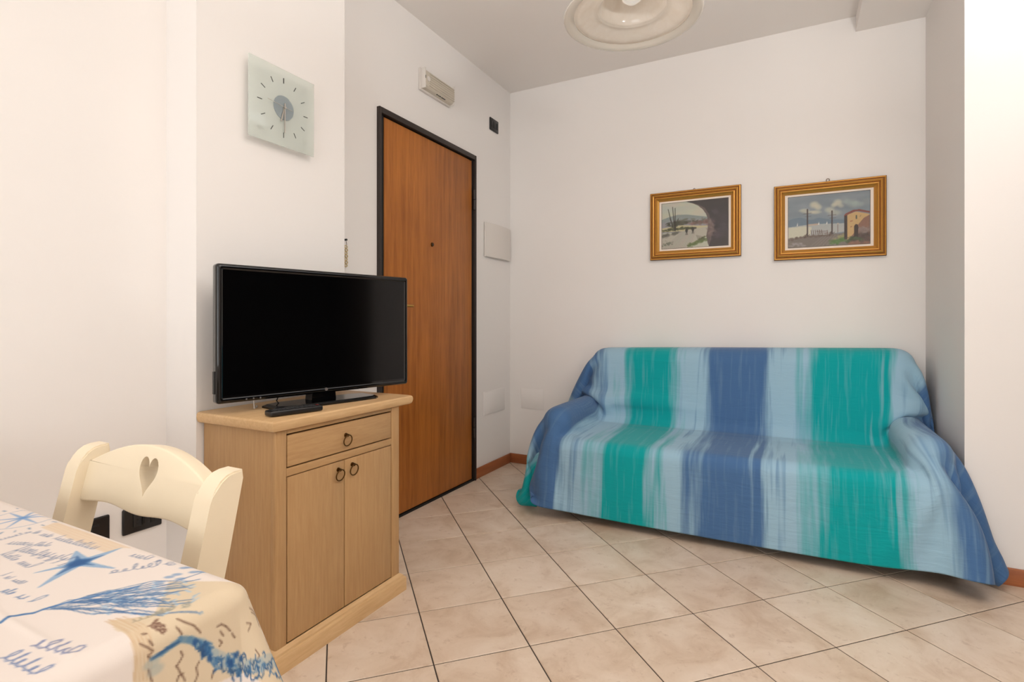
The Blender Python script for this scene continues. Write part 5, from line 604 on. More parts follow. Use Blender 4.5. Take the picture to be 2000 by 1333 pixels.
885,54,54,53,52,51,50,51,50,52,51,54,51,52,48,49,46,48,52,54,45,18,32,33,17,4,8,10,10,3,5,3,3,1,2,1,1,1,0,1,1,0,1,0,1,0,1,1,0,1,0,1,1,0,1,1,1,1,0,1,1,1,1,1,0,1,1,0,1,0,1,0,0,1,0,0,1,0,0,0,0,0,-1,-1,-1,-2,-3,-4,-5,-7,-9,-9,-13,-12,-9,-34,-34,-22,-44,-47,-45,-36,-38,-52,-43,-47,-46,-48,-47,-48,-47,-49,-46,-48,-45,-47,-39,-36,
899,56,56,56,55,54,53,53,51,52,51,53,51,53,50,50,46,46,45,54,54,15,31,30,25,22,10,9,8,7,4,4,2,2,2,1,1,1,0,1,1,0,1,0,1,1,0,1,0,1,1,0,1,1,0,1,1,1,1,1,1,0,1,1,1,0,1,1,0,1,0,0,1,0,1,0,0,0,1,0,0,-1,0,-1,-2,-2,-3,-4,-5,-7,-8,-10,-13,-12,-28,-25,-18,-35,-47,-45,-42,-36,-52,-48,-45,-49,-46,-48,-46,-49,-47,-47,-47,-47,-43,-46,-34,-26,
909,57,57,57,57,57,56,56,54,54,53,54,53,53,52,48,36,51,52,56,53,46,23,31,25,18,10,10,9,6,5,4,3,2,1,2,1,0,1,1,0,1,1,0,1,0,1,1,0,1,1,0,1,1,0,1,1,1,1,1,1,1,0,1,1,1,0,1,1,0,1,0,1,0,0,1,0,0,1,0,0,-1,0,-1,-2,-2,-3,-4,-5,-7,-8,-12,-13,-15,-21,-20,-28,-41,-46,-47,-49,-48,-46,-43,-50,-48,-44,-48,-46,-48,-47,-50,-49,-60,-16,-47,-49,-27,
920,56,57,57,57,58,57,57,57,56,56,55,55,55,53,55,45,41,50,57,52,59,41,29,25,19,10,10,8,7,5,3,3,2,2,1,1,1,0,1,1,0,1,1,0,1,0,1,1,0,1,1,0,1,1,1,1,1,0,1,1,1,1,1,1,0,1,1,0,1,0,1,0,1,0,1,0,0,0,0,0,0,-1,-1,-1,-2,-3,-4,-5,-7,-8,-11,-13,-13,-21,-30,-45,-37,-41,-51,-49,-52,-50,-43,-43,-47,-44,-48,-47,-49,-49,-49,-53,-53,-9,-60,-42,-43,
929,57,57,57,58,57,57,59,57,58,58,58,57,56,56,55,52,51,49,54,53,54,52,48,27,16,13,16,12,10,7,6,4,4,2,2,1,2,1,0,1,1,1,0,1,1,1,0,1,1,1,0,1,1,1,1,1,1,1,1,1,1,1,1,0,1,1,0,1,0,0,1,0,0,0,0,0,0,0,-1,-1,-1,-2,-3,-4,-5,-7,-8,-9,-8,-8,-11,-13,-12,-26,-43,-33,-45,-43,-52,-51,-54,-50,-50,-37,-45,-46,-50,-50,-54,-53,-55,-57,-57,-20,-43,-51,-56,
939,57,57,57,57,58,57,59,57,60,57,60,58,61,57,59,43,52,55,56,56,57,53,56,43,27,23,16,8,6,5,6,4,-3,2,2,1,1,1,1,1,1,1,0,1,1,1,1,1,1,1,1,1,1,1,1,1,1,1,1,1,1,1,1,1,1,1,1,1,1,0,1,1,1,1,0,1,0,1,0,1,0,-1,0,-1,-2,-3,-5,-8,-11,-17,-17,-22,-21,-33,-33,-42,-47,-50,-56,-53,-55,-45,-42,-42,-51,-51,-56,-56,-57,-55,-57,-56,-57,-46,-35,-45,-56,
948,57,57,57,57,58,58,58,57,60,57,61,58,61,58,62,55,47,52,55,56,56,56,59,57,45,35,14,3,2,1,2,1,1,1,1,1,1,1,1,0,1,1,1,1,1,1,1,1,1,1,1,1,1,1,1,1,1,1,2,1,1,1,1,1,1,2,1,1,1,1,1,1,1,1,1,1,1,1,1,1,1,1,0,0,1,-1,0,-2,-3,-6,-10,-26,-44,-43,-42,-44,-53,-56,-60,-55,-48,-42,-49,-53,-57,-57,-56,-56,-57,-56,-56,-55,-55,-56,-51,-44,-57,
955,57,57,57,57,58,57,58,58,58,58,59,58,60,57,60,57,60,53,55,55,58,57,60,57,49,34,12,1,2,1,1,1,2,1,1,1,2,1,1,1,1,1,1,2,1,1,1,1,1,1,2,1,1,1,1,2,1,1,1,1,2,1,1,1,1,1,2,1,1,1,1,2,1,1,1,1,2,1,1,1,1,1,1,1,1,1,1,1,1,1,0,-19,-55,-52,-47,-47,-59,-57,-60,-49,-48,-52,-57,-57,-58,-57,-57,-54,-55,-56,-56,-56,-55,-56,-56,-58,-57,
958,57,57,57,57,58,57,58,57,58,57,59,57,60,58,60,58,60,57,60,56,60,56,58,48,50,32,11,2,1,1,2,1,1,1,3,1,2,2,2,1,2,1,1,2,1,1,1,1,2,1,1,1,1,1,1,1,1,1,1,1,1,1,1,1,1,1,1,1,1,1,1,1,1,1,2,1,1,1,1,2,1,1,1,1,2,1,1,1,1,1,1,-15,-45,-49,-46,-49,-58,-58,-55,-54,-55,-58,-58,-57,-55,-55,-57,-56,-58,-57,-57,-57,-57,-58,-58,-58,-57,
963,56,56,56,57,57,56,58,57,57,57,59,57,59,57,60,58,61,57,61,56,57,53,56,58,51,31,10,2,1,1,2,1,1,1,2,1,1,2,1,1,2,1,1,1,2,1,1,1,2,1,1,1,1,2,1,1,1,1,1,1,2,1,1,1,1,1,2,1,1,1,1,1,1,1,2,1,1,1,2,1,1,1,1,1,2,1,1,1,1,1,1,-12,-41,-50,-54,-50,-51,-53,-57,-57,-56,-57,-56,-57,-56,-57,-58,-57,-57,-58,-58,-57,-59,-58,-59,-57,-57,
973,56,55,56,55,57,55,57,56,57,57,56,56,57,57,58,57,60,57,60,57,59,54,58,57,53,32,9,2,1,1,2,1,1,1,2,1,1,1,1,2,1,1,1,1,2,1,1,1,1,2,1,1,1,1,2,1,1,1,1,2,1,1,1,1,2,1,1,1,1,2,1,1,1,1,2,1,1,1,1,2,1,1,1,2,1,1,1,1,1,1,1,-11,-39,-52,-59,-56,-52,-46,-51,-55,-57,-57,-58,-57,-58,-58,-58,-57,-58,-58,-58,-57,-58,-57,-58,-58,-56,
988,54,55,55,55,55,55,56,55,55,55,56,56,56,55,57,56,57,56,57,56,58,56,61,61,53,33,9,2,1,1,2,1,1,1,2,1,1,1,1,2,1,1,1,1,2,1,1,1,1,2,1,1,1,1,2,1,1,1,1,2,1,1,1,1,2,1,1,1,1,2,1,1,1,1,2,1,1,1,1,2,1,1,1,1,2,1,1,1,1,1,1,-11,-40,-55,-63,-58,-57,-53,-47,-49,-53,-54,-57,-57,-58,-58,-58,-57,-58,-57,-58,-56,-55,-58,-58,-55,-56,
1008,54,54,55,54,55,54,55,54,54,54,55,53,55,54,56,54,57,55,58,55,58,54,57,54,53,32,11,3,2,2,2,2,2,1,2,1,2,1,1,2,1,1,2,1,1,2,1,1,1,2,1,1,1,1,2,1,1,1,1,1,2,1,1,1,1,1,2,1,1,1,1,1,2,1,1,1,1,1,2,1,1,1,1,1,1,1,1,1,1,0,0,-12,-43,-56,-62,-58,-59,-57,-56,-51,-46,-48,-50,-55,-58,-57,-57,-57,-58,-56,-51,-56,-58,-57,-56,-55,-55,
1026,54,54,54,55,54,54,54,54,54,53,54,53,54,52,55,54,56,54,57,53,56,52,50,40,44,29,12,6,4,3,3,3,2,2,2,2,2,1,2,2,1,2,1,2,1,1,2,1,1,2,1,1,1,1,2,1,1,1,1,1,1,2,1,1,1,1,1,1,1,1,1,1,1,1,2,1,1,1,1,1,1,1,1,1,1,0,1,0,-1,-2,-4,-13,-41,-47,-52,-55,-61,-58,-58,-57,-55,-50,-43,-39,-54,-58,-57,-57,-55,-47,-56,-58,-54,-50,-58,-57,-52,
1038,53,54,54,54,54,53,55,52,54,51,53,51,53,52,55,53,55,52,55,51,55,48,47,31,25,24,12,8,6,5,4,3,3,2,3,2,2,2,2,2,1,2,2,1,2,1,2,1,1,2,1,1,1,1,1,2,1,1,1,1,1,1,1,1,1,1,1,1,1,1,1,0,1,1,1,1,1,1,1,1,1,1,0,1,0,0,-1,-1,-3,-5,-8,-15,-33,-36,-41,-48,-61,-58,-59,-54,-57,-56,-52,-24,-41,-53,-59,-56,-47,-49,-60,-50,-46,-59,-55,-47,-55,
1040,53,53,54,53,53,53,54,51,54,50,51,50,53,51,54,51,52,50,51,49,52,43,40,29,23,13,9,9,7,6,4,4,3,3,3,2,3,2,2,2,2,2,1,2,1,2,1,2,1,1,2,1,1,1,1,1,1,1,1,1,1,1,1,1,1,0,1,1,1,1,1,1,0,1,1,1,1,1,1,0,1,1,0,0,0,-1,-2,-2,-4,-7,-10,-15,-26,-28,-33,-41,-53,-56,-61,-55,-53,-52,-60,-45,-16,-40,-57,-48,-51,-51,-47,-51,-51,-47,-51,-52,-57,
1030,52,52,52,52,53,52,53,51,53,51,50,49,52,50,51,48,48,45,47,45,47,42,33,28,21,19,4,6,7,5,5,4,4,3,3,3,3,2,2,2,3,1,2,2,2,1,2,1,1,1,2,1,1,1,1,1,1,1,1,0,1,1,1,1,0,1,1,1,0,1,1,0,1,1,1,0,1,1,0,1,0,0,0,0,-1,-1,-2,-3,-5,-6,-7,-12,-24,-29,-33,-36,-43,-49,-55,-53,-56,-49,-49,-54,-25,-34,-45,-57,-42,-47,-58,-35,-48,-57,-22,-51,-57,
1009,52,51,51,51,51,51,51,52,52,51,50,50,51,48,48,43,45,44,45,44,47,46,33,21,9,20,6,4,4,6,4,5,3,3,4,2,3,2,3,2,2,2,1,2,2,1,2,1,1,2,1,1,1,1,1,1,1,1,1,0,1,1,1,1,0,1,1,1,0,1,1,1,0,1,1,0,1,1,0,1,0,0,1,-1,-1,-1,-2,-3,-4,-5,-4,-9,-28,-26,-31,-34,-41,-43,-49,-49,-54,-52,-51,-53,-48,-31,-30,-38,-45,-52,-47,-31,-55,-49,-16,-52,-36,
981,50,51,50,50,51,51,51,51,51,50,49,49,50,45,43,43,43,44,48,47,55,37,21,14,18,9,6,4,5,5,5,4,3,4,3,3,2,3,2,2,2,2,2,2,1,2,1,2,1,1,1,1,1,1,1,1,1,1,1,1,0,1,1,1,0,1,1,0,1,1,0,1,1,0,1,1,0,1,0,1,0,0,0,0,-1,-2,-2,-3,-4,-5,-3,-6,-16,-33,-31,-33,-40,-42,-48,-45,-50,-48,-51,-47,-53,-45,-34,-40,-38,-40,-57,-33,-52,-50,-19,-26,-10,
950,50,51,50,51,52,52,54,53,53,44,38,48,47,44,43,44,45,46,50,48,53,13,22,19,10,8,6,4,6,5,5,4,4,3,3,3,2,3,2,2,2,2,2,2,1,2,1,2,1,1,1,1,2,1,0,1,1,1,1,1,0,1,1,1,0,1,1,0,1,1,0,1,1,0,1,1,0,1,0,1,0,0,0,0,-1,-2,-2,-3,-4,-5,-4,-6,-10,-17,-39,-39,-33,-41,-48,-44,-48,-46,-49,-46,-40,-48,-50,-40,-46,-32,-33,-41,-52,-52,-43,-33,-2,
920,52,50,52,52,53,52,54,49,47,28,47,50,53,49,38,44,52,55,66,29,28,15,13,9,10,7,6,5,5,5,5,4,4,3,3,3,3,2,3,2,2,2,2,2,1,2,1,1,2,1,1,1,1,1,1,1,1,0,1,1,1,0,1,1,0,1,1,0,1,0,1,1,0,1,0,1,0,1,0,1,0,0,0,-1,-1,-1,-2,-3,-4,-5,-5,-7,-9,-9,-19,-31,-33,-52,-53,-48,-49,-46,-49,-42,-40,-51,-45,-35,-50,-42,-37,-32,-40,-49,-55,-37,-19,
896,49,50,51,50,53,50,52,47,46,30,49,49,50,57,46,45,57,60,55,-12,26,15,14,12,8,7,5,5,5,5,5,4,4,3,4,2,3,3,2,2,2,2,2,2,1,2,1,1,2,1,1,1,1,1,1,1,1,0,1,1,1,0,1,1,0,1,1,0,1,0,1,1,0,1,0,1,0,1,0,1,0,0,0,-1,-1,-1,-2,-2,-4,-5,-7,-7,-9,-10,-11,-18,-30,-40,-54,-52,-54,-48,-47,-50,-43,-42,-52,-37,-44,-44,-44,-33,-32,-34,-56,-42,-39,
862,48,49,50,49,51,49,49,45,46,46,43,47,53,53,58,58,63,53,36,7,7,-3,3,12,9,5,6,5,5,5,5,4,4,3,3,3,3,2,3,2,2,2,2,1,2,2,1,1,1,2,1,1,1,1,0,1,1,1,0,1,1,0,1,1,0,1,0,1,0,1,1,0,1,0,1,0,1,0,0,1,0,0,0,-1,-1,-1,-2,-1,-2,-4,-7,-9,-10,-11,-11,-12,-20,-30,-46,-52,-58,-51,-44,-58,-33,-48,-58,-48,-37,-41,-44,-40,-37,-32,-25,-39,-50,
825,48,49,50,50,50,50,50,48,44,43,52,54,58,57,62,58,56,35,24,16,7,5,-2,-9,0,5,6,7,5,6,5,4,4,3,2,2,2,2,3,2,2,2,1,2,2,2,1,1,1,1,2,1,1,0,1,1,1,1,0,1,1,0,1,1,0,1,0,1,0,1,1,0,1,0,1,0,1,0,0,1,0,0,-1,0,-1,-1,-1,-1,-1,-3,-3,-7,-6,-8,-18,-16,-18,-25,-36,-44,-57,-53,-53,-53,-36,-45,-46,-46,-55,-46,-43,-38,-40,-35,-30,-31,-34,
788,49,50,51,53,52,52,50,43,47,53,58,57,60,58,59,48,29,28,20,13,11,11,11,5,0,-2,0,2,5,4,4,3,2,2,1,1,0,0,0,0,1,0,2,1,2,1,2,1,1,1,1,1,1,1,1,1,0,1,1,0,1,1,0,1,0,1,0,1,0,1,0,1,0,1,0,0,1,0,0,1,0,0,0,-1,-1,-1,0,0,0,0,-1,-1,-5,-12,-21,-19,-17,-24,-30,-38,-53,-55,-55,-44,-54,-33,-53,-40,-55,-50,-48,-38,-38,-35,-36,-31,-30,
758,50,53,54,54,53,48,49,52,57,57,61,57,59,55,47,19,23,32,38,20,-11,2,2,12,10,3,2,2,4,2,2,0,1,0,0,1,0,0,0,-1,0,0,0,0,-1,-1,-1,1,1,1,1,1,1,1,1,1,0,1,1,0,1,1,0,1,0,1,0,1,0,1,0,1,0,0,1,0,1,0,0,1,0,0,-1,0,-1,-1,0,1,2,2,2,0,-9,-16,-19,-11,16,-29,-44,-40,-44,-52,-60,-53,-57,-42,-49,-36,-45,-52,-54,-45,-40,-35,-34,-33,-29,
734,54,55,55,52,53,53,55,56,60,58,59,56,55,52,31,26,36,45,36,6,0,-3,-13,-20,-3,8,2,2,2,1,0,0,1,0,0,0,1,0,0,0,1,0,0,0,0,0,-1,-1,0,0,1,1,1,1,1,1,0,1,0,1,0,1,1,0,0,1,0,1,0,1,0,0,1,0,0,1,0,0,1,0,0,0,0,-1,0,-1,0,4,5,3,-2,-5,2,16,-14,-9,16,-41,-43,-49,-39,-41,-56,-58,-51,-38,-59,-54,-41,-45,-54,-55,-52,-42,-36,-29,-28,
718,55,55,55,55,55,56,60,58,60,56,56,52,54,52,52,41,33,37,25,16,-9,-41,-19,-23,-11,-6,3,2,1,0,1,0,0,0,1,0,0,0,0,1,0,1,0,1,0,1,0,1,0,1,0,0,1,0,0,-1,1,0,1,1,0,1,0,1,0,1,0,0,1,0,1,0,1,0,0,1,0,0,0,1,0,0,0,-1,-1,-1,3,7,5,-3,1,27,19,24,-36,45,-2,-40,-42,-53,-58,-47,-45,-57,-57,-49,-46,-57,-56,-44,-48,-53,-58,-54,-48,-37,-28,
709,55,54,57,55,59,58,60,57,58,53,53,51,51,50,51,55,49,34,17,2,6,-18,-38,-46,-26,-25,-9,2,7,3,1,-1,0,-1,0,-1,0,-1,0,0,-1,0,0,0,0,1,0,0,1,0,0,0,0,1,0,0,1,0,1,0,1,1,0,0,1,0,0,1,0,1,0,0,1,0,0,0,1,0,0,0,1,0,-1,0,-1,-1,7,8,-1,-2,11,31,33,51,-9,24,-17,-17,-38,-53,-57,-43,-54,-58,-58,-58,-54,-51,-58,-53,-49,-50,-55,-58,-58,-51,-40,
703,55,56,58,57,60,58,58,56,55,54,53,53,54,54,57,54,47,32,13,-1,-11,-25,-51,-54,-35,-23,-15,3,2,4,0,-1,-1,0,0,-1,0,0,-1,0,0,0,0,0,0,0,1,0,0,0,1,0,0,0,1,0,1,0,0,1,1,0,1,0,1,0,0,0,1,0,1,0,0,1,0,1,0,0,1,0,0,-1,1,-1,-1,-1,9,5,-2,9,14,51,55,40,23,7,-11,-15,-35,-46,-50,-55,-60,-57,-58,-58,-57,-56,-57,-56,-53,-53,-52,-57,-57,-57,-54,
701,56,57,59,57,59,58,58,58,58,56,54,52,53,52,60,56,45,29,9,-3,-20,-38,-52,-59,-57,-32,-10,0,-1,0,2,-1,-1,0,0,-1,0,0,0,-1,0,0,0,1,0,0,0,0,1,0,0,0,0,1,0,1,0,0,1,1,0,1,1,0,1,0,1,0,0,1,0,1,0,0,0,2,-1,1,0,0,1,-1,-1,0,0,-2,6,8,-3,8,41,55,57,41,32,17,1,-12,-31,-45,-54,-60,-57,-58,-57,-58,-58,-57,-57,-54,-54,-53,-57,-58,-57,-58,-58,
701,58,58,57,58,58,58,58,58,59,57,60,56,56,52,54,54,43,26,6,-6,-26,-43,-58,-60,-59,-46,-22,8,2,0,-1,-2,0,3,0,-2,4,-4,1,0,0,-2,1,3,-2,1,0,0,0,0,0,0,-1,1,-2,1,-2,2,0,1,1,0,0,1,0,-2,0,-3,3,1,-2,4,-2,-2,-1,1,1,0,-4,4,1,3,-4,0,4,-4,-1,-2,5,24,54,58,59,50,39,21,3,-9,-30,-44,-56,-58,-59,-57,-59,-57,-57,-54,-56,-56,-58,-58,-58,-57,-58,-57,-57,
703,58,57,58,58,58,58,58,58,59,58,59,58,59,57,53,50,42,23,3,-9,-32,-49,-64,-57,-64,-66,-15,-6,1,1,2,-1,-6,6,-2,0,3,-3,1,0,0,-3,3,2,-1,-3,5,-4,2,2,-4,-1,2,2,-2,0,2,-3,-1,2,1,2,-2,1,-1,-2,2,-3,2,2,-3,3,-1,0,0,-1,2,-2,0,0,1,0,0,0,1,-1,-5,6,14,13,73,56,67,58,46,26,5,-7,-27,-44,-56,-61,-57,-57,-56,-56,-57,-57,-59,-58,-59,-58,-58,-58,-57,-56,-58,
707,57,57,58,57,58,58,59,57,59,58,58,58,58,58,59,51,38,20,2,-13,-35,-52,-64,-56,-62,-59,-14,-2,2,1,-3,-2,-1,4,1,-1,3,-2,-1,1,0,-1,3,-2,1,1,-1,-3,2,-2,7,-5,2,-5,0,2,-1,0,2,-1,0,2,-1,-3,1,3,-4,1,1,3,1,-4,1,0,3,-4,2,1,-4,-2,4,-2,4,-5,2,2,-4,0,1,21,66,57,65,60,51,29,8,-5,-27,-43,-55,-54,-59,-56,-60,-57,-60,-58,-60,-58,-60,-58,-58,-56,-57,-57,-57,
714,57,56,57,57,58,57,58,58,59,58,58,58,59,58,59,51,37,17,1,-15,-37,-51,-63,-55,-61,-59,-17,-11,1,1,-4,2,-2,2,1,0,1,0,-1,0,0,1,2,-1,-2,2,1,-3,1,-1,5,-4,2,-3,0,1,-1,0,2,-1,1,0,-2,0,-1,3,-2,0,1,2,1,-4,1,0,1,-2,1,-1,0,-2,2,-1,2,-2,-1,1,-1,-2,11,25,64,56,64,60,52,31,9,-4,-25,-43,-58,-59,-56,-55,-58,-58,-60,-58,-60,-57,-59,-57,-58,-57,-58,-58,-58,
725,56,56,56,56,57,56,58,57,58,57,59,58,58,59,59,50,36,16,-1,-17,-37,-52,-62,-56,-59,-55,-22,-11,0,0,0,0,0,0,0,0,0,0,0,0,0,0,1,-1,0,0,1,-1,0,0,2,-2,1,-1,0,0,0,0,0,0,1,0,-1,0,0,1,-1,0,0,1,1,-2,0,0,0,0,0,0,0,0,0,0,0,0,0,0,0,0,11,25,62,56,62,60,53,32,11,-3,-25,-43,-56,-55,-59,-58,-60,-58,-59,-58,-59,-58,-59,-58,-58,-58,-58,-58,-58,
741,55,55,56,55,56,55,56,56,56,56,58,58,58,59,59,48,35,15,-1,-17,-38,-50,-61,-56,-59,-57,-23,-10,0,0,0,0,0,0,0,0,0,0,0,0,0,0,0,0,0,0,0,0,0,0,0,0,0,0,0,0,0,0,0,0,0,0,0,0,0,0,0,0,0,0,0,0,0,0,0,0,0,0,0,0,0,0,0,0,0,0,0,0,11,27,62,56,62,59,52,32,11,-3,-24,-42,-55,-61,-59,-58,-59,-58,-59,-58,-59,-58,-59,-57,-59,-58,-58,-58,-57,
755,56,55,55,56,56,55,56,54,56,54,55,55,55,59,58,49,33,15,-1,-18,-38,-52,-61,-55,-59,-55,-24,-9,0,0,0,0,0,0,0,0,0,0,0,0,0,0,0,0,0,0,0,0,0,0,0,0,0,0,0,0,0,0,0,0,0,0,0,0,0,0,0,0,0,0,0,0,0,0,0,0,0,0,0,0,0,0,0,0,0,0,0,0,11,26,61,56,62,59,52,34,11,-3,-24,-42,-56,-61,-59,-58,-59,-58,-60,-58,-59,-58,-59,-58,-58,-57,-58,-57,-58,
763,56,55,56,55,57,55,57,55,57,56,57,54,56,52,49,46,35,16,-1,-17,-38,-51,-61,-55,-59,-57,-22,-11,0,0,0,0,0,0,0,0,0,0,0,0,0,0,0,0,0,0,0,0,0,0,0,0,0,0,0,0,0,0,0,0,0,0,0,0,0,0,0,0,0,0,0,0,0,0,0,0,0,0,0,0,0,0,0,0,0,0,0,0,11,28,62,55,63,59,51,32,11,-3,-25,-42,-57,-61,-59,-58,-59,-58,-59,-57,-60,-57,-59,-58,-58,-57,-58,-57,-57,
764,55,56,56,55,57,55,57,56,57,55,56,52,50,47,55,51,37,16,-1,-17,-39,-52,-61,-56,-59,-54,-24,-9,0,0,0,0,0,0,0,0,0,0,0,0,0,0,0,0,0,0,0,0,0,0,0,0,0,0,0,0,0,0,0,0,0,0,0,0,0,0,0,0,0,0,0,0,0,0,0,0,0,0,0,0,0,0,0,0,0,0,0,0,12,26,61,56,62,59,52,33,11,-4,-25,-44,-58,-56,-60,-57,-61,-58,-60,-57,-60,-58,-58,-58,-58,-58,-58,-58,-58,
756,55,55,56,56,56,56,57,55,58,55,58,55,57,50,49,46,39,17,1,-17,-38,-51,-62,-56,-58,-58,-23,-9,0,0,0,0,0,0,0,0,0,0,0,0,0,0,0,0,0,0,0,0,0,0,0,0,0,0,0,0,0,0,0,0,0,0,0,0,0,0,0,0,0,0,0,0,0,0,0,0,0,0,0,0,0,0,0,0,0,0,0,0,13,27,62,55,63,59,52,32,9,-5,-26,-45,-59,-61,-59,-57,-59,-57,-60,-57,-59,-58,-59,-57,-59,-57,-59,-57,-58,
741,56,55,55,56,56,56,56,56,57,55,56,54,54,54,59,51,40,19,1,-16,-39,-53,-63,-55,-59,-55,-24,-8,0,0,0,0,0,0,0,0,0,0,0,0,0,0,0,0,0,0,0,0,0,0,0,0,0,0,0,0,0,0,0,0,0,0,0,0,0,0,0,0,0,0,0,0,0,0,0,0,0,0,0,0,0,0,0,0,0,0,0,0,12,26,62,54,63,60,54,32,9,-6,-28,-47,-60,-60,-59,-58,-60,-57,-60,-57,-59,-58,-58,-58,-58,-57,-58,-57,-58,
723,55,55,55,55,57,55,57,55,57,55,56,56,57,57,60,55,42,23,2,-14,-39,-53,-63,-55,-58,-57,-22,-11,0,0,0,0,0,0,0,0,0,0,0,0,0,0,0,0,0,0,0,0,0,0,0,0,0,0,0,0,0,0,0,0,0,0,0,0,0,0,0,0,0,0,0,0,0,0,0,0,0,0,0,0,0,0,0,0,0,0,0,0,11,29,61,55,63,61,54,31,7,-8,-32,-48,-61,-60,-59,-57,-60,-57,-60,-57,-59,-58,-58,-58,-58,-57,-58,-58,-57,
703,55,54,57,55,57,55,57,56,57,56,57,56,58,57,61,58,48,26,4,-14,-40,-56,-63,-54,-58,-55,-22,-10,0,0,0,0,0,0,0,0,0,0,0,0,0,0,0,0,0,0,0,0,0,0,0,0,0,0,0,0,0,0,0,0,0,0,0,0,0,0,0,0,0,0,0,0,0,0,0,0,0,0,0,0,0,0,0,0,0,0,0,0,13,25,61,54,62,62,56,33,6,-11,-36,-50,-60,-60,-58,-58,-58,-58,-59,-58,-58,-58,-59,-57,-58,-58,-58,-57,-58,
682,55,56,57,55,57,56,57,56,57,56,58,56,58,57,60,61,53,33,7,-11,-42,-57,-64,-53,-56,-56,-22,-11,0,0,0,0,0,0,0,0,0,0,0,0,0,0,0,0,0,0,0,0,0,0,0,0,0,0,0,0,0,0,0,0,0,0,0,0,0,0,0,0,0,0,0,0,0,0,0,0,0,0,0,0,0,0,0,0,0,0,0,0,15,23,61,54,62,62,59,32,4,-18,-45,-50,-52,-54,-61,-58,-60,-58,-59,-58,-58,-58,-58,-58,-58,-57,-58,-57,-58,
664,56,56,56,56,56,56,57,56,57,56,57,57,58,56,59,62,58,41,13,-10,-47,-62,-63,-51,-55,-52,-23,-9,0,0,0,0,0,0,0,0,0,0,0,0,0,0,0,0,0,0,0,0,0,0,0,0,0,0,0,0,0,0,0,0,0,0,0,0,0,0,0,0,0,0,0,0,0,0,0,0,0,0,0,0,0,0,0,0,0,0,0,0,14,24,57,53,58,65,63,35,2,-27,-54,-51,-46,-49,-58,-57,-62,-58,-60,-58,-59,-57,-58,-57,-58,-57,-57,-58,-57,
648,57,55,56,56,55,56,56,55,57,55,57,56,57,57,57,60,59,51,27,-7,-56,-68,-61,-48,-53,-52,-20,-7,0,0,0,0,0,0,0,0,0,0,0,0,0,0,0,0,0,0,0,0,0,0,0,0,0,0,0,0,0,0,0,0,0,0,0,0,0,0,0,0,0,0,0,0,0,0,0,0,0,0,0,0,0,0,0,0,0,0,0,0,10,23,58,52,54,65,70,39,-4,-44,-64,-54,-43,-43,-53,-51,-60,-57,-61,-57,-59,-57,-58,-57,-57,-57,-57,-56,-57,
643,46,55,56,55,55,54,55,55,57,56,57,56,58,57,59,49,50,47,36,-6,-54,-67,-53,-48,-52,-34,-24,-3,0,0,0,0,0,0,0,0,0,0,0,0,0,0,0,0,0,0,0,0,0,0,0,0,0,0,0,0,0,0,0,0,0,0,0,0,0,0,0,0,0,0,0,0,0,0,0,0,0,0,0,0,0,0,0,0,0,0,0,0,3,25,52,52,46,60,67,36,-9,-52,-66,-55,-46,-38,-43,-45,-52,-53,-58,-56,-60,-57,-58,-57,-57,-56,-57,-56,-56,
655,15,55,57,52,53,54,56,56,57,54,57,55,59,56,56,39,31,28,17,-7,-30,-35,-41,-47,-51,-12,-24,0,0,0,0,0,0,0,0,0,0,0,0,0,0,0,0,0,0,0,0,0,0,0,0,0,0,0,0,0,0,0,0,0,0,0,0,0,0,0,0,0,0,0,0,0,0,0,0,0,0,0,0,0,0,0,0,0,0,0,0,0,0,28,33,47,46,41,36,19,-9,-34,-41,-50,-51,-44,-41,-40,-45,-46,-53,-51,-56,-54,-58,-56,-58,-56,-57,-55,-56,
670,-23,54,59,49,55,56,57,54,55,53,56,56,60,51,46,31,22,15,12,5,-16,-21,-43,-46,-46,21,-20,-7,0,0,0,0,0,0,0,0,0,0,0,0,0,0,0,0,0,0,0,0,0,0,0,0,0,0,0,0,0,0,0,0,0,0,0,0,0,0,0,0,0,0,0,0,0,0,0,0,0,0,0,0,0,0,0,0,0,0,0,0,1,27,-2,49,44,42,19,11,-21,-19,-28,-44,-55,-48,-46,-40,-43,-41,-47,-46,-51,-51,-54,-53,-57,-56,-57,-56,-56,
638,-18,55,58,53,55,54,54,50,53,53,58,54,54,41,34,27,23,15,18,11,-14,-16,-40,-42,-13,23,-12,-8,-3,0,0,0,0,0,0,0,0,0,0,0,0,0,0,0,0,0,0,0,0,0,0,0,0,0,0,0,0,0,0,0,0,0,0,0,0,0,0,0,0,0,0,0,0,0,0,0,0,0,0,0,0,0,0,0,0,0,0,1,12,16,-29,35,40,39,20,10,-29,-30,-22,-33,-52,-49,-47,-44,-43,-42,-45,-43,-47,-45,-49,-48,-53,-53,-56,-55,-56,
583,18,54,55,51,53,52,48,50,54,55,56,49,43,33,32,30,17,17,23,15,-13,-10,-40,-11,0,2,-2,-1,0,-1,0,0,0,-1,0,0,0,0,-1,0,0,0,0,0,0,0,-1,0,0,0,0,0,0,0,0,0,0,0,0,0,0,0,0,0,0,1,0,0,0,0,0,0,0,0,0,1,0,0,0,0,0,1,0,0,0,1,0,0,1,5,-4,0,29,37,22,9,-26,-41,-29,-24,-43,-50,-48,-44,-45,-43,-45,-43,-45,-44,-44,-44,-46,-48,-52,-53,-56,
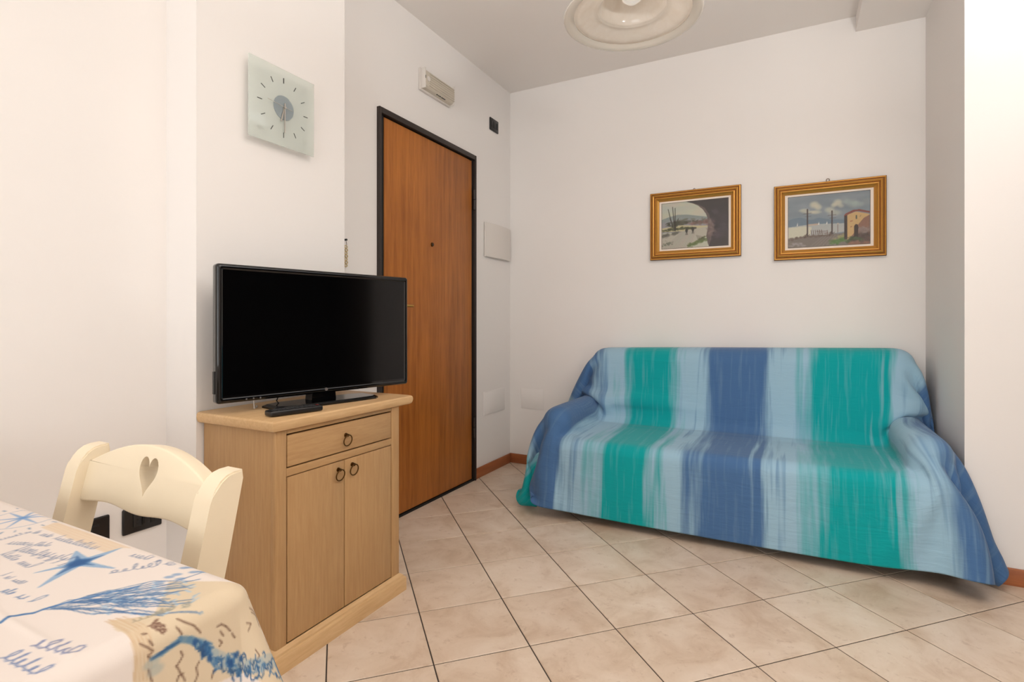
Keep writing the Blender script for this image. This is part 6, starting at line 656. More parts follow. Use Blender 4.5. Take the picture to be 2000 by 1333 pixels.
550,40,52,53,46,49,47,46,50,54,51,51,39,35,35,34,23,16,22,19,11,-10,-3,-16,-6,-2,2,-2,-2,-2,-1,-2,0,-2,0,-1,-1,-1,0,-1,0,-1,0,0,-1,0,0,0,-1,0,0,0,0,0,0,0,0,0,0,0,0,0,0,0,0,0,0,1,0,0,0,1,0,0,1,0,1,0,1,1,0,1,1,1,1,1,2,1,2,3,2,0,2,6,26,19,8,-14,-42,-28,-40,-31,-48,-47,-39,-43,-42,-43,-42,-42,-42,-42,-40,-41,-44,-48,-50,-54,
527,51,51,48,42,46,39,50,50,53,48,41,33,35,36,26,17,26,23,15,6,-5,-3,-17,-2,-4,0,-3,-2,-3,-2,-2,-1,-2,-1,-1,-2,0,-1,-1,-1,0,-1,0,-1,0,-1,0,0,0,-1,0,0,0,0,0,0,0,0,0,0,0,0,0,1,0,0,0,0,1,0,1,0,0,1,1,0,1,1,1,1,2,1,2,1,2,3,2,4,3,4,1,4,6,21,13,10,-8,-26,-48,-45,-21,-40,-48,-40,-39,-40,-41,-39,-40,-40,-40,-38,-39,-39,-43,-47,-51,
512,53,44,42,36,42,40,51,51,49,42,34,36,38,26,19,18,22,20,14,6,-5,-2,-14,-3,-3,-5,-1,-4,-1,-3,-1,-2,-1,-2,-1,-1,-1,-1,-1,0,-1,0,-1,0,-1,0,0,-1,0,0,0,0,0,-1,0,0,0,0,0,0,1,0,0,0,0,0,1,0,0,1,0,0,1,0,1,1,1,0,2,1,1,2,1,2,3,1,4,2,4,2,9,-3,8,23,9,8,-1,-14,-35,-40,-51,-28,-41,-43,-36,-38,-38,-37,-38,-38,-38,-37,-37,-37,-40,-42,-47,
501,42,37,36,37,45,53,47,46,41,33,39,36,27,18,16,18,22,21,12,6,-6,-3,-12,-6,-3,-4,-1,-4,-1,-4,0,-3,-1,-2,-1,-1,-1,0,-1,-1,-1,0,-1,0,-1,0,0,0,-1,0,0,0,0,0,0,0,0,0,0,0,0,0,0,0,1,0,0,0,1,0,0,1,0,1,1,0,1,1,1,2,0,2,1,2,4,1,4,1,4,3,11,0,15,11,8,9,2,-7,-21,-38,-51,-36,-42,-39,-37,-34,-36,-35,-35,-35,-37,-37,-36,-36,-37,-38,-43,
476,33,34,37,37,57,46,43,41,46,32,35,27,19,14,16,19,22,17,10,3,-4,-4,-9,-6,-4,-3,-3,-2,-2,-3,-2,-1,-2,-1,-2,-1,-1,0,-1,-1,-1,0,-1,0,0,-1,0,0,-1,0,0,0,0,0,0,0,0,0,0,0,0,0,0,0,0,1,0,0,1,0,0,1,0,1,1,0,1,1,1,1,2,1,2,2,2,3,2,3,4,5,9,6,8,10,8,7,5,-3,-14,-29,-44,-45,-41,-40,-35,-32,-33,-33,-32,-33,-35,-35,-36,-35,-35,-36,-39,
440,34,38,48,41,46,41,40,43,42,33,26,20,14,12,15,19,22,16,8,2,-4,-5,-8,-6,-4,-4,-2,-3,-2,-3,-1,-2,-2,-1,-1,-1,-1,-1,-1,-1,0,-1,0,-1,0,0,-1,0,0,0,-1,0,0,0,0,0,0,0,0,0,0,0,0,1,0,0,0,0,1,0,1,0,1,0,1,0,1,1,1,2,1,2,1,2,3,2,3,3,3,7,8,6,8,10,7,8,5,0,-9,-22,-37,-44,-42,-40,-37,-31,-31,-29,-30,-30,-32,-35,-36,-35,-34,-34,-35,
405,41,42,39,41,41,43,43,42,36,27,21,16,11,10,16,21,20,11,5,0,-3,-4,-6,-6,-5,-3,-3,-3,-2,-2,-2,-2,-1,-2,-1,-1,-1,-1,-1,-1,0,-1,0,-1,0,0,-1,0,0,0,-1,0,0,0,0,0,0,0,0,0,0,0,0,1,0,0,0,0,1,0,1,0,1,0,1,1,0,1,2,1,1,2,2,2,2,3,2,3,5,7,6,6,9,8,7,8,6,1,-6,-18,-30,-38,-40,-40,-37,-32,-30,-27,-27,-27,-30,-32,-35,-35,-35,-33,-33,
379,41,36,38,42,43,43,42,38,31,22,15,11,9,11,19,23,13,7,3,1,-3,-4,-7,-6,-4,-4,-3,-2,-3,-2,-2,-2,-1,-2,-1,-1,-1,-1,-1,0,-1,-1,0,0,-1,0,-1,0,0,0,0,-1,0,0,0,0,0,0,0,0,0,0,1,0,0,0,0,1,0,0,1,0,1,0,1,1,1,1,1,1,1,2,2,2,2,3,3,3,6,6,5,7,10,7,7,7,7,3,-4,-14,-26,-34,-37,-37,-37,-32,-29,-25,-25,-24,-27,-30,-33,-36,-36,-33,-32,
351,36,35,40,41,44,43,40,33,25,16,11,10,9,14,23,18,6,2,1,1,-2,-4,-5,-6,-5,-3,-3,-3,-2,-2,-2,-2,-2,-1,-2,-1,-1,-1,0,-1,-1,0,-1,0,-1,0,0,-1,0,0,0,0,0,-1,0,0,0,0,0,0,1,0,0,0,0,0,1,0,0,1,0,0,1,1,0,1,1,1,1,1,2,2,1,3,2,3,3,4,5,5,6,8,8,7,6,9,7,4,-3,-12,-22,-29,-34,-34,-34,-32,-28,-25,-22,-21,-24,-27,-32,-34,-37,-34,-33,
319,34,38,40,42,45,41,35,29,21,11,6,8,13,23,16,10,0,1,2,0,-1,-4,-5,-6,-5,-4,-3,-3,-2,-2,-2,-2,-2,-1,-1,-1,-1,-1,-1,-1,-1,0,-1,0,0,-1,0,0,-1,0,0,0,0,0,0,0,0,0,0,0,0,0,0,0,0,1,0,0,0,1,0,1,0,1,1,0,1,1,1,2,1,2,2,2,2,3,3,5,5,5,6,9,6,7,7,9,8,4,-1,-10,-19,-27,-30,-32,-31,-29,-27,-24,-20,-19,-20,-25,-29,-34,-36,-35,-31,
286,36,39,39,42,44,39,30,28,15,3,3,12,19,17,13,6,-6,0,1,1,-1,-3,-4,-6,-5,-4,-3,-3,-2,-3,-2,-1,-2,-1,-2,-1,-1,-1,-1,0,-1,-1,0,-1,0,0,-1,0,0,0,-1,0,0,0,0,0,0,0,0,0,0,0,0,1,0,0,0,1,0,0,1,0,1,0,1,1,1,1,1,1,2,1,2,3,2,3,4,4,4,6,7,7,7,7,7,9,9,5,-1,-9,-16,-24,-28,-28,-28,-26,-26,-22,-19,-16,-18,-21,-27,-32,-36,-33,-24,
275,17,37,40,43,44,36,23,28,6,2,2,9,22,8,12,6,-9,0,1,0,0,-3,-5,-5,-5,-5,-3,-3,-2,-2,-2,-2,-2,-1,-1,-2,-1,-1,0,-1,-1,0,-1,0,-1,0,0,-1,0,0,0,0,-1,0,0,0,0,0,0,0,0,1,0,0,0,0,1,0,0,1,0,0,1,1,0,1,1,1,1,2,1,2,2,2,3,3,3,4,5,6,8,6,6,7,9,9,9,5,1,-8,-15,-21,-25,-26,-25,-24,-22,-20,-17,-15,-14,-19,-24,-32,-35,-26,-10,
275,0,25,39,43,44,31,10,31,5,7,-3,4,24,23,-10,-1,-19,5,2,2,0,-3,-5,-5,-5,-4,-4,-3,-2,-2,-2,-2,-2,-1,-2,-1,-1,-1,-1,0,-1,-1,0,-1,0,0,-1,0,0,0,-1,0,0,0,0,0,0,0,0,0,0,0,0,1,0,0,0,1,0,0,1,0,1,0,1,1,1,1,1,1,2,2,2,2,3,3,3,5,5,6,7,6,6,8,8,11,9,6,0,-6,-14,-19,-22,-24,-22,-21,-19,-18,-15,-13,-12,-15,-21,-28,-33,-13,0,
275,0,5,31,44,43,22,40,51,-6,-11,-18,-4,12,30,31,11,-57,-26,-3,2,1,-4,-4,-5,-5,-4,-4,-3,-3,-2,-2,-2,-2,-1,-1,-1,-2,0,-1,-1,-1,0,-1,0,-1,0,0,-1,0,0,0,0,0,-1,0,0,0,0,0,0,1,0,0,0,0,0,1,0,0,1,0,1,0,1,0,1,1,1,1,2,1,2,2,2,3,3,4,5,5,6,6,7,6,8,9,11,9,6,1,-6,-12,-17,-20,-21,-20,-18,-16,-14,-13,-11,-10,-13,-17,-29,-16,0,0,
275,0,0,12,43,44,44,57,29,-2,-27,-25,-8,4,16,34,30,-10,-56,-35,-13,-4,-4,-4,-5,-4,-4,-4,-3,-3,-3,-2,-2,-1,-2,-1,-1,-1,-1,-1,-1,-1,0,-1,0,-1,0,0,0,-1,0,0,0,0,0,0,-1,0,0,1,0,0,0,0,0,0,1,0,0,0,1,0,1,0,1,1,0,1,1,2,1,2,1,2,3,3,3,4,5,5,6,6,6,7,8,10,11,10,6,1,-5,-12,-15,-18,-18,-17,-15,-13,-12,-10,-9,-8,-12,-15,-12,0,0,0]
TH_NT, TH_NS = 76, 118
raw = np.array(THROW).reshape(3, TH_NT, TH_NS)
P = np.cumsum(raw.transpose(1, 2, 0).astype(np.int64), axis=1)*.0004+np.array([0, -2, -.1])
TH_LS, TH_LT = 2.70, 1.943
idx = np.arange(TH_NT*TH_NS).reshape(TH_NT, TH_NS)
F = np.stack([idx[:-1, :-1], idx[:-1, 1:], idx[1:, 1:], idx[1:, :-1]], -1).reshape(-1, 4)
me = bpy.data.meshes.new('throw'); me.from_pydata(P.reshape(-1, 3).tolist(), [], F.tolist())
uvl = me.uv_layers.new(name='cloth')
U = np.stack(np.broadcast_arrays(np.linspace(-TH_LS/2, TH_LS/2, TH_NS)[None, :], np.linspace(0, TH_LT, TH_NT)[:, None]), -1).reshape(-1, 2)
li = np.zeros(len(me.loops), np.int32); me.loops.foreach_get('vertex_index', li)
uvl.data.foreach_set('uv', U[li].astype(np.float32).ravel())
for p in me.polygons: p.use_smooth = True
n = NT('throw_cotton')
uvn = n.n('ShaderNodeUVMap', uv_map='cloth')
sep = n.n('ShaderNodeSeparateXYZ'); n.l(uvn.outputs[0], sep.inputs[0])
def uvmap(sx, sy):
    m = n.n('ShaderNodeMapping'); m.inputs['Scale'].default_value = (sx, sy, 1); n.l(uvn.outputs[0], m.inputs[0]); return m.outputs[0]
st1 = n.noise(uvmap(16, 1.0), 1.0, 3, .55); st2 = n.noise(uvmap(44, 2.2), 1.0, 3, .6); wob = n.noise(uvmap(1.5, 3.0), 1.0, 2)
s_ = n.math('ADD', sep.outputs[0], n.math('MULTIPLY', n.math('SUBTRACT', st1, .5), .30))
s_ = n.math('ADD', s_, n.math('MULTIPLY', n.math('SUBTRACT', st2, .5), .10))
s_ = n.math('ADD', s_, n.math('MULTIPLY', n.math('SUBTRACT', wob, .5), .05))
pos = n.math('DIVIDE', n.math('ADD', s_, 1.35), 2.70)
TE, BL, LI = (0, 158, 160), (72, 108, 152), (152, 187, 207)
stops = [(-1.30, TE), (-1.20, TE), (-1.12, LI), (-1.05, BL), (-.81, BL), (-.735, LI), (-.63, LI), (-.53, TE), (-.33, TE), (-.25, LI), (-.16, LI), (-.08, BL), (.155, BL), (.22, LI), (.325, LI), (.43, TE), (.69, TE), (.77, LI), (.85, LI), (.93, BL), (1.3, BL)]
c = n.ramp(pos, [((p+1.35)/2.70, lin(q)) for p, q in stops])
fade = n.ramp(st2, [(.52, (0, 0, 0, 1)), (.72, (1, 1, 1, 1))])
c = n.mix(n.math('MULTIPLY', fade, .16), c, lin((158, 190, 208)))
st3 = n.noise(uvmap(26, 1.5), 1.0, 2, .5)
deep = n.ramp(st3, [(.56, (0, 0, 0, 1)), (.66, (1, 1, 1, 1))])
zone = n.ramp(pos, [((p+1.35)/2.70, (v, v, v, 1)) for p, v in ((-.82, 0), (-.72, 1), (-.62, .3), (-.55, 0), (-.26, 0), (-.19, 1), (-.10, .2), (.16, .2), (.24, 1), (.33, .3), (.42, 0), (.78, 0), (.85, 1), (.92, 0))])
c = n.mix(n.math('MULTIPLY', n.math('MULTIPLY', deep, zone), .75), c, lin((86, 126, 170)))
cr = n.noise(uvmap(5, 26), 1.0, 4, .6, .8); wv = n.noise(uvmap(900, 900), 1.0, 2)
hh = n.math('ADD', n.math('MULTIPLY', cr, .9), n.math('MULTIPLY', wv, .06))
n.bump(hh, .40, .012)
M['throw'] = n.set(Base_Color=c, Roughness=.85, Specular_IOR_Level=.2, Sheen_Weight=.15)
throw = tag(link_obj('throw', me, 'throw'), 'streaky teal, blue and pale blue striped cotton throw draped over the sofa', 'throw')
sm = throw.modifiers.new('smooth', 'SUBSURF'); sm.levels = sm.render_levels = 2
so = throw.modifiers.new('thickness', 'SOLIDIFY'); so.thickness = .0018; so.offset = 1

# ------------------------------------------------------------------ painter for flat prints (pictures, table cloth)
class Canvas:
    def __init__(s, x0, y0, x1, y1, res, rgb):
        s.x0, s.y0, s.res = x0, y0, res
        s.w = int(round((x1-x0)/res))+1; s.h = int(round((y1-y0)/res))+1
        s.a = np.empty((s.h, s.w, 3)); s.a[:] = np.array(rgb, float)
        s.X, s.Y = np.meshgrid(x0+np.arange(s.w)*res, y0+np.arange(s.h)*res)
        s.rng = np.random.RandomState(7)
    def _win(s, xs, ys, pad):
        i0 = max(0, int((min(xs)-pad-s.x0)/s.res)); i1 = min(s.w, int((max(xs)+pad-s.x0)/s.res)+2)
        j0 = max(0, int((min(ys)-pad-s.y0)/s.res)); j1 = min(s.h, int((max(ys)+pad-s.y0)/s.res)+2)
        return i0, i1, j0, j1
    def line(s, pts, w, rgb, al=1.0, w2=None):
        w2 = w if w2 is None else w2; m = len(pts)-1
        for k in range(m):
            (xa, ya), (xb, yb) = pts[k], pts[k+1]
            ww = w+(w2-w)*k/max(1, m-1) if m > 1 else w
            i0, i1, j0, j1 = s._win((xa, xb), (ya, yb), ww+2*s.res)
            if i1 <= i0 or j1 <= j0: continue
            X, Y = s.X[j0:j1, i0:i1], s.Y[j0:j1, i0:i1]
            dx, dy = xb-xa, yb-ya; L = dx*dx+dy*dy+1e-12
            t = np.clip(((X-xa)*dx+(Y-ya)*dy)/L, 0, 1)
            if m == 1: wl = (w+(w2-w)*t)
            else: wl = ww
            d = np.hypot(X-xa-t*dx, Y-ya-t*dy)
            f = np.clip((wl/2-d)/s.res+.5, 0, 1)*al
            s.a[j0:j1, i0:i1] += (np.array(rgb, float)-s.a[j0:j1, i0:i1])*f[..., None]
    def poly(s, pts, rgb, al=1.0, soft=0, noise=0):
        xs, ys = [p[0] for p in pts], [p[1] for p in pts]
        i0, i1, j0, j1 = s._win(xs, ys, 0)
        if i1 <= i0 or j1 <= j0: return
        X, Y = s.X[j0:j1, i0:i1], s.Y[j0:j1, i0:i1]
        ins = np.zeros(X.shape, bool)
        for k in range(len(pts)):
            (xa, ya), (xb, yb) = pts[k], pts[(k+1) % len(pts)]
            if ya == yb: continue
            cnd = ((ya > Y) != (yb > Y)) & (X < (xb-xa)*(Y-ya)/(yb-ya)+xa); ins ^= cnd
        f = ins.astype(float)*al
        if noise: f = f*np.clip(1+s.rng.randn(*f.shape)*noise, 0, 1.4)
        f = np.clip(f, 0, 1)
        s.a[j0:j1, i0:i1] += (np.array(rgb, float)-s.a[j0:j1, i0:i1])*f[..., None]
    def blob(s, x, y, rx, ry, rgb, al=1.0, ang=0, hard=2):
        r = max(rx, ry)*1.6; i0, i1, j0, j1 = s._win((x,), (y,), r)
        if i1 <= i0 or j1 <= j0: return
        X, Y = s.X[j0:j1, i0:i1]-x, s.Y[j0:j1, i0:i1]-y; ca, sa = math.cos(ang), math.sin(ang)
        q = np.hypot((X*ca+Y*sa)/rx, (Y*ca-X*sa)/ry)
        f = np.clip((1.15-q)*hard, 0, 1)*al
        s.a[j0:j1, i0:i1] += (np.array(rgb, float)-s.a[j0:j1, i0:i1])*f[..., None]
    def script(s, x, y, dx, dy, length, hgt, rgb, w=.0012, al=.8, seed=0):
        """a cursive-looking stroke along (dx,dy)"""
        r = random.Random(seed); L = math.hypot(dx, dy); dx /= L; dy /= L; nx, ny = -dy, dx
        pts = []; u = 0; k = 0
        while u < length:
            up = r.choice((1, 1, .55, .6, 1.5)); lp = r.uniform(.2, .9)
            for q in range(8):
                a = q/8*2*math.pi
                vv = hgt*.5*up*(1-math.cos(a)); uu = u+hgt*.45*lp*math.sin(a)+hgt*.55*q/8
                pts.append((x+dx*uu+nx*vv, y+dy*uu+ny*vv))
            u += hgt*.55*r.uniform(.9, 1.5); k += 1
            if r.random() < .13:
                if len(pts) > 1: s.line(pts, w, rgb, al)
                pts = []; u += hgt*.9
        if len(pts) > 1: s.line(pts, w, rgb, al)
    def sample(s, x, y):
        fx = np.clip((x-s.x0)/s.res, 0, s.w-1.001); fy = np.clip((y-s.y0)/s.res, 0, s.h-1.001)
        i = fx.astype(int); j = fy.astype(int); a = (fx-i)[..., None]; b = (fy-j)[..., None]
        A = s.a
        return (A[j, i]*(1-a)+A[j, i+1]*a)*(1-b)+(A[j+1, i]*(1-a)+A[j+1, i+1]*a)*b
def srgb_lin(a):
    a = np.clip(a/255., 0, 1); return np.where(a <= .04045, a/12.92, ((a+.055)/1.055)**2.4)
def color_attr(me, rgb):
    at = me.color_attributes.new(name='print', type='FLOAT_COLOR', domain='POINT')
    c = np.ones((len(rgb), 4), np.float32); c[:, :3] = srgb_lin(rgb); at.data.foreach_set('color', c.ravel())
def print_mat(name, rough, weave=0, mottled=0, brush=0):
    n = NT(name); a = n.n('ShaderNodeAttribute', attribute_name='print')
    c = a.outputs['Color']
    v = n.coord('Object')
    if mottled: c = n.mix(n.math('MULTIPLY', n.noise(v, 14, 4), mottled), c, lin((225, 200, 176)))
    if brush:
        f = n.noise(v, 140, 3, .7); n.bump(f, .25, .002)
    if weave: n.bump(n.noise(v, 900, 2), .08, .0006)
    return n.set(Base_Color=c, Roughness=rough, Specular_IOR_Level=.3)

# ------------------------------------------------------------------ pictures
def painting_mesh(cv, w, h, nx, ny, y):
    xs = np.linspace(0, 1, nx); zs = np.linspace(0, 1, ny)
    XX, ZZ = np.meshgrid(xs, zs)
    V = np.stack([XX*w-w/2, np.full_like(XX, y), ZZ*h-h/2], -1).reshape(-1, 3)
    i = np.arange(nx*ny).reshape(ny, nx)
    Fq = np.stack([i[:-1, :-1], i[:-1, 1:], i[1:, 1:], i[1:, :-1]], -1).reshape(-1, 4)
    me = bpy.data.meshes.new('painting'); me.from_pydata(V.tolist(), [], Fq.tolist())
    color_attr(me, cv.sample(XX, ZZ*h/w).reshape(-1, 3)); return me
M['painting'] = print_mat('painting', .55, brush=1)
FPROF = [(0, 0), (0, .020), (.003, .025), (.008, .026), (.010, .022), (.014, .022), (.017, .031), (.022, .034), (.027, .031), (.029, .025), (.032, .025), (.035, .029), (.040, .030), (.043, .024), (.047, .020), (.056, .013), (.058, .008)]
def picture(name, label, cx, cz, w, h, cv, pw, ph, ring):
    e = thing(name, label, 'picture', (cx, 0, cz))
    bm = bmesh.new(); add_frame(bm, w, h, FPROF); fo = bm_obj('picture_frame', bm, 'gilt', e)
    fo.data.materials.append(M['gilt_dark'])
    for p in fo.data.polygons:
        k = p.index//4
        if k in (0, 1, 4, 9): p.material_index = 1
    box('backing_board', (-w/2+.004, -.004, -h/2+.004), (w/2-.004, -.0005, h/2-.004), 'dark_wood', e)
    bm = bmesh.new(); add_frame(bm, w-.110, h-.110, [(0, .006), (0, .010), ((w-.110-pw)/2, .010), ((w-.110-pw)/2, .006)])
    box('mat_board', (-w/2+.05, -.0085, -h/2+.05), (w/2-.05, -.005, h/2-.05), 'mat_board', e)
    bm.free()
    link_obj('painting', painting_mesh(cv, pw, ph, 230, 150, -.0095), 'painting', e)
    bm = bmesh.new(); add_frame(bm, pw+.004, ph+.004, [(0, .0086), (0, .0105), (.0022, .0105), (.0022, .0096)]); bm_obj('inner_slip', bm, 'dark_wood', e)
    box('glass', (-w/2+.056, -.0135, -h/2+.056), (w/2-.056, -.0120, h/2-.056), 'pic_glass', e)
    if ring:
        bm = bmesh.new(); add_torus(bm, (0, -.006, h/2+.009), .008, .0016, 'Y', 18, 6); bm_obj('hanging_ring', bm, 'old_brass', e, True)
    else:
        bm = bmesh.new(); add_torus(bm, (0, -.006, h/2+.004), .005, .0014, 'Y', 18, 6); bm_obj('hanging_ring', bm, 'old_brass', e, True)
    return e
def rag(cv, pts, rgb, n_, spread, size, al, seed):
    r = random.Random(seed)
    for k in range(n_):
        t = r.random()*(len(pts)-1); i = int(t); f = t-i
        x = pts[i][0]+(pts[min(i+1, len(pts)-1)][0]-pts[i][0])*f+r.gauss(0, spread); y = pts[i][1]+(pts[min(i+1, len(pts)-1)][1]-pts[i][1])*f+r.gauss(0, spread*.6)
        q = r.uniform(-16, 16); cv.blob(x, y, size*r.uniform(.5, 1.5), size*r.uniform(.3, .9), tuple(c+q for c in rgb), al*r.uniform(.5, 1), r.uniform(-.6, .6))
# country road seen through a dark arch (x to the right 0..1, y up 0..A)
A1 = .725
cv = Canvas(0, 0, 1, A1, .004, (186, 186, 168))
def T1(px, py):   # from the enlarged look of the picture to canvas units
    return ((px-250)/1018, A1*(1-(py-(385-(px-250)*.107))/(690)))
for k in range(60):
    r = random.Random(k); cv.blob(r.random(), .5+.25*r.random(), .12, .04, (r.randint(172, 196), r.randint(178, 192), r.randint(160, 180)), .4, 0)
cv.poly([(0, .47), (.1, .50), (.25, .53), (.4, .52), (.6, .48), (.8, .44), (1, .40), (1, .25), (0, .25)], (128, 138, 136), .9, noise=.1)
cv.poly([(0, .42), (.3, .45), (.5, .44), (.75, .40), (1, .36), (1, .25), (0, .25)], (146, 140, 146), .7, noise=.15)
rag(cv, [(.25, .38), (.35, .42), (.5, .40), (.7, .38)], (86, 84, 68), 60, .03, .035, .7, 1)
rag(cv, [(.45, .36), (.62, .40), (.72, .36)], (128, 98, 92), 30, .03, .03, .7, 2)
cv.poly([(0, .33), (.3, .36), (.55, .335), (.75, .32), (.75, .26), (.4, .26), (0, .27)], (196, 184, 140), .85, noise=.15)
rag(cv, [(0, .29), (.2, .30), (.35, .31), (.5, .30)], (76, 78, 52), 80, .012, .024, .75, 3)
cv.poly([(0, 0), (0, .20), (.33, .265), (.52, .29), (.72, .31), (.72, .20), (.62, .12), (.45, .03), (.40, 0)], (176, 170, 156), .95, noise=.06)
for k in range(14):
    r = random.Random(100+k); x = .02+.03*k; cv.line([(x+.02, .01), (x*.55+.30, .26)], .006, (138-r.randint(0, 30), 134-r.randint(0, 25), 120), .4)
rag(cv, [(.02, .20), (.10, .22), (.25, .25)], (98, 96, 88), 40, .015, .028, .5, 4)
rag(cv, [(.02, .05), (.10, .10), (.14, .07)], (96, 102, 86), 40, .022, .016, .5, 5)
for a, b in (((.10, .63), (.17, .34)), ((.17, .66), (.20, .33)), ((.21, .64), (.21, .33)), ((.13, .48), (.18, .33)), ((.26, .47), (.21, .33))): cv.line([a, b], .010, (62, 56, 50), .85, .016)
rag(cv, [(.10, .40), (.18, .36), (.24, .40), (.20, .33)], (68, 70, 54), 50, .022, .022, .6, 6)
cv.line([(.205, .42), (.21, .29)], .030, (58, 52, 46), .9)
for x, y in ((.385, .25), (.48, .265)):
    cv.blob(x, y+.02, .022, .034, (52, 50, 44), .95); cv.line([(x, y), (x-.008, y-.04)], .009, (52, 48, 42)); cv.line([(x+.006, y), (x+.012, y-.04)], .007, (60, 54, 46)); cv.blob(x, y-.045, .025, .006, (104, 100, 92), .8)
cv.blob(.51, .30, .03, .018, (70, 66, 58), .9)
arch = [(.38, A1), (.48, .69), (.56, .645), (.63, .58), (.675, .51), (.70, .44), (.71, .36), (.70, .26), (.68, .16), (.70, .06), (.72, 0), (1, 0), (1, A1)]
cv.poly(arch, (62, 55, 55), 1.0, noise=.05)
cv.poly([(.46, .70), (.56, .665), (.66, .60), (.72, .50), (.75, .40), (.80, .33), (.80, .26), (.76, .15), (.72, 0), (.70, .06), (.68, .16), (.70, .26), (.71, .36), (.70, .44), (.675, .51), (.63, .58), (.56, .645), (.48, .69)], (108, 93, 88), .8, noise=.2)
rag(cv, [(.74, .40), (.76, .30), (.74, .15)], (132, 112, 108), 60, .03, .03, .35, 8)
rag(cv, [(.85, .6), (.92, .3), (.86, .1), (.95, .5)], (74, 66, 70), 80, .06, .06, .3, 9)
rag(cv, [(.40, .02), (.50, .05), (.60, .09), (.66, .12)], (92, 106, 62), 80, .02, .022, .7, 10)
rag(cv, [(.60, .12), (.66, .16)], (88, 92, 60), 30, .015, .014, .7, 11)
for k in range(10): cv.line([(.56+.012*k, .10), (.53+.012*k, .19-.004*k)], .004, (80, 76, 62), .7)
pic1 = picture('picture', 'gilt framed painting of a country road seen through a dark stone arch', 1.312, 1.656, .545, .432, cv, .400, .290, False)
# lake shore with two poles and a yellow house
A2 = .735
cv = Canvas(0, 0, 1, A2, .004, (126, 138, 146))
for k in range(70):
    r = random.Random(k+400); g = r.randint(112, 146); cv.blob(r.random(), .42+.35*r.random(), .16, .05, (g, g+9, g+16), .35, r.uniform(-.1, .1))
for x, y, rx, ry, q in ((.33, .60, .065, .055, 1), (.38, .56, .05, .05, .9), (.20, .53, .07, .03, .8), (.27, .50, .10, .025, .7), (.35, .49, .08, .03, .8), (.62, .60, .065, .055, .95), (.57, .57, .04, .035, .8), (.52, .51, .07, .045, .75), (.58, .46, .09, .05, .55), (.66, .55, .04, .03, .6)):
    cv.blob(x, y, rx, ry, (206, 198, 172), q*.75, 0, 1.4)
rag(cv, [(.7, .62), (.8, .56), (.95, .60)], (150, 160, 158), 30, .04, .05, .35, 20)
cv.poly([(0, .40), (.08, .425), (.16, .43), (.24, .40), (.30, .385), (.38, .41), (.44, .395), (.55, .37), (.7, .36), (.8, .36), (.8, .26), (0, .26)], (108, 124, 138), .9, noise=.08)
cv.poly([(0, .30), (.3, .325), (.8, .30), (.8, .20), (0, .10)], (176, 176, 172), .9, noise=.08)
cv.poly([(0, .29), (.2, .30), (.3, .28), (.28, .16), (0, .13)], (204, 200, 176), .8, noise=.12)
cv.poly([(.25, .325), (.38, .33), (.38, .305), (.25, .30)], (190, 160, 136), .7)
for x in (.12, .39, .49): cv.poly([(x-.012, .31), (x+.004, .31), (x, .36)], (226, 222, 214), .95)
cv.line([(.62, .18), (.62, .30)], .006, (110, 84, 72)); cv.blob(.622, .305, .012, .012, (186, 168, 150), .9)
cv.poly([(0, 0), (0, .11), (.2, .155), (.5, .16), (.72, .17), (.78, .16), (.8, 0)], (122, 112, 104), 1, noise=.12)
rag(cv, [(.0, .12), (.2, .15), (.4, .15), (.6, .16)], (108, 92, 82), 80, .012, .02, .6, 21)
for k in range(7): cv.line([(.28+.05*k, 0), (.45+.035*k, .15)], .006, (150, 142, 136), .5)
rag(cv, [(.02, .03), (.12, .05), (.2, .02)], (158, 152, 150), 40, .02, .02, .5, 25)
rag(cv, [(.55, .04), (.65, .07), (.72, .10)], (86, 118, 66), 90, .022, .024, .7, 22)
rag(cv, [(.60, .10), (.70, .14)], (150, 146, 104), 30, .02, .02, .6, 26)
for x, y0, y1 in ((.245, .16, .54), (.55, .17, .49)):
    cv.line([(x, y0), (x, y1)], .017, (70, 58, 56)); cv.line([(x-.035, y0-.03), (x, y0+.05)], .008, (84, 68, 60)); cv.line([(x+.012, y0), (x+.03, y0+.02)], .006, (84, 68, 60))
    cv.line([(x-.05, y1-.06), (x+.05, y1-.055)], .005, (76, 64, 64)); cv.line([(x-.03, y1-.10), (x+.045, y1-.10)], .004, (76, 64, 64))
for k in range(6): cv.line([(.30+.026*k, .17), (.29+.026*k, .235)], .006, (86, 66, 58))
cv.line([(.36, .215), (.48, .21)], .006, (96, 72, 62)); cv.line([(.38, .19), (.50, .185)], .006, (96, 72, 62)); cv.line([(.50, .16), (.49, .22)], .008, (104, 80, 68))
cv.poly([(.70, .08), (.70, .41), (.735, .42), (.745, .08)], (58, 46, 44), 1)
cv.poly([(.735, .08), (.735, .42), (.84, .455), (.99, .41), (1, .40), (1, 0), (.74, 0)], (196, 162, 110), 1, noise=.05)
cv.poly([(.69, .40), (.73, .415), (.83, .46), (.88, .455), (1, .42), (1, .445), (.88, .485), (.80, .48), (.71, .435)], (128, 62, 50), 1, noise=.1)
cv.poly([(1, .40), (.93, .36), (.86, .27), (.83, .18), (.74, .06), (.74, 0), (1, 0)], (128, 92, 80), .9, noise=.15)
rag(cv, [(.78, .06), (.88, .10), (.96, .16), (.95, .04)], (86, 72, 66), 90, .03, .03, .6, 23)
rag(cv, [(.9, .22), (.96, .18)], (138, 122, 116), 40, .025, .03, .5, 27)
cv.poly([(.815, .10), (.815, .25), (.83, .28), (.855, .28), (.865, .24), (.86, .10)], (60, 46, 40), .95)
cv.poly([(.835, .355), (.835, .40), (.842, .41), (.852, .40), (.85, .35)], (62, 72, 62), 1)
cv.line([(.77, .325), (.795, .33)], .009, (140, 76, 56)); cv.line([(.775, .245), (.785, .25)], .010, (140, 86, 60)); cv.line([(.885, .38), (.893, .40)], .008, (140, 118, 80))
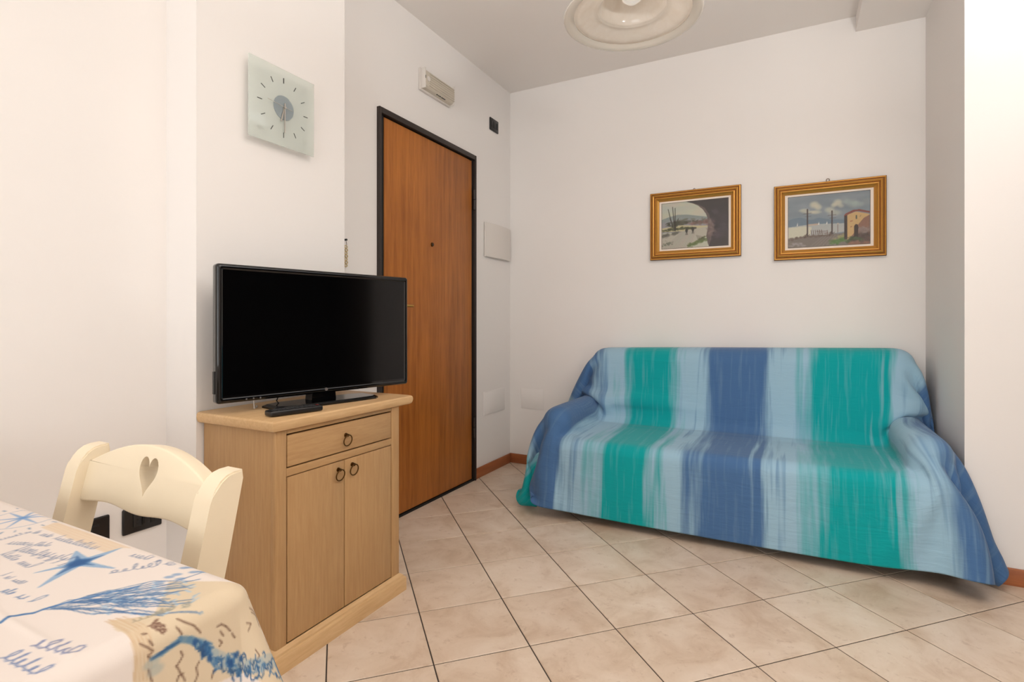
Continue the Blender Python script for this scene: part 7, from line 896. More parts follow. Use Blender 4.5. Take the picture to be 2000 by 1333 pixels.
rag(cv, [(.74, .04), (.80, .10), (.90, .06)], (70, 84, 56), 60, .02, .018, .7, 24)
pic2 = picture('picture', 'gilt framed painting of a lake shore with poles and a yellow house', 2.037, 1.618, .547, .434, cv, .398, .2925, True)

# ------------------------------------------------------------------ wall clock
CX, CYc, CZ = PX, -2.162, 1.832
ck = thing('wall_clock', 'square frosted glass wall clock with a grey centre disc on the pillar', 'clock', (CX, CYc, CZ))
W2 = .1425
box('glass_face', (.028, -W2, -W2), (.033, W2, W2), 'clock_glass', ck, .001)
cyl('movement', (0, 0, 0), (.028, 0, 0), .036, 'plate_white', ck, seg=32)
for sy in (-1, 1):
    for sz in (-1, 1): cyl('standoff', (0, sy*.10, sz*.10), (.028, sy*.10, sz*.10), .006, 'plate_white', ck, seg=10)
cyl('centre_disc', (.033, 0, 0), (.0345, 0, 0), .044, 'clock_disc', ck, seg=48)
def bar_yz(bm, a0, r0, r1, w, x0, x1):
    d = Vector((0, math.sin(a0), math.cos(a0))); t = Vector((0, math.cos(a0), -math.sin(a0)))
    ps = [d*r0-t*w/2, d*r0+t*w/2, d*r1+t*w/2, d*r1-t*w/2]
    a = [bm.verts.new(p+Vector((x0, 0, 0))) for p in ps]; b = [bm.verts.new(p+Vector((x1, 0, 0))) for p in ps]
    bm.faces.new(a); bm.faces.new(list(reversed(b)))
    for i in range(4): bm.faces.new((a[i], a[(i+1) % 4], b[(i+1) % 4], b[i]))
for k in range(12):
    bm = bmesh.new(); bar_yz(bm, k*math.pi/6, .091, .110, .0036 if k == 0 else .0024, .033, .034); bm_obj('hour_mark', bm, 'clock_mark', ck)
for nm, ang, r0, r1, w, x in (('hour_hand', R(195), -.014, .055, .0052, .037), ('minute_hand', R(180), -.016, .092, .0046, .0395), ('second_hand', R(96), -.075, .032, .0014, .042)):
    bm = bmesh.new(); bar_yz(bm, ang, r0, r1, w, x, x+.0012); bm_obj(nm, bm, 'steel', ck)
cyl('hub', (.034, 0, 0), (.044, 0, 0), .004, 'steel', ck, seg=16)

# ------------------------------------------------------------------ small fixtures on the door wall
em = thing('emergency_light', 'white ribbed emergency light box on the wall above the door', 'light', (0, -.955, 2.408))
box('base', (0, -.148, -.062), (.016, .148, .062), 'plate_white', em, .004)
M['diffuser'] = plain('ribbed_diffuser', (206, 196, 180), .35, grain=.06)
bm = bmesh.new()
pr = [(.016, -.054), (.036, -.050), (.046, -.040), (.049, 0), (.046, .040), (.036, .050), (.016, .054)]
vsL = [bm.verts.new((x, -.141, z)) for x, z in pr]; vsR = [bm.verts.new((x, .141, z)) for x, z in pr]
for a in range(len(pr)-1): bm.faces.new((vsL[a], vsL[a+1], vsR[a+1], vsR[a]))
bm.faces.new(vsL); bm.faces.new(vsR)
body = bm_obj('diffuser', bm, 'diffuser', em)
for k in range(6):
    z = -.034+.0136*k; box('rib', (.044, -.105, z-.0022), (.0505, .141, z+.0022), 'diffuser', body)
box('end_cap', (.016, -.1465, -.056), (.047, -.138, .056), 'plate_white', em, .002)
box('end_cap', (.016, .138, -.056), (.047, .1465, .056), 'plate_white', em, .002)
cyl('tube_holder', (.030, -.118, 0), (.0515, -.118, 0), .014, 'plate_white', em, seg=20)
box('indicator', (.047, -.1445, -.004), (.0485, -.1405, .012), 'clock_mark', em)
for k, (y, w) in enumerate(((-.02, .010), (-.004, .006), (.010, .010), (.030, .012), (.050, .020))): box('printed_mark', (.0345, y-w/2, -.0525), (.0395, y+w/2, -.0488), 'clock_mark', em)
sp = thing('wall_sensor', 'small black plate high on the wall right of the door', 'switch', (0, -.252, 2.418))
box('plate', (0, -.058, -.043), (.010, .058, .043), 'black_plastic', sp, .004)
box('module', (.010, -.022, -.022), (.013, .022, .022), 'tv_matt', sp, .0015)
box('module', (.010, -.046, -.022), (.0125, -.026, .022), 'tv_matt', sp, .0015); box('module', (.010, .026, -.022), (.0125, .046, .022), 'tv_matt', sp, .0015)
# fuse box cover, bowed
fb = thing('fuse_box', 'white bowed fuse box cover beside the corner at door handle height', 'fuse box', (0, -.205, 1.604))
bm = bmesh.new(); N = 12; ro = []
for k in range(N+1):
    y = -.178+.356*k/N; b = .014+.016*(1-(2*k/N-1)**2)
    ro.append([bm.verts.new((.004, y, -.118)), bm.verts.new((b, y, -.116)), bm.verts.new((b, y, .116)), bm.verts.new((.004, y, .118))])
for a, b in zip(ro, ro[1:]):
    for k in range(3): bm.faces.new((a[k], a[k+1], b[k+1], b[k]))
bm.faces.new(ro[0]); bm.faces.new(ro[-1]); bm_obj('cover', bm, 'plate_white', fb, True, 30)
box('box_rim', (0, -.170, -.112), (.006, .170, .112), 'plate_white', fb)
jc = thing('junction_cover', 'flat white junction cover low on the wall beside the door', 'cover', (0, -.237, .482))
box('plate', (0, -.146, -.078), (.004, .146, .078), 'wall', jc, .0015); box('rim', (0, -.149, -.081), (.0022, .149, .081), 'wall', jc)
jb = thing('junction_cover', 'flat white junction cover on the back wall left of the sofa', 'cover', (.182, 0, .479))
box('plate', (-.088, -.004, -.071), (.088, 0, .071), 'wall', jb, .0015); box('rim', (-.091, -.0022, -.074), (.091, 0, .074), 'wall', jb)
# black switch and socket plates behind the chair
def module_plate(name, label, cat, y, z, w, h, mods):
    e = thing(name, label, cat, (0, y, z)); box('plate', (0, -w/2, -h/2), (.010, w/2, h/2), 'black_plastic', e, .005, 3)
    for kind, yy, ww in mods:
        mo = box('module', (.010, yy-ww/2, -.022), (.0125, yy+ww/2, .022), 'tv_matt', e, .001)
        if kind == 's':
            for q in (-.012, 0, .012): cyl('hole', (.0124, yy, q), (.0130, yy, q), .0026, 'door_black', mo, seg=10)
        elif kind == 'r':
            box('rocker', (.0125, yy-ww/2+.003, -.018), (.0150, yy+ww/2-.003, .018), 'black_plastic', mo, .001)
    return e
module_plate('wall_socket', 'black socket plate on the wall behind the chair, nearer the pillar', 'socket', -2.547, .411, .118, .082, (('s', -.018, .024), ('r', .008, .022), ('s', .033, .022)))
module_plate('light_switch', 'black switch plate on the wall behind the chair, farther from the pillar', 'switch', -2.700, .411, .118, .082, (('r', .018, .024), ('s', -.010, .024), ('r', -.036, .022)))
# gilt ornament hanging beside the pillar
wo = thing('wall_ornament', 'small gilt openwork pendant hanging on the wall beside the pillar', 'ornament', (0, -1.668, 1.425))
cyl('nail', (0, 0, 0), (.020, 0, 0), .005, 'black_plastic', wo, seg=10)
bm = bmesh.new(); add_tube(bm, [(.014, 0, 0), (.012, .006, -.012), (.010, .010, -.024)], .0011, 6); bm_obj('cord', bm, 'old_brass', wo)
M['pale_gold'] = plain('pale_gold', (196, 172, 116), .45, .4)
for k in range(7):
    bm = bmesh.new(); add_torus(bm, (.008, .006+.003*(k % 2), -.032-.0145*k), .0085, .0022, 'X', 16, 6, .8); bm_obj('openwork_link', bm, 'pale_gold', wo, True)

# ------------------------------------------------------------------ ceiling lamp
LX, LY, LZ = 1.358, -1.647, 2.118
lamp = thing('ceiling_lamp', 'blown glass dish pendant lamp with a wavy white rim under the ceiling', 'lamp', (LX, LY, LZ))
n = NT('milk_glass'); f = n.noise(n.coord('Object'), 22, 4, .6, .8)
c = n.mix(f, lin((238, 230, 220)), lin((254, 251, 246)))
M['milk_glass'] = n.set(Base_Color=c, Roughness=.08, Alpha=.93, Specular_IOR_Level=.7)
trn = n.n('ShaderNodeBsdfTranslucent'); n.l(c, trn.inputs[0]); mx = n.n('ShaderNodeMixShader'); mx.inputs[0].default_value = .45
n.l(n.b.outputs[0], mx.inputs[1]); n.l(trn.outputs[0], mx.inputs[2]); n.l(mx.outputs[0], n.t.nodes['Material Output'].inputs[0])
M['clear_glass'] = glass_panel('clear_rim_glass', (246, 240, 230), .72, .05)
bm = bmesh.new()
outer = [(.209, .010), (.204, .016), (.200, .016), (.194, .011), (.180, .014), (.160, .022), (.142, .030), (.130, .033), (.122, .030), (.116, .036), (.112, .060), (.104, .090), (.086, .116), (.060, .132), (.030, .140), (.012, .142)]
inner = [(r-.004, z+.004) for r, z in reversed(outer)]
add_lathe(bm, outer+[(.012, .145)]+inner[1:]+[outer[0]], (0, 0, 0), 64)
shade = bm_obj('glass_shade', bm, 'milk_glass', lamp, True)
bm = bmesh.new(); add_lathe(bm, [(.204, .011), (.215, .004), (.228, -.001), (.239, .001), (.241, .006), (.230, .010), (.216, .014), (.206, .018), (.204, .011)], (0, 0, 0), 64)
bm_obj('glass_rim', bm, 'clear_glass', lamp, True)
n = NT('bulb_glass'); M['bulb'] = n.set(Base_Color=lin((248, 246, 240)), Roughness=.25, Emission_Color=(1, .95, .88, 1), Emission_Strength=.25)
bm = bmesh.new(); add_lathe(bm, [(.001, .052), (.020, .055), (.034, .066), (.039, .082), (.034, .100), (.020, .114), (.013, .130)], (0, 0, 0), 24); bm_obj('bulb', bm, 'bulb', lamp, True)
cyl('socket', (0, 0, .112), (0, 0, .165), .018, 'brass', lamp, seg=20)
cyl('rod', (0, 0, .16), (0, 0, H-LZ-.02), .006, 'brass', lamp, seg=12)
bm = bmesh.new(); add_lathe(bm, [(.055, H-LZ), (.055, H-LZ-.008), (.030, H-LZ-.030), (.006, H-LZ-.034)], (0, 0, 0), 32); bm_obj('ceiling_rose', bm, 'brass', lamp, True)

# unseen uplighter added as fill, right of the view: its light washes the ceiling
ul = thing('fill_uplighter', 'unseen uplighter added right of the view as fill light', 'lamp', (2.45, -2.72, 0))
bm = bmesh.new(); add_lathe(bm, [(.001, .0), (.14, .0), (.14, .012), (.03, .03), (.014, .04)], (0, 0, 0), 32); bm_obj('base', bm, 'steel', ul, True, 40)
cyl('pole', (0, 0, .03), (0, 0, 1.72), .012, 'steel', ul)
bm = bmesh.new(); add_lathe(bm, [(.012, 1.70), (.06, 1.715), (.12, 1.76), (.16, 1.83), (.155, 1.83), (.115, 1.768), (.05, 1.725), (.012, 1.712)], (0, 0, 0), 40); bm_obj('lamp_shade', bm, 'steel', ul, True, 40)
ull = bpy.data.lights.new('fill_uplight', 'AREA'); ull.shape = 'DISK'; ull.size = .24; ull.energy = 55; ull.color = (1.0, .985, .96)
ulo = bpy.data.objects.new('fill_uplight', ull); COL.objects.link(ulo); ulo.parent = ul; ulo.location = (0, 0, 1.80); ulo.rotation_euler = (math.pi, 0, 0)

# ------------------------------------------------------------------ cabinet
FX = .510; CY0, CY1 = -2.447, -1.887; BXK = .168
cab = thing('cabinet', 'light oak cabinet with one drawer and two doors below the television', 'cabinet', ((BXK+FX)/2, (CY0+CY1)/2, 0))
ox, oyc = (BXK+FX)/2, (CY0+CY1)/2
def cbox(name, lo, hi, mat, par=cab, bevel=.0012):
    return box(name, (lo[0]-ox, lo[1]-oyc, lo[2]), (hi[0]-ox, hi[1]-oyc, hi[2]), mat, par, bevel)
cbox('carcass', (BXK, CY0+.016, .02), (FX-.022, CY1-.016, .712), 'cab_gap_shade', bevel=0)
cbox('side_panel', (BXK, CY0, .01), (FX-.004, CY0+.016, .716), 'cab'); cbox('side_panel', (BXK, CY1-.016, .01), (FX-.004, CY1, .716), 'cab')
DL, DR, DM = -2.406, -1.932, -2.172
cbox('stile', (FX-.022, CY0-.001, .01), (FX, DL-.0018, .716), 'cab', bevel=.003); cbox('stile', (FX-.022, DR+.0018, .01), (FX, CY1+.001, .716), 'cab', bevel=.003)
cbox('rail', (FX-.020, DL-.0018, .703), (FX-.001, DR+.0018, .716), 'cab_y'); cbox('rail', (FX-.020, DL-.0018, .574), (FX-.001, DR+.0018, .598), 'cab_y')
cbox('rail', (FX-.020, DL-.0018, .02), (FX-.001, DR+.0018, .068), 'cab_y')
dr = cbox('drawer', (FX-.020, DL+.0014, .6025), (FX-.001, DR-.0014, .6975), 'cab_y')
d1 = cbox('door', (FX-.020, DL+.0014, .071), (FX-.001, DM-.0016, .571), 'cab')
d2 = cbox('door', (FX-.020, DM+.0016, .071), (FX-.001, DR-.0014, .571), 'cab')
def ring_pull(par, y, z):
    bm = bmesh.new(); add_cyl(bm, (FX-.002-ox, y-oyc, z), (FX+.004-ox, y-oyc, z), .0075, .0065, 16); add_cyl(bm, (FX+.002-ox, y-oyc, z), (FX+.011-ox, y-oyc, z), .0045, .005, 12)
    q = bm_obj('ring_pull', bm, 'old_brass', par, True, 40)
    bm = bmesh.new(); add_torus(bm, (0, 0, 0), .0185, .0021, 'X', 28, 8)
    bm.transform(Matrix.Translation((FX+.010-ox, y-oyc, z-.0175)) @ Matrix.Rotation(R(8), 4, 'Y'))
    # the ring belongs to the pull: same mesh
    me2 = bpy.data.meshes.new('t'); bm.to_mesh(me2); bm.free(); b2 = bmesh.new(); b2.from_mesh(q.data); b2.from_mesh(me2); b2.to_mesh(q.data); b2.free(); bpy.data.meshes.remove(me2)
    for p in q.data.polygons: p.use_smooth = True
ring_pull(dr, -2.166, .655); ring_pull(d1, -2.200, .545); ring_pull(d2, -2.136, .548)
def mould(name, x0, x1, y0, y1, prof, mat, mat_par=cab):
    """moulding with full top and bottom: prof = (out, z) ring offsets from x1,y0,y1 (back edge stays)"""
    bm = bmesh.new(); rings = []
    for o_, z in prof:
        rings.append([bm.verts.new((a-ox, b-oyc, z)) for a, b in ((x0, y0-o_), (x1+o_, y0-o_), (x1+o_, y1+o_), (x0, y1+o_))])
    for q, r in zip(rings, rings[1:]):
        for k in range(4): bm.faces.new((q[k], q[(k+1) % 4], r[(k+1) % 4], r[k]))
    bm.faces.new(list(reversed(rings[0]))); bm.faces.new(rings[-1])
    return bm_obj(name, bm, mat, mat_par, True, 28)
mould('plinth', BXK, FX, CY0, CY1, [(.020, 0), (.020, .048), (.018, .052), (.013, .054), (.011, .060), (.004, .066), (.0005, .068)], 'cab_top')
mould('top', PX+.002, FX-.012, CY0+.008, CY1+.032, [(.008, .716), (.020, .717), (.026, .720), (.029, .726), (.031, .736), (.030, .745), (.026, .750), (.018, .7525)], 'cab_top')

# ------------------------------------------------------------------ television
ta = R(76.9)
tv = thing('television', 'black flat screen television standing angled on the cabinet', 'television', (.385, -2.137, .7525), ta)
# local: x to the viewer's right, -y to the viewer, z up (0 = cabinet top)
TW, TZ0, TZ1 = .730, .036, .470
def rrect(w, h, r, k=6):
    pts = []
    for cx_, cz_, a0 in ((w/2-r, h/2-r, 0), (-w/2+r, h/2-r, 90), (-w/2+r, -h/2+r, 180), (w/2-r, -h/2+r, 270)):
        for i in range(k+1): a = R(a0+90*i/k); pts.append((cx_+r*math.cos(a), cz_+r*math.sin(a)))
    return pts
tcz = (TZ0+TZ1)/2; th_ = TZ1-TZ0
bm = bmesh.new(); rings = []
for ins, y in ((.004, .034), (.0, .028), (.0, .006), (.0015, .001), (.005, -.002), (.010, -.003), (.016, -.0015), (.019, .0015)):
    rings.append([bm.verts.new((x, y, z+tcz)) for x, z in rrect(TW-2*ins, th_-2*ins, max(.004, .010-ins*.4))])
for q, r in zip(rings, rings[1:]):
    for k in range(len(q)): bm.faces.new((q[k], q[(k+1) % len(q)], r[(k+1) % len(q)], r[k]))
bm.faces.new(rings[0])
bm_obj('bezel', bm, 'tv', tv, True, 50)
box('screen', (-TW/2+.0185, .0005, TZ0+.0185+.006), (TW/2-.0185, .006, TZ1-.0185), 'screen', tv)
box('bottom_strip', (-TW/2+.0185, -.0005, TZ0+.0155), (TW/2-.0185, .006, TZ0+.0245), 'tv', tv)
box('rear_housing', (-.27, .034, TZ0+.02), (.27, .062, TZ1-.09), 'tv_matt', tv, .012)
box('side_buttons', (-TW/2-.003, .012, TZ0+.03), (-TW/2+.002, .026, TZ0+.10), 'tv_matt', tv, .001)
bm = bmesh.new(); add_cyl(bm, (0, -.0005, TZ0+.013), (0, -.0038, TZ0+.013), .0055, seg=20); bm_obj('logo_badge', bm, 'silver', tv, True, 40)
for k in range(3):
    bm = bmesh.new(); add_cyl(bm, (-TW/2+.088+k*.022, -.0015, TZ0+.008), (-TW/2+.088+k*.022, -.0034, TZ0+.008), .0028, seg=10); bm_obj('indicator_light', bm, 'silver', tv)
bm = bmesh.new(); add_prism(bm, [(-.048, .006), (.048, .006), (.040, TZ0+.05), (-.040, TZ0+.05)], .045, 'Y', .012); bm_obj('stand_neck', bm, 'tv', tv)
bm = bmesh.new(); rr = [(-.215, -.055), (.215, -.055), (.205, -.075), (.12, -.088), (-.12, -.088), (-.205, -.075)]
pl = [(.200, -.030), (.200, .060), (.15, .085), (-.15, .085), (-.200, .060), (-.200, -.030), (-.180, -.046), (-.09, -.054), (.09, -.054), (.180, -.046)]
a = [bm.verts.new((x, y, 0)) for x, y in pl]; b = [bm.verts.new((x, y, .006)) for x, y in pl]; c_ = [bm.verts.new((x*.93, y*.85, .012)) for x, y in pl]
for q, r in ((a, b), (b, c_)):
    for k in range(len(q)): bm.faces.new((q[k], q[(k+1) % len(q)], r[(k+1) % len(q)], r[k]))
bm.faces.new(a); bm.faces.new(c_); bm_obj('stand_base', bm, 'tv', tv)
bm = bmesh.new(); add_tube(bm, [(-.13, .05, TZ0+.04), (-.155, .05, .02), (-.150, .035, .006), (-.14, .03, .004), (-.145, .06, .004), (-.12, .09, .004)], .0022, 6); bm_obj('black_cable', bm, 'black_plastic', tv, True)
bm = bmesh.new(); add_tube(bm, [(-.235, .04, TZ0+.05), (-.235, .04, .02), (-.232, .045, .004), (-.21, .075, .003), (-.20, .10, .003)], .0022, 6); bm_obj('white_cable', bm, 'white_cord', tv, True)

# remote control
rm = thing('remote_control', 'black remote control lying on the cabinet in front of the television', 'remote', (.470, -2.345, .7525), R(76))
bm = bmesh.new(); add_box(bm, (-.085, -.023, .002), (.085, .023, .019), .005, 3); bm_obj('body', bm, 'black_plastic', rm, True, 40)
M['key'] = plain('remote_key', (58, 58, 60), .5)
for i in range(10):
    for j in range(3): box('button', (-.074+.0145*i, -.016+.012*j, .0188), (-.066+.0145*i, -.010+.012*j, .0202), 'key', rm)
box('power_button', (.072, -.004, .0188), (.079, .004, .0204), plain('red_key', (120, 30, 26), .5), rm)

# ------------------------------------------------------------------ dining table, cloth, chair
XW, XEt, YW, YEt, ZT = .05, 1.335, -3.95, -3.165, .7655
tbl = thing('dining_table', 'dining table hidden under the printed cloth', 'table', ((XW+XEt)/2, (YW+YEt)/2, 0))
tx, ty = (XW+XEt)/2, (YW+YEt)/2
box('table_top', (XW-tx, YW-ty, .735), (XEt-tx, YEt-ty, .7635), 'chair', tbl, .004)
box('apron', (XW+.06-tx, YW+.06-ty, .655), (XEt-.06-tx, YEt-.06-ty, .735), 'chair', tbl, .003)
for x in (XW+.09, XEt-.09):
    for y in (YW+.09, YEt-.09):
        bm = bmesh.new(); add_cyl(bm, (x-tx, y-ty, 0), (x-tx, y-ty, .70), .026, .036, 20); bm_obj('leg', bm, 'chair', tbl, True, 40)
def cloth_map(u, v):
    cu = np.clip(u, XW, XEt); cvv = np.clip(v, YW, YEt); du = u-cu; dv = v-cvv
    rho = np.hypot(du, dv)+1e-12; phi = np.arctan2(dv, du); r = .020
    fl = .07+.27*np.abs(np.sin(2*phi))**1.3
    ang = np.minimum(rho/r, np.pi/2-fl); rest = np.maximum(rho-r*(np.pi/2-fl), 0)
    hor = r*np.sin(ang)+rest*np.sin(fl); drop = r*(1-np.cos(ang))+rest*np.cos(fl)
    x = cu+hor*du/rho; y = cvv+hor*dv/rho
    z = ZT-drop
    z = z+.0012*np.exp(-((v+3.302)/.004)**2)*(rho < 1e-6)
    return x, y, z
def axis_pts(lo, hi, f0, f1, fine, coarse):
    a = np.linspace(lo, f0, max(2, int((f0-lo)/coarse)))[:-1]; b = np.arange(f0, f1, fine); c = np.linspace(f1, hi, max(2, int((hi-f1)/coarse)))
    return np.r_[a, b, c]
OV = .24
uu = axis_pts(XW, XEt+OV, .76, 1.47, .0015, .012); vv_ = axis_pts(YW-.20, YEt+OV, -3.41, -3.05, .0015, .012)
UU, VV = np.meshgrid(uu, vv_)
X, Y, Z = cloth_map(UU, VV)
cv = Canvas(.70, -3.44, 1.60, -2.96, .0011, (214, 203, 195))
PARCH=(202, 184, 157)
cv.poly([(1.333,-3.158),(1.274,-3.1895),(1.329,-3.2345),(1.302,-3.26),(1.325,-3.2645),(1.343,-3.263),(1.353,-3.2645),(1.409,-3.269),(1.462,-3.0335),(1.421,-3.077),(1.372,-3.1265)], PARCH, 1, noise=.03)
cv.poly([(.9,-3.1),(1.58,-3.1),(1.58,-2.97),(1.1,-2.97)], PARCH, 1)
cv.poly([(0.9655,-3.1805),(0.9625,-3.161),(1.149,-3.1595),(1.137,-3.1655),(1.133,-3.1835),(1.065,-3.182)], (208,188,164), .9, noise=.03)
cv.line([(0.9715,-3.176),(1.054,-3.1775),(1.131,-3.179)], .0012, (206,180,152), .7)
cv.line([(0.967,-3.1715),(1.051,-3.173),(1.127,-3.173)], .0012, (206,180,152), .7)
cv.line([(0.9625,-3.167),(1.048,-3.1685),(1.129,-3.1685)], .0012, (206,180,152), .7)
cv.line([(0.9625,-3.164),(1.046,-3.164),(1.127,-3.1625)], .0012, (206,180,152), .7)
cv.line([(1.3,-3.2615),(1.33,-3.2615),(1.349,-3.263),(1.381,-3.266)], .0012, (190,160,128), .75)
cv.line([(1.3,-3.2585),(1.333,-3.26),(1.349,-3.2615),(1.383,-3.2645)], .0012, (190,160,128), .75)
cv.line([(1.303,-3.257),(1.335,-3.257),(1.351,-3.2585),(1.384,-3.2615)], .0012, (190,160,128), .75)
cv.line([(1.303,-3.254),(1.335,-3.254),(1.351,-3.2555),(1.385,-3.2585)], .0012, (190,160,128), .75)
cv.line([(1.306,-3.2525),(1.336,-3.251),(1.353,-3.2525),(1.387,-3.2555)], .0012, (190,160,128), .75)
cv.line([(1.306,-3.2495),(1.336,-3.248),(1.353,-3.2495),(1.389,-3.2525)], .0012, (190,160,128), .75)
for k in range(26):
    a=k/26*6.283; cx,cy=(0.901, -3.176); cv.line([(cx+.055*math.cos(a),cy+.055*math.sin(a)),(cx+.062*math.cos(a),cy+.062*math.sin(a))], .0028 if k%2 else .0016, (96,120,150), .7)
cx,cy=(0.901, -3.176)
for k in range(60): cv.line([(cx+.042*math.cos(k*.105),cy+.042*math.sin(k*.105)),(cx+.042*math.cos(k*.105+.105),cy+.042*math.sin(k*.105+.105))], .0014, (110,136,168), .7)
for k in range(8): cv.line([(cx,cy),(cx+.04*math.cos(k*.785),cy+.04*math.sin(k*.785))], .006, (96,136,184), .7, .001)
cv.line([(1.137,-3.212),(1.097,-3.197)], 0.024, (112,148,184), .75, .002)
cv.line([(1.137,-3.212),(1.135,-3.167)], 0.02, (112,148,184), .75, .002)
cv.line([(1.137,-3.212),(1.188,-3.2)], 0.014, (112,148,184), .75, .002)
cv.line([(1.137,-3.212),(1.167,-3.26)], 0.018, (112,148,184), .75, .002)
cv.line([(1.137,-3.212),(1.123,-3.2465)], 0.012, (112,148,184), .75, .002)
cv.line([(1.137,-3.212),(1.113,-3.203)], 0.01, (50,90,138), .75, .001)
cv.line([(1.137,-3.212),(1.139,-3.1865)], 0.012, (50,90,138), .75, .001)
cv.line([(1.137,-3.212),(1.151,-3.239)], 0.012, (50,90,138), .75, .001)
cv.line([(1.137,-3.212),(1.135,-3.2285)], 0.009, (50,90,138), .75, .001)
cv.line([(1.137,-3.212),(1.159,-3.206)], 0.007, (50,90,138), .75, .001)
cv.blob(1.1365,-3.212,.012,.012,(36,80,130),.8)
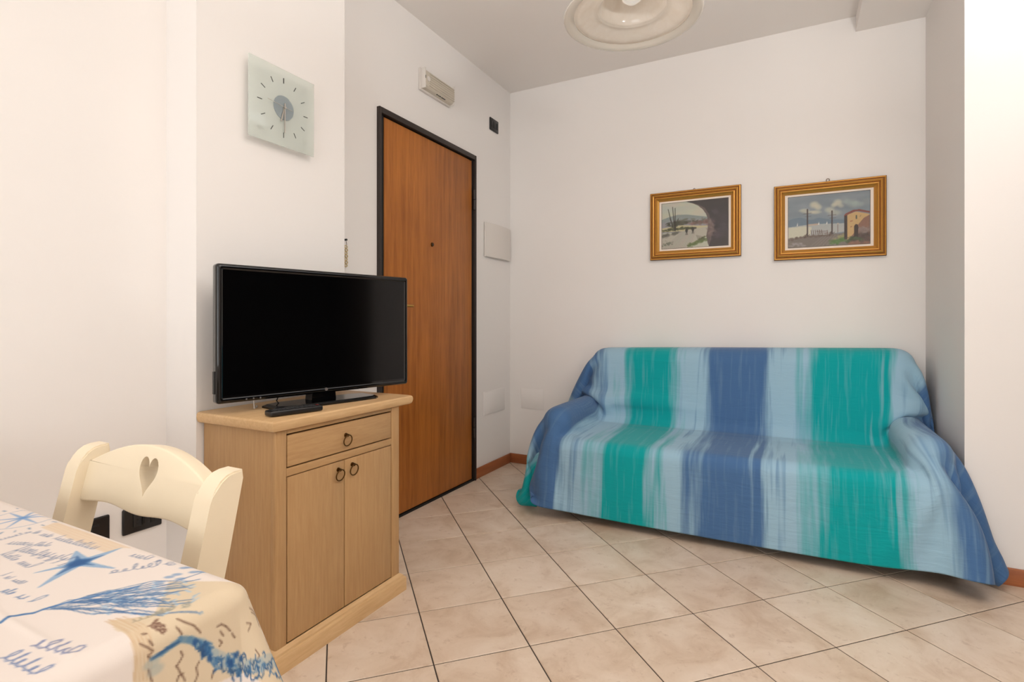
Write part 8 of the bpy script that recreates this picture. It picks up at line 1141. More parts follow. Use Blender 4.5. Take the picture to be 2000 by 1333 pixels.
CORAL=[
 [(1.248,-3.2495),(1.262,-3.2405),(1.286,-3.239),(1.303,-3.2315),(1.315,-3.224),(1.331,-3.2165)],
 [(1.303,-3.2315),(1.302,-3.23),(1.3,-3.2255)],
 [(1.315,-3.224),(1.312,-3.2195),(1.312,-3.215)],
 [(1.331,-3.2165),(1.33,-3.2135),(1.33,-3.209)],
 [(1.226,-3.2735),(1.237,-3.2645),(1.26,-3.257),(1.27,-3.2495),(1.282,-3.239),(1.296,-3.2315)],
 [(1.27,-3.2495),(1.278,-3.251),(1.286,-3.251)],
 [(1.282,-3.239),(1.278,-3.236),(1.276,-3.2315)],
 [(1.27,-3.2495),(1.27,-3.248),(1.27,-3.245)],
 [(1.238,-3.2555),(1.254,-3.2435),(1.272,-3.2315),(1.29,-3.221),(1.317,-3.215),(1.333,-3.2)],
 [(1.333,-3.2),(1.327,-3.1955),(1.327,-3.1895)],
 [(1.317,-3.215),(1.317,-3.212),(1.318,-3.209)],
 [(1.333,-3.2),(1.329,-3.197),(1.33,-3.194)],
 [(1.232,-3.245),(1.243,-3.23),(1.262,-3.218),(1.272,-3.203),(1.288,-3.1865),(1.298,-3.1715)],
 [(1.262,-3.218),(1.26,-3.215),(1.258,-3.2105)],
 [(1.288,-3.1865),(1.294,-3.188),(1.3,-3.188)],
 [(1.262,-3.218),(1.261,-3.215),(1.26,-3.212)],
 [(1.226,-3.272),(1.225,-3.2585),(1.24,-3.2465),(1.24,-3.233),(1.254,-3.2225),(1.256,-3.2075)],
 [(1.24,-3.2465),(1.246,-3.248),(1.255,-3.248)],
 [(1.256,-3.2075),(1.255,-3.2045),(1.256,-3.203)],
 [(1.24,-3.233),(1.244,-3.2315),(1.25,-3.2315)],
 [(1.226,-3.272),(1.242,-3.2645),(1.252,-3.254),(1.256,-3.2435),(1.268,-3.233),(1.278,-3.224)],
 [(1.256,-3.2435),(1.254,-3.2405),(1.25,-3.2345)],
 [(1.256,-3.2435),(1.26,-3.242),(1.264,-3.242)],
 [(1.268,-3.233),(1.266,-3.23),(1.266,-3.227)],
 [(1.236,-3.2585),(1.249,-3.2495),(1.262,-3.2405),(1.282,-3.2315),(1.294,-3.2195),(1.312,-3.2105)],
 [(1.294,-3.2195),(1.297,-3.218),(1.303,-3.218)],
 [(1.262,-3.2405),(1.262,-3.2375),(1.267,-3.236)],
 [(1.294,-3.2195),(1.297,-3.218),(1.302,-3.218)],
 [(1.244,-3.248),(1.267,-3.2405),(1.285,-3.233),(1.303,-3.2225),(1.325,-3.215),(1.337,-3.2045)],
 [(1.303,-3.2225),(1.302,-3.2195),(1.302,-3.2165)],
 [(1.337,-3.2045),(1.337,-3.203),(1.336,-3.2)],
 [(1.337,-3.2045),(1.336,-3.2015),(1.335,-3.1955)],
 [(1.236,-3.263),(1.255,-3.254),(1.264,-3.242),(1.29,-3.2345),(1.306,-3.2255),(1.321,-3.212)],
 [(1.321,-3.212),(1.323,-3.212),(1.33,-3.2135)],
 [(1.29,-3.2345),(1.286,-3.2315),(1.284,-3.224)],
 [(1.321,-3.212),(1.319,-3.2105),(1.318,-3.2075)],
 [(1.236,-3.254),(1.242,-3.2405),(1.256,-3.2345),(1.264,-3.2225),(1.28,-3.2135),(1.291,-3.206)],
 [(1.256,-3.2345),(1.255,-3.2315),(1.254,-3.227)],
 [(1.28,-3.2135),(1.286,-3.215),(1.298,-3.2165)],
 [(1.291,-3.206),(1.294,-3.2045),(1.294,-3.2015)],
 [(1.226,-3.272),(1.237,-3.2585),(1.258,-3.248),(1.273,-3.233),(1.292,-3.2225),(1.302,-3.2045)],
 [(1.302,-3.2045),(1.306,-3.203),(1.306,-3.1985)],
 [(1.302,-3.2045),(1.302,-3.2015),(1.303,-3.197)],
 [(1.302,-3.2045),(1.303,-3.2015),(1.304,-3.1985)],
 [(1.242,-3.2495),(1.254,-3.248),(1.266,-3.2435),(1.266,-3.2345),(1.286,-3.233),(1.286,-3.2255)],
 [(1.266,-3.2345),(1.268,-3.2345),(1.273,-3.2345)],
 [(1.286,-3.233),(1.286,-3.2315),(1.285,-3.227)],
 [(1.266,-3.2435),(1.266,-3.242),(1.266,-3.239)],
 [(1.236,-3.269),(1.252,-3.263),(1.266,-3.2555),(1.282,-3.2495),(1.298,-3.245),(1.315,-3.2405)],
 [(1.315,-3.2405),(1.318,-3.239),(1.318,-3.236)],
 [(1.282,-3.2495),(1.28,-3.248),(1.28,-3.245)],
 [(1.315,-3.2405),(1.318,-3.2405),(1.323,-3.2405)],
 [(1.23,-3.26),(1.246,-3.248),(1.254,-3.2315),(1.264,-3.215),(1.276,-3.2),(1.285,-3.182)],
 [(1.254,-3.2315),(1.254,-3.23),(1.254,-3.2285)],
 [(1.285,-3.182),(1.29,-3.1805),(1.292,-3.179)],
 [(1.285,-3.182),(1.291,-3.1835),(1.296,-3.1835)],
 [(1.234,-3.2585),(1.252,-3.251),(1.26,-3.2405),(1.284,-3.233),(1.29,-3.2195),(1.313,-3.215)],
 [(1.313,-3.215),(1.317,-3.215),(1.319,-3.215)],
 [(1.26,-3.2405),(1.258,-3.2375),(1.256,-3.233)],
 [(1.26,-3.2405),(1.264,-3.2405),(1.266,-3.239)],
 [(1.23,-3.2735),(1.248,-3.266),(1.262,-3.257),(1.28,-3.248),(1.304,-3.2435),(1.327,-3.236)],
 [(1.28,-3.248),(1.279,-3.2465),(1.278,-3.2435)],
 [(1.327,-3.236),(1.329,-3.233),(1.333,-3.2315)],
 [(1.304,-3.2435),(1.306,-3.2435),(1.31,-3.2435)],
 [(1.24,-3.2525),(1.249,-3.245),(1.258,-3.239),(1.273,-3.2315),(1.292,-3.2285),(1.298,-3.2195)],
 [(1.298,-3.2195),(1.297,-3.2165),(1.297,-3.212)],
 [(1.292,-3.2285),(1.29,-3.2255),(1.286,-3.2195)],
 [(1.258,-3.239),(1.266,-3.2405),(1.272,-3.2405)],
 [(1.232,-3.26),(1.244,-3.2495),(1.26,-3.2405),(1.27,-3.227),(1.284,-3.218),(1.296,-3.209)],
 [(1.296,-3.209),(1.298,-3.209),(1.304,-3.2105)],
 [(1.296,-3.209),(1.296,-3.2075),(1.296,-3.2045)],
 [(1.284,-3.218),(1.291,-3.2195),(1.298,-3.2195)],
 [(1.238,-3.2495),(1.256,-3.239),(1.261,-3.224),(1.278,-3.2105),(1.29,-3.2),(1.304,-3.188)],
 [(1.278,-3.2105),(1.274,-3.2075),(1.272,-3.2)],
 [(1.304,-3.188),(1.309,-3.188),(1.31,-3.1865)],
 [(1.304,-3.188),(1.306,-3.185),(1.31,-3.1835)],
 [(1.234,-3.26),(1.244,-3.248),(1.266,-3.239),(1.272,-3.224),(1.286,-3.212),(1.303,-3.2)],
 [(1.303,-3.2),(1.306,-3.2),(1.313,-3.2015)],
 [(1.286,-3.212),(1.285,-3.209),(1.286,-3.2075)],
 [(1.266,-3.239),(1.268,-3.2375),(1.273,-3.2375)],
 [(1.232,-3.2495),(1.24,-3.2315),(1.248,-3.215),(1.258,-3.197),(1.28,-3.185),(1.285,-3.1625)],
 [(1.285,-3.1625),(1.284,-3.1595),(1.282,-3.1565)],
 [(1.285,-3.1625),(1.28,-3.158),(1.285,-3.158)],
 [(1.258,-3.197),(1.264,-3.1985),(1.274,-3.2)],
 [(1.225,-3.278),(1.243,-3.2675),(1.274,-3.2615),(1.291,-3.2495),(1.31,-3.2405),(1.337,-3.2315)],
 [(1.337,-3.2315),(1.336,-3.23),(1.335,-3.2255)],
 [(1.274,-3.2615),(1.278,-3.26),(1.279,-3.257)],
 [(1.274,-3.2615),(1.274,-3.26),(1.274,-3.257)],
 [(1.225,-3.2765),(1.23,-3.2615),(1.232,-3.245),(1.238,-3.23),(1.256,-3.218),(1.262,-3.2)],
 [(1.238,-3.23),(1.242,-3.2285),(1.248,-3.2285)],
 [(1.256,-3.218),(1.256,-3.215),(1.26,-3.2135)],
 [(1.262,-3.2),(1.264,-3.1985),(1.267,-3.1985)],
 [(1.244,-3.254),(1.249,-3.248),(1.266,-3.248),(1.272,-3.2435),(1.282,-3.242),(1.294,-3.239)],
 [(1.294,-3.239),(1.298,-3.239),(1.309,-3.2405)],
 [(1.282,-3.242),(1.279,-3.239),(1.276,-3.233)],
 [(1.266,-3.248),(1.272,-3.248),(1.279,-3.248)],
 [(1.225,-3.275),(1.252,-3.2615),(1.285,-3.254),(1.303,-3.2375),(1.336,-3.2285),(1.351,-3.206)],
 [(1.285,-3.254),(1.29,-3.254),(1.291,-3.2525)],
 [(1.351,-3.206),(1.353,-3.2045),(1.353,-3.2015)],
 [(1.336,-3.2285),(1.336,-3.227),(1.335,-3.224)],
 [(1.224,-3.275),(1.232,-3.2585),(1.249,-3.2435),(1.27,-3.227),(1.276,-3.206),(1.292,-3.1895)],
 [(1.276,-3.206),(1.278,-3.2045),(1.279,-3.203)],
 [(1.27,-3.227),(1.273,-3.227),(1.278,-3.227)],
 [(1.27,-3.227),(1.274,-3.227),(1.276,-3.2255)],
 [(1.232,-3.2615),(1.249,-3.2495),(1.258,-3.233),(1.278,-3.2195),(1.296,-3.2075),(1.308,-3.1925)],
 [(1.308,-3.1925),(1.31,-3.1925),(1.315,-3.1925)],
 [(1.258,-3.233),(1.254,-3.23),(1.252,-3.2255)],
 [(1.308,-3.1925),(1.312,-3.1925),(1.317,-3.1925)],
 [(1.234,-3.242),(1.246,-3.2345),(1.255,-3.227),(1.261,-3.215),(1.266,-3.203),(1.274,-3.1955)],
 [(1.261,-3.215),(1.268,-3.2165),(1.274,-3.2165)],
 [(1.255,-3.227),(1.252,-3.224),(1.249,-3.2195)],
 [(1.266,-3.203),(1.268,-3.203),(1.276,-3.2045)],
 [(1.234,-3.2495),(1.248,-3.236),(1.26,-3.2255),(1.273,-3.2105),(1.288,-3.1985),(1.302,-3.1865)],
 [(1.302,-3.1865),(1.302,-3.1835),(1.304,-3.182)],
 [(1.302,-3.1865),(1.303,-3.1835),(1.304,-3.1805)],
 [(1.26,-3.2255),(1.264,-3.224),(1.267,-3.2225)],
 [(1.24,-3.2525),(1.248,-3.245),(1.267,-3.2405),(1.282,-3.233),(1.296,-3.2285),(1.306,-3.221)],
 [(1.267,-3.2405),(1.266,-3.239),(1.262,-3.2345)],
 [(1.296,-3.2285),(1.302,-3.23),(1.309,-3.23)],
 [(1.282,-3.233),(1.282,-3.2315),(1.284,-3.23)],
]
for k,b in enumerate(CORAL): cv.line(b, .0016 if k%3==0 else .0011, ((58,94,138),(140,166,190),(98,130,164),(160,182,200))[k%4], .75, .0018)
cv.blob(1.2565,-3.1625,.006,.0035,(70,114,166),.5,.5)
cv.blob(1.276,-3.164,.006,.0035,(70,114,166),.5,.5)
cv.blob(1.2655,-3.176,.006,.0035,(70,114,166),.5,.5)
cv.blob(1.264,-3.1835,.006,.0035,(70,114,166),.5,.5)
cv.blob(1.2805,-3.158,.006,.0035,(70,114,166),.5,.5)
cv.blob(1.267,-3.1955,.006,.0035,(70,114,166),.5,.5)
cv.blob(1.279,-3.1805,.006,.0035,(70,114,166),.5,.5)
cv.blob(1.258,-3.1565,.006,.0035,(70,114,166),.5,.5)
cv.line([(1.218,-3.308),(1.213,-3.299),(1.218,-3.2915),(1.224,-3.2855),(1.224,-3.278),(1.226,-3.269)], .004, (62,104,150), .95, .003)
cv.line([(1.224,-3.278),(1.231,-3.254),(1.244,-3.233),(1.256,-3.2105)], .003, (70,112,160), .9)
cv.script(0.979,-3.1955,0.135,0.0105,0.135,0.0088,(106, 118, 144),0.00112,.85,3)
cv.script(0.9955,-3.227,0.0585,0.0225,0.063,0.0077,(106, 118, 144),0.00104,.85,4)
cv.script(1.027,-3.2315,0.09,0.0165,0.092,0.0099,(106, 118, 144),0.0012,.85,5)
cv.script(1.027,-3.2435,0.0765,-0.0015,0.077,0.0099,(106, 118, 144),0.0012,.85,6)
cv.script(1.0645,-3.2285,0.078,0.003,0.078,0.0077,(106, 118, 144),0.00104,.85,7)
cv.script(0.9745,-3.2255,0.0015,0.03,0.030,0.0066,(106, 118, 144),0.0008,.85,8)
cv.script(1.1425,-3.2825,0.0555,0.0045,0.056,0.0099,(92, 116, 152),0.00144,.85,9)
cv.script(1.0975,-3.2675,0.045,0.0015,0.045,0.0066,(106, 118, 144),0.00096,.85,10)
cv.script(1.198,-3.209,0.0255,0.0315,0.041,0.0121,(106, 118, 144),0.00128,.85,11)
cv.script(1.168,-3.1745,0.0675,0.0075,0.068,0.0099,(106, 118, 144),0.0012,.85,12)
cv.script(1.2865,-3.311,0.06,0.0105,0.061,0.0143,(110, 118, 150),0.00176,.85,13)
cv.script(1.285,-3.3305,0.0555,0.003,0.056,0.0132,(104, 120, 156),0.00176,.85,14)
cv.script(1.3255,-3.251,0.009,0.0315,0.033,0.0066,(150, 140, 120),0.00112,.85,15)
cv.script(1.3285,-3.2345,0.0135,0.0255,0.029,0.0066,(140, 140, 130),0.00112,.85,16)
cv.script(1.342,-3.2465,0.0135,0.0075,0.015,0.0066,(110, 80, 66),0.0016,.85,17)
cv.line([(1.348,-3.224),(1.354,-3.2195),(1.361,-3.212),(1.371,-3.206)], .0014, (98, 72, 58), .9)
cv.line([(1.373,-3.1895),(1.373,-3.185),(1.377,-3.1805),(1.384,-3.176)], .0014, (98, 72, 58), .9)
cv.line([(1.379,-3.1865),(1.385,-3.1835)], .0014, (98, 72, 58), .9)
cv.line([(1.387,-3.1745),(1.393,-3.1715)], .0014, (98, 72, 58), .9)
cv.line([(1.387,-3.188),(1.391,-3.185),(1.393,-3.188)], .0014, (98, 72, 58), .9)
cv.line([(1.367,-3.1445),(1.367,-3.131),(1.375,-3.1265),(1.381,-3.1235)], .0014, (98, 72, 58), .9)
cv.line([(1.371,-3.1415),(1.369,-3.1265),(1.378,-3.125)], .0014, (98, 72, 58), .9)
cv.line([(1.375,-3.1205),(1.381,-3.1175)], .0014, (98, 72, 58), .9)
cv.line([(1.383,-3.152),(1.383,-3.143),(1.391,-3.149)], .0014, (98, 72, 58), .9)
cv.line([(1.354,-3.1445),(1.355,-3.143)], .0014, (98, 72, 58), .9)
cv.line([(1.409,-3.1355),(1.414,-3.128),(1.419,-3.1325)], .0014, (98, 72, 58), .9)
cv.line([(1.389,-3.1085),(1.395,-3.1025)], .0014, (98, 72, 58), .9)
cv.line([(1.397,-3.0995),(1.403,-3.0935)], .0014, (98, 72, 58), .9)
cv.line([(1.355,-3.227),(1.363,-3.224),(1.367,-3.227)], .0014, (98, 72, 58), .9)
cv.line([(1.378,-3.2255),(1.383,-3.224),(1.387,-3.227),(1.389,-3.23),(1.396,-3.227),(1.407,-3.2225)], .0014, (98, 72, 58), .9)
cv.line([(1.397,-3.209),(1.401,-3.212),(1.408,-3.2105),(1.413,-3.2135)], .0014, (98, 72, 58), .9)
cv.line([(1.413,-3.1955),(1.419,-3.197)], .0014, (98, 72, 58), .9)
cv.line([(1.354,-3.2585),(1.361,-3.2525),(1.365,-3.2495)], .0014, (98, 72, 58), .9)
cv.line([(1.355,-3.251),(1.36,-3.2495)], .0014, (98, 72, 58), .9)
cv.line([(1.366,-3.251),(1.367,-3.254),(1.372,-3.251)], .0014, (98, 72, 58), .9)
cv.line([(1.379,-3.254),(1.387,-3.2525),(1.391,-3.251)], .0014, (98, 72, 58), .9)
cv.line([(1.347,-3.254),(1.348,-3.251)], .0014, (98, 72, 58), .9)
cv.line([(1.403,-3.23),(1.399,-3.2285),(1.399,-3.224)], .0014, (98, 72, 58), .9)
cv.line([(1.371,-3.251),(1.371,-3.242),(1.369,-3.233),(1.367,-3.2255),(1.372,-3.2165),(1.381,-3.206)],   .004, (88,124,150), .8, .007)
cv.line([(1.381,-3.206),(1.39,-3.2),(1.399,-3.194),(1.411,-3.182),(1.421,-3.1715),(1.427,-3.1505),(1.423,-3.125),(1.408,-3.089),(1.414,-3.083),(1.42,-3.0755)], .010, (132,156,170), .4, .018)
cv.line([(1.371,-3.2495),(1.369,-3.2375),(1.369,-3.227)], .003, (44,84,124), .9)
cv.line([(1.396,-3.206),(1.39,-3.206),(1.387,-3.2045),(1.389,-3.2015),(1.393,-3.2)], .0017, (44, 88, 132), .85)
cv.line([(1.432,-3.134),(1.429,-3.1325),(1.429,-3.131),(1.431,-3.1295),(1.432,-3.128)], .0017, (70, 112, 150), .85)
cv.line([(1.423,-3.122),(1.427,-3.1205),(1.432,-3.1205),(1.437,-3.125),(1.435,-3.128)], .0017, (54, 84, 116), .85)
cv.line([(1.425,-3.113),(1.426,-3.1145),(1.426,-3.1175),(1.423,-3.119),(1.42,-3.1175)], .0017, (36, 72, 116), .85)
cv.line([(1.408,-3.089),(1.409,-3.0875),(1.411,-3.0875),(1.409,-3.086),(1.408,-3.089)], .0017, (44, 88, 132), .85)
cv.line([(1.423,-3.1745),(1.42,-3.173),(1.421,-3.1715),(1.426,-3.17),(1.431,-3.17)], .0017, (70, 112, 150), .85)
cv.line([(1.429,-3.137),(1.429,-3.14),(1.425,-3.14),(1.421,-3.14),(1.42,-3.137)], .0017, (54, 84, 116), .85)
cv.line([(1.437,-3.1355),(1.44,-3.14),(1.44,-3.1445),(1.435,-3.146),(1.429,-3.1445)], .0017, (36, 72, 116), .85)
cv.line([(1.415,-3.1865),(1.413,-3.1865),(1.408,-3.1865),(1.407,-3.185),(1.407,-3.1835)], .0017, (44, 88, 132), .85)
cv.line([(1.433,-3.149),(1.437,-3.1535),(1.435,-3.158),(1.431,-3.1595),(1.426,-3.158)], .0017, (70, 112, 150), .85)
cv.line([(1.425,-3.1745),(1.425,-3.176),(1.421,-3.1775),(1.417,-3.179),(1.414,-3.1775)], .0017, (54, 84, 116), .85)
cv.line([(1.395,-3.203),(1.389,-3.2045),(1.385,-3.203),(1.384,-3.2015),(1.389,-3.1985)], .0017, (36, 72, 116), .85)
cv.line([(1.405,-3.0905),(1.407,-3.089),(1.408,-3.0875),(1.409,-3.0875),(1.409,-3.089)], .0017, (44, 88, 132), .85)
cv.line([(1.432,-3.1235),(1.427,-3.125),(1.423,-3.1235),(1.421,-3.1205),(1.423,-3.116)], .0017, (70, 112, 150), .85)
cv.line([(1.426,-3.1505),(1.427,-3.1475),(1.431,-3.1475),(1.432,-3.149),(1.433,-3.152)], .0017, (54, 84, 116), .85)
cv.line([(1.408,-3.089),(1.413,-3.0845),(1.415,-3.0815),(1.417,-3.0815),(1.414,-3.083)], .0017, (36, 72, 116), .85)
cv.line([(1.415,-3.179),(1.413,-3.1805),(1.409,-3.1805),(1.409,-3.179),(1.409,-3.1775)], .0017, (44, 88, 132), .85)
cv.line([(1.42,-3.0755),(1.419,-3.0785),(1.414,-3.0815),(1.411,-3.086),(1.411,-3.0875)], .0017, (70, 112, 150), .85)
cv.line([(1.426,-3.149),(1.429,-3.149),(1.431,-3.1505),(1.431,-3.1535),(1.427,-3.155)], .0017, (54, 84, 116), .85)
cv.line([(1.377,-3.209),(1.379,-3.2075),(1.384,-3.206),(1.385,-3.2075),(1.387,-3.209)], .0017, (36, 72, 116), .85)
cv.line([(1.413,-3.086),(1.415,-3.0815),(1.42,-3.0785),(1.421,-3.0755),(1.421,-3.077)], .0017, (44, 88, 132), .85)
cv.line([(1.426,-3.095),(1.429,-3.0995),(1.427,-3.1055),(1.421,-3.104),(1.415,-3.101)], .0017, (70, 112, 150), .85)
cv.line([(1.426,-3.128),(1.427,-3.1295),(1.427,-3.1325),(1.423,-3.134),(1.42,-3.1325)], .0017, (54, 84, 116), .85)
cv.line([(1.426,-3.0695),(1.425,-3.0725),(1.421,-3.077),(1.417,-3.08),(1.415,-3.0815)], .0017, (36, 72, 116), .85)
cv.line([(1.403,-3.1865),(1.407,-3.188),(1.408,-3.1895),(1.407,-3.191),(1.402,-3.1925)], .0017, (44, 88, 132), .85)
cv.line([(1.427,-3.1685),(1.431,-3.1685),(1.433,-3.1685),(1.433,-3.17),(1.432,-3.1715)], .0017, (70, 112, 150), .85)
cv.line([(1.421,-3.1685),(1.425,-3.167),(1.427,-3.167),(1.429,-3.1685),(1.427,-3.17)], .0017, (54, 84, 116), .85)
cv.line([(1.413,-3.086),(1.415,-3.0815),(1.417,-3.0785),(1.417,-3.0815),(1.413,-3.0845)], .0017, (36, 72, 116), .85)
cv.line([(1.387,-3.2),(1.389,-3.1985),(1.39,-3.2),(1.391,-3.2),(1.391,-3.2015)], .0017, (44, 88, 132), .85)
cv.line([(1.421,-3.1475),(1.425,-3.146),(1.429,-3.146),(1.431,-3.149),(1.429,-3.152)], .0017, (70, 112, 150), .85)
cv.line([(1.387,-3.206),(1.383,-3.2045),(1.381,-3.203),(1.385,-3.2),(1.39,-3.2)], .0017, (54, 84, 116), .85)
cv.line([(1.408,-3.0875),(1.408,-3.0905),(1.408,-3.089),(1.411,-3.0875),(1.413,-3.0845)], .0017, (36, 72, 116), .85)
cv.line([(1.408,-3.173),(1.411,-3.1715),(1.414,-3.173),(1.415,-3.1745),(1.414,-3.176)], .0017, (44, 88, 132), .85)
cv.line([(1.42,-3.0755),(1.42,-3.0755),(1.419,-3.0785),(1.415,-3.08),(1.414,-3.083)], .0017, (70, 112, 150), .85)
cv.line([(1.419,-3.182),(1.42,-3.1835),(1.42,-3.185),(1.415,-3.1865),(1.413,-3.1865)], .0017, (54, 84, 116), .85)
cv.line([(1.421,-3.1775),(1.419,-3.1775),(1.417,-3.1775),(1.417,-3.176),(1.419,-3.1745)], .0017, (36, 72, 116), .85)
cv.line([(1.419,-3.1265),(1.421,-3.1295),(1.421,-3.134),(1.419,-3.1355),(1.414,-3.1355)], .0017, (44, 88, 132), .85)
cv.line([(1.379,-3.2075),(1.379,-3.206),(1.383,-3.2045),(1.387,-3.203),(1.39,-3.2045)], .0017, (70, 112, 150), .85)
cv.line([(1.431,-3.1685),(1.427,-3.1685),(1.427,-3.167),(1.427,-3.167),(1.431,-3.1655)], .0017, (54, 84, 116), .85)
cv.line([(1.411,-3.179),(1.413,-3.179),(1.415,-3.179),(1.417,-3.179),(1.417,-3.1805)], .0017, (36, 72, 116), .85)
cv.line([(1.395,-3.2),(1.393,-3.2015),(1.39,-3.203),(1.387,-3.2015),(1.385,-3.2015)], .0017, (44, 88, 132), .85)
cv.line([(1.414,-3.083),(1.413,-3.0845),(1.411,-3.0875),(1.409,-3.089),(1.409,-3.0875)], .0017, (70, 112, 150), .85)
cv.line([(1.423,-3.1805),(1.42,-3.179),(1.421,-3.1775),(1.425,-3.176),(1.427,-3.1775)], .0017, (54, 84, 116), .85)
cv.line([(1.414,-3.083),(1.415,-3.0815),(1.415,-3.0815),(1.414,-3.083),(1.413,-3.0845)], .0017, (36, 72, 116), .85)
cv.line([(1.425,-3.176),(1.426,-3.176),(1.425,-3.1775),(1.423,-3.179),(1.42,-3.179)], .0017, (44, 88, 132), .85)
cv.line([(1.409,-3.194),(1.407,-3.1955),(1.403,-3.197),(1.401,-3.1955),(1.401,-3.194)], .0017, (70, 112, 150), .85)
cv.line([(1.415,-3.0815),(1.419,-3.077),(1.421,-3.074),(1.429,-3.086),(1.427,-3.089)], .0017, (54, 84, 116), .85)
cv.line([(1.433,-3.1475),(1.437,-3.152),(1.433,-3.1565),(1.429,-3.158),(1.425,-3.1565)], .0017, (36, 72, 116), .85)
cv.line([(1.432,-3.152),(1.431,-3.149),(1.431,-3.146),(1.433,-3.1445),(1.438,-3.146)], .0017, (44, 88, 132), .85)
cv.line([(1.407,-3.176),(1.408,-3.1745),(1.411,-3.173),(1.415,-3.173),(1.419,-3.1745)], .0017, (70, 112, 150), .85)
cv.line([(1.393,-3.2015),(1.395,-3.203),(1.393,-3.2045),(1.39,-3.2045),(1.385,-3.2045)], .0017, (54, 84, 116), .85)
cv.line([(1.415,-3.0845),(1.413,-3.0845),(1.411,-3.0845),(1.413,-3.086),(1.414,-3.083)], .0017, (36, 72, 116), .85)
cv.line([(1.383,-3.2075),(1.384,-3.209),(1.384,-3.2105),(1.381,-3.212),(1.377,-3.212)], .0017, (44, 88, 132), .85)
cv.line([(1.395,-3.2),(1.391,-3.2),(1.387,-3.2),(1.384,-3.1985),(1.387,-3.1955)], .0017, (70, 112, 150), .85)
cv.line([(1.431,-3.1655),(1.429,-3.167),(1.427,-3.167),(1.425,-3.167),(1.425,-3.1655)], .0017, (54, 84, 116), .85)
cv.line([(1.405,-3.1895),(1.407,-3.1865),(1.409,-3.1865),(1.414,-3.1865),(1.415,-3.188)], .0017, (36, 72, 116), .85)
cv.line([(1.408,-3.0905),(1.407,-3.092),(1.408,-3.0905),(1.409,-3.086),(1.413,-3.0845)], .0017, (44, 88, 132), .85)
cv.line([(1.417,-3.0785),(1.414,-3.083),(1.413,-3.0845),(1.414,-3.083),(1.417,-3.08)], .0017, (70, 112, 150), .85)
cv.line([(1.42,-3.137),(1.423,-3.1385),(1.425,-3.1415),(1.423,-3.1445),(1.419,-3.1445)], .0017, (54, 84, 116), .85)
cv.line([(1.413,-3.1805),(1.411,-3.179),(1.413,-3.176),(1.415,-3.176),(1.42,-3.176)], .0017, (36, 72, 116), .85)
cv.line([(1.411,-3.122),(1.409,-3.119),(1.409,-3.1175),(1.411,-3.116),(1.414,-3.1175)], .0017, (44, 88, 132), .85)
cv.line([(1.427,-3.1205),(1.423,-3.1175),(1.421,-3.113),(1.425,-3.11),(1.429,-3.1085)], .0017, (70, 112, 150), .85)
cv.line([(1.415,-3.0815),(1.413,-3.083),(1.411,-3.086),(1.411,-3.086),(1.413,-3.083)], .0017, (54, 84, 116), .85)
cv.line([(1.435,-3.1745),(1.431,-3.176),(1.427,-3.1745),(1.425,-3.173),(1.426,-3.1715)], .0017, (36, 72, 116), .85)
cv.line([(1.429,-3.167),(1.432,-3.167),(1.433,-3.1685),(1.432,-3.17),(1.429,-3.1715)], .0017, (44, 88, 132), .85)
cv.line([(1.427,-3.1355),(1.432,-3.137),(1.433,-3.14),(1.432,-3.1445),(1.427,-3.1445)], .0017, (70, 112, 150), .85)
cv.line([(1.426,-3.1745),(1.425,-3.176),(1.42,-3.1775),(1.414,-3.1775),(1.413,-3.176)], .0017, (54, 84, 116), .85)
cv.line([(1.395,-3.2045),(1.391,-3.206),(1.39,-3.2045),(1.389,-3.2045),(1.39,-3.203)], .0017, (36, 72, 116), .85)
cv.line([(1.417,-3.1745),(1.42,-3.1745),(1.42,-3.176),(1.42,-3.176),(1.417,-3.1775)], .0017, (44, 88, 132), .85)
cv.line([(1.411,-3.191),(1.408,-3.1925),(1.405,-3.1925),(1.403,-3.191),(1.402,-3.191)], .0017, (70, 112, 150), .85)
cv.line([(1.427,-3.1325),(1.431,-3.1295),(1.435,-3.131),(1.437,-3.134),(1.437,-3.137)], .0017, (54, 84, 116), .85)
cv.line([(1.419,-3.1655),(1.423,-3.161),(1.427,-3.1625),(1.429,-3.1655),(1.427,-3.1685)], .0017, (36, 72, 116), .85)
cv.line([(1.402,-3.197),(1.397,-3.1985),(1.393,-3.1985),(1.39,-3.197),(1.391,-3.194)], .0017, (44, 88, 132), .85)
cv.line([(1.397,-3.1955),(1.396,-3.197),(1.395,-3.197),(1.391,-3.197),(1.389,-3.197)], .0017, (70, 112, 150), .85)
cv.line([(1.414,-3.083),(1.417,-3.0815),(1.419,-3.0785),(1.419,-3.077),(1.42,-3.083)], .0017, (54, 84, 116), .85)
cv.line([(1.415,-3.1955),(1.414,-3.194),(1.413,-3.194),(1.413,-3.1925),(1.414,-3.1925)], .0017, (36, 72, 116), .85)
cv.line([(1.381,-3.2015),(1.384,-3.2),(1.39,-3.1985),(1.393,-3.2),(1.395,-3.2015)], .0017, (44, 88, 132), .85)
cv.line([(1.42,-3.179),(1.414,-3.179),(1.411,-3.1775),(1.413,-3.1745),(1.417,-3.173)], .0017, (70, 112, 150), .85)
cv.line([(1.425,-3.161),(1.423,-3.1625),(1.419,-3.1625),(1.417,-3.1595),(1.417,-3.1565)], .0017, (54, 84, 116), .85)
cv.line([(1.393,-3.2045),(1.391,-3.206),(1.387,-3.206),(1.384,-3.2045),(1.384,-3.203)], .0017, (36, 72, 116), .85)
cv.line([(1.387,-3.2045),(1.384,-3.206),(1.383,-3.2045),(1.383,-3.203),(1.384,-3.203)], .0017, (44, 88, 132), .85)
cv.line([(1.411,-3.188),(1.414,-3.1895),(1.413,-3.1925),(1.409,-3.194),(1.403,-3.194)], .0017, (70, 112, 150), .85)
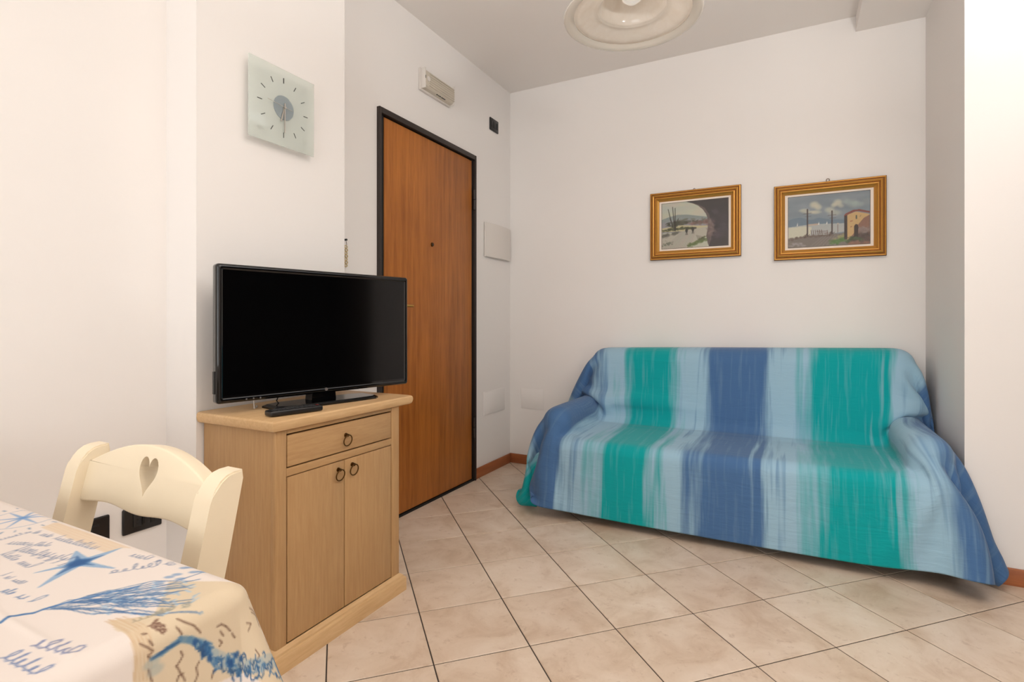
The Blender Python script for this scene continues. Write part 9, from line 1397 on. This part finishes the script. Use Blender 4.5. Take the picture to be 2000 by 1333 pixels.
cv.line([(1.431,-3.068),(1.431,-3.068),(1.427,-3.068),(1.426,-3.071),(1.425,-3.0725)], .0017, (54, 84, 116), .85)
cv.line([(1.417,-3.0815),(1.414,-3.0845),(1.409,-3.0875),(1.408,-3.0905),(1.408,-3.089)], .0017, (36, 72, 116), .85)
cv.line([(1.427,-3.1325),(1.431,-3.1295),(1.435,-3.1295),(1.438,-3.1325),(1.438,-3.1355)], .0017, (44, 88, 132), .85)
cv.line([(1.409,-3.191),(1.405,-3.191),(1.403,-3.1895),(1.405,-3.188),(1.409,-3.1865)], .0017, (70, 112, 150), .85)
cv.line([(1.427,-3.113),(1.421,-3.1115),(1.417,-3.107),(1.417,-3.101),(1.421,-3.0995)], .0017, (54, 84, 116), .85)
cv.line([(1.423,-3.101),(1.421,-3.104),(1.417,-3.104),(1.411,-3.0995),(1.407,-3.0935)], .0017, (36, 72, 116), .85)
cv.line([(1.421,-3.113),(1.42,-3.1085),(1.423,-3.1055),(1.429,-3.107),(1.433,-3.11)], .0017, (44, 88, 132), .85)
cv.line([(1.427,-3.1715),(1.427,-3.1685),(1.431,-3.167),(1.435,-3.167),(1.44,-3.167)], .0017, (70, 112, 150), .85)
cv.line([(1.427,-3.152),(1.431,-3.155),(1.432,-3.158),(1.429,-3.1625),(1.425,-3.1625)], .0017, (54, 84, 116), .85)
cv.line([(1.417,-3.164),(1.414,-3.1625),(1.413,-3.158),(1.415,-3.155),(1.42,-3.1535)], .0017, (36, 72, 116), .85)
cv.line([(1.427,-3.137),(1.425,-3.1355),(1.425,-3.134),(1.426,-3.131),(1.429,-3.131)], .0017, (44, 88, 132), .85)
cv.line([(1.419,-3.1775),(1.417,-3.1805),(1.413,-3.182),(1.408,-3.1805),(1.405,-3.179)], .0017, (70, 112, 150), .85)
cv.line([(1.384,-3.2045),(1.387,-3.2045),(1.389,-3.206),(1.387,-3.2075),(1.383,-3.209)], .0017, (54, 84, 116), .85)
cv.blob(1.411,-3.17,.004,.003,(34,76,126),.8)
cv.blob(1.417,-3.1655,.004,.003,(34,76,126),.8)
cv.blob(1.399,-3.1985,.004,.003,(34,76,126),.8)
cv.blob(1.4155,-3.1775,.004,.003,(34,76,126),.8)
cv.blob(1.4155,-3.0815,.004,.003,(34,76,126),.8)
cv.blob(1.4275,-3.092,.004,.003,(34,76,126),.8)
cv.blob(1.3765,-3.212,.004,.003,(34,76,126),.8)
cv.blob(1.3825,-3.248,.005,.008,(130,150,156),.4)
cv.blob(1.375,-3.251,.005,.008,(130,150,156),.4)
col = cv.sample(UU, VV)
i = np.arange(UU.size).reshape(UU.shape)
Fq = np.stack([i[:-1, :-1], i[:-1, 1:], i[1:, 1:], i[1:, :-1]], -1).reshape(-1, 4)
me = bpy.data.meshes.new('tablecloth'); me.from_pydata(np.stack([X, Y, Z], -1).reshape(-1, 3).tolist(), [], Fq.tolist())
color_attr(me, col.reshape(-1, 3))
for p in me.polygons: p.use_smooth = True
M['cloth'] = print_mat('printed_cloth', .75, weave=1)
tag(link_obj('tablecloth', me, 'cloth'), 'cream tablecloth printed with blue coral, starfish and handwriting over the table', 'tablecloth')

ch = thing('dining_chair', 'cream painted wooden chair with a heart cut-out pushed under the table', 'chair', (.95, -3.20, 0))
ax, ay = .95, -3.20
LEAN = math.tan(R(13))
def post(name, x0, x1):
    """rear post: raked above the seat, straight leg below; drawn in side view (y,z) and extruded along x"""
    f = lambda z: -3.085+(z-.71)*LEAN if z > .45 else -3.085+(.45-.71)*LEAN+(.45-z)*.10
    fr_ = [(f(z), z) for z in (0, .2, .42, .47, .6, .71, .79)]
    y8 = f(.79)
    arc = [(y8+.004, .800), (y8+.010, .811), (y8+.017, .819), (y8+.026, .825), (y8+.036, .8275), (y8+.050, .828)]
    bk = [(f(z)+.046, z) for z in (.815, .71, .6, .47, .42, .2, 0)]
    pts = [(y-ay, z) for y, z in fr_+arc+bk]
    bm = bmesh.new(); add_prism(bm, pts, x1-x0, 'X', x0-ax)
    bmesh.ops.bevel(bm, geom=[e for e in bm.edges if abs(e.verts[0].co.x-e.verts[1].co.x) < 1e-6], offset=.0025, segments=2, affect='EDGES')
    return bm_obj(name, bm, 'chair', ch, True, 35)
post('rear_post', .757, .794); post('rear_post', 1.118, 1.155)
top = [(.788+.336*k/28, .794+.049*math.sin(math.pi*min(1, max(0, .02+.96*(k/28)**1.04)))**.85) for k in range(29)]
bot = [(.788+.336*k/28, .737+.006*math.sin(2*math.pi*k/28)**2+.002*math.sin(math.pi*k/28)) for k in range(28, -1, -1)]
hx, hz = .968, .823
heart = []
for k in range(40):
    t = 2*math.pi*k/40
    heart.append((hx+.0245*math.sin(t)**3, hz-.022+(13*math.cos(t)-5*math.cos(2*t)-2*math.cos(3*t)-math.cos(4*t))/17*.035))
mt = Matrix.Translation((-ax, -3.074-ay, 0)) @ Matrix(((1, 0, 0, 0), (0, LEAN, -1, -LEAN*.71+.020), (0, 1, LEAN, 0), (0, 0, 0, 1)))
plate_with_hole('back_rail', top+bot, heart, (hx, hz-.022), .028, 'chair', ch, mt)
bm = bmesh.new(); add_box(bm, (.762-ax, -3.50-ay, .425), (1.150-ax, -3.115-ay, .450), .008, 3); bm_obj('seat', bm, 'chair', ch, True, 40)
for x in (.775, 1.105):
    box('front_leg', (x-ax, -3.480-ay, 0), (x+.034-ax, -3.446-ay, .425), 'chair', ch, .003)
    box('seat_rail', (x+.006-ax, -3.446-ay, .365), (x+.026-ax, -3.12-ay, .425), 'chair', ch, .002)
    box('stretcher', (x+.006-ax, -3.446-ay, .16), (x+.026-ax, -3.09-ay, .19), 'chair', ch, .002)
box('seat_rail', (.809-ax, -3.474-ay, .365), (1.105-ax, -3.454-ay, .425), 'chair', ch, .002)
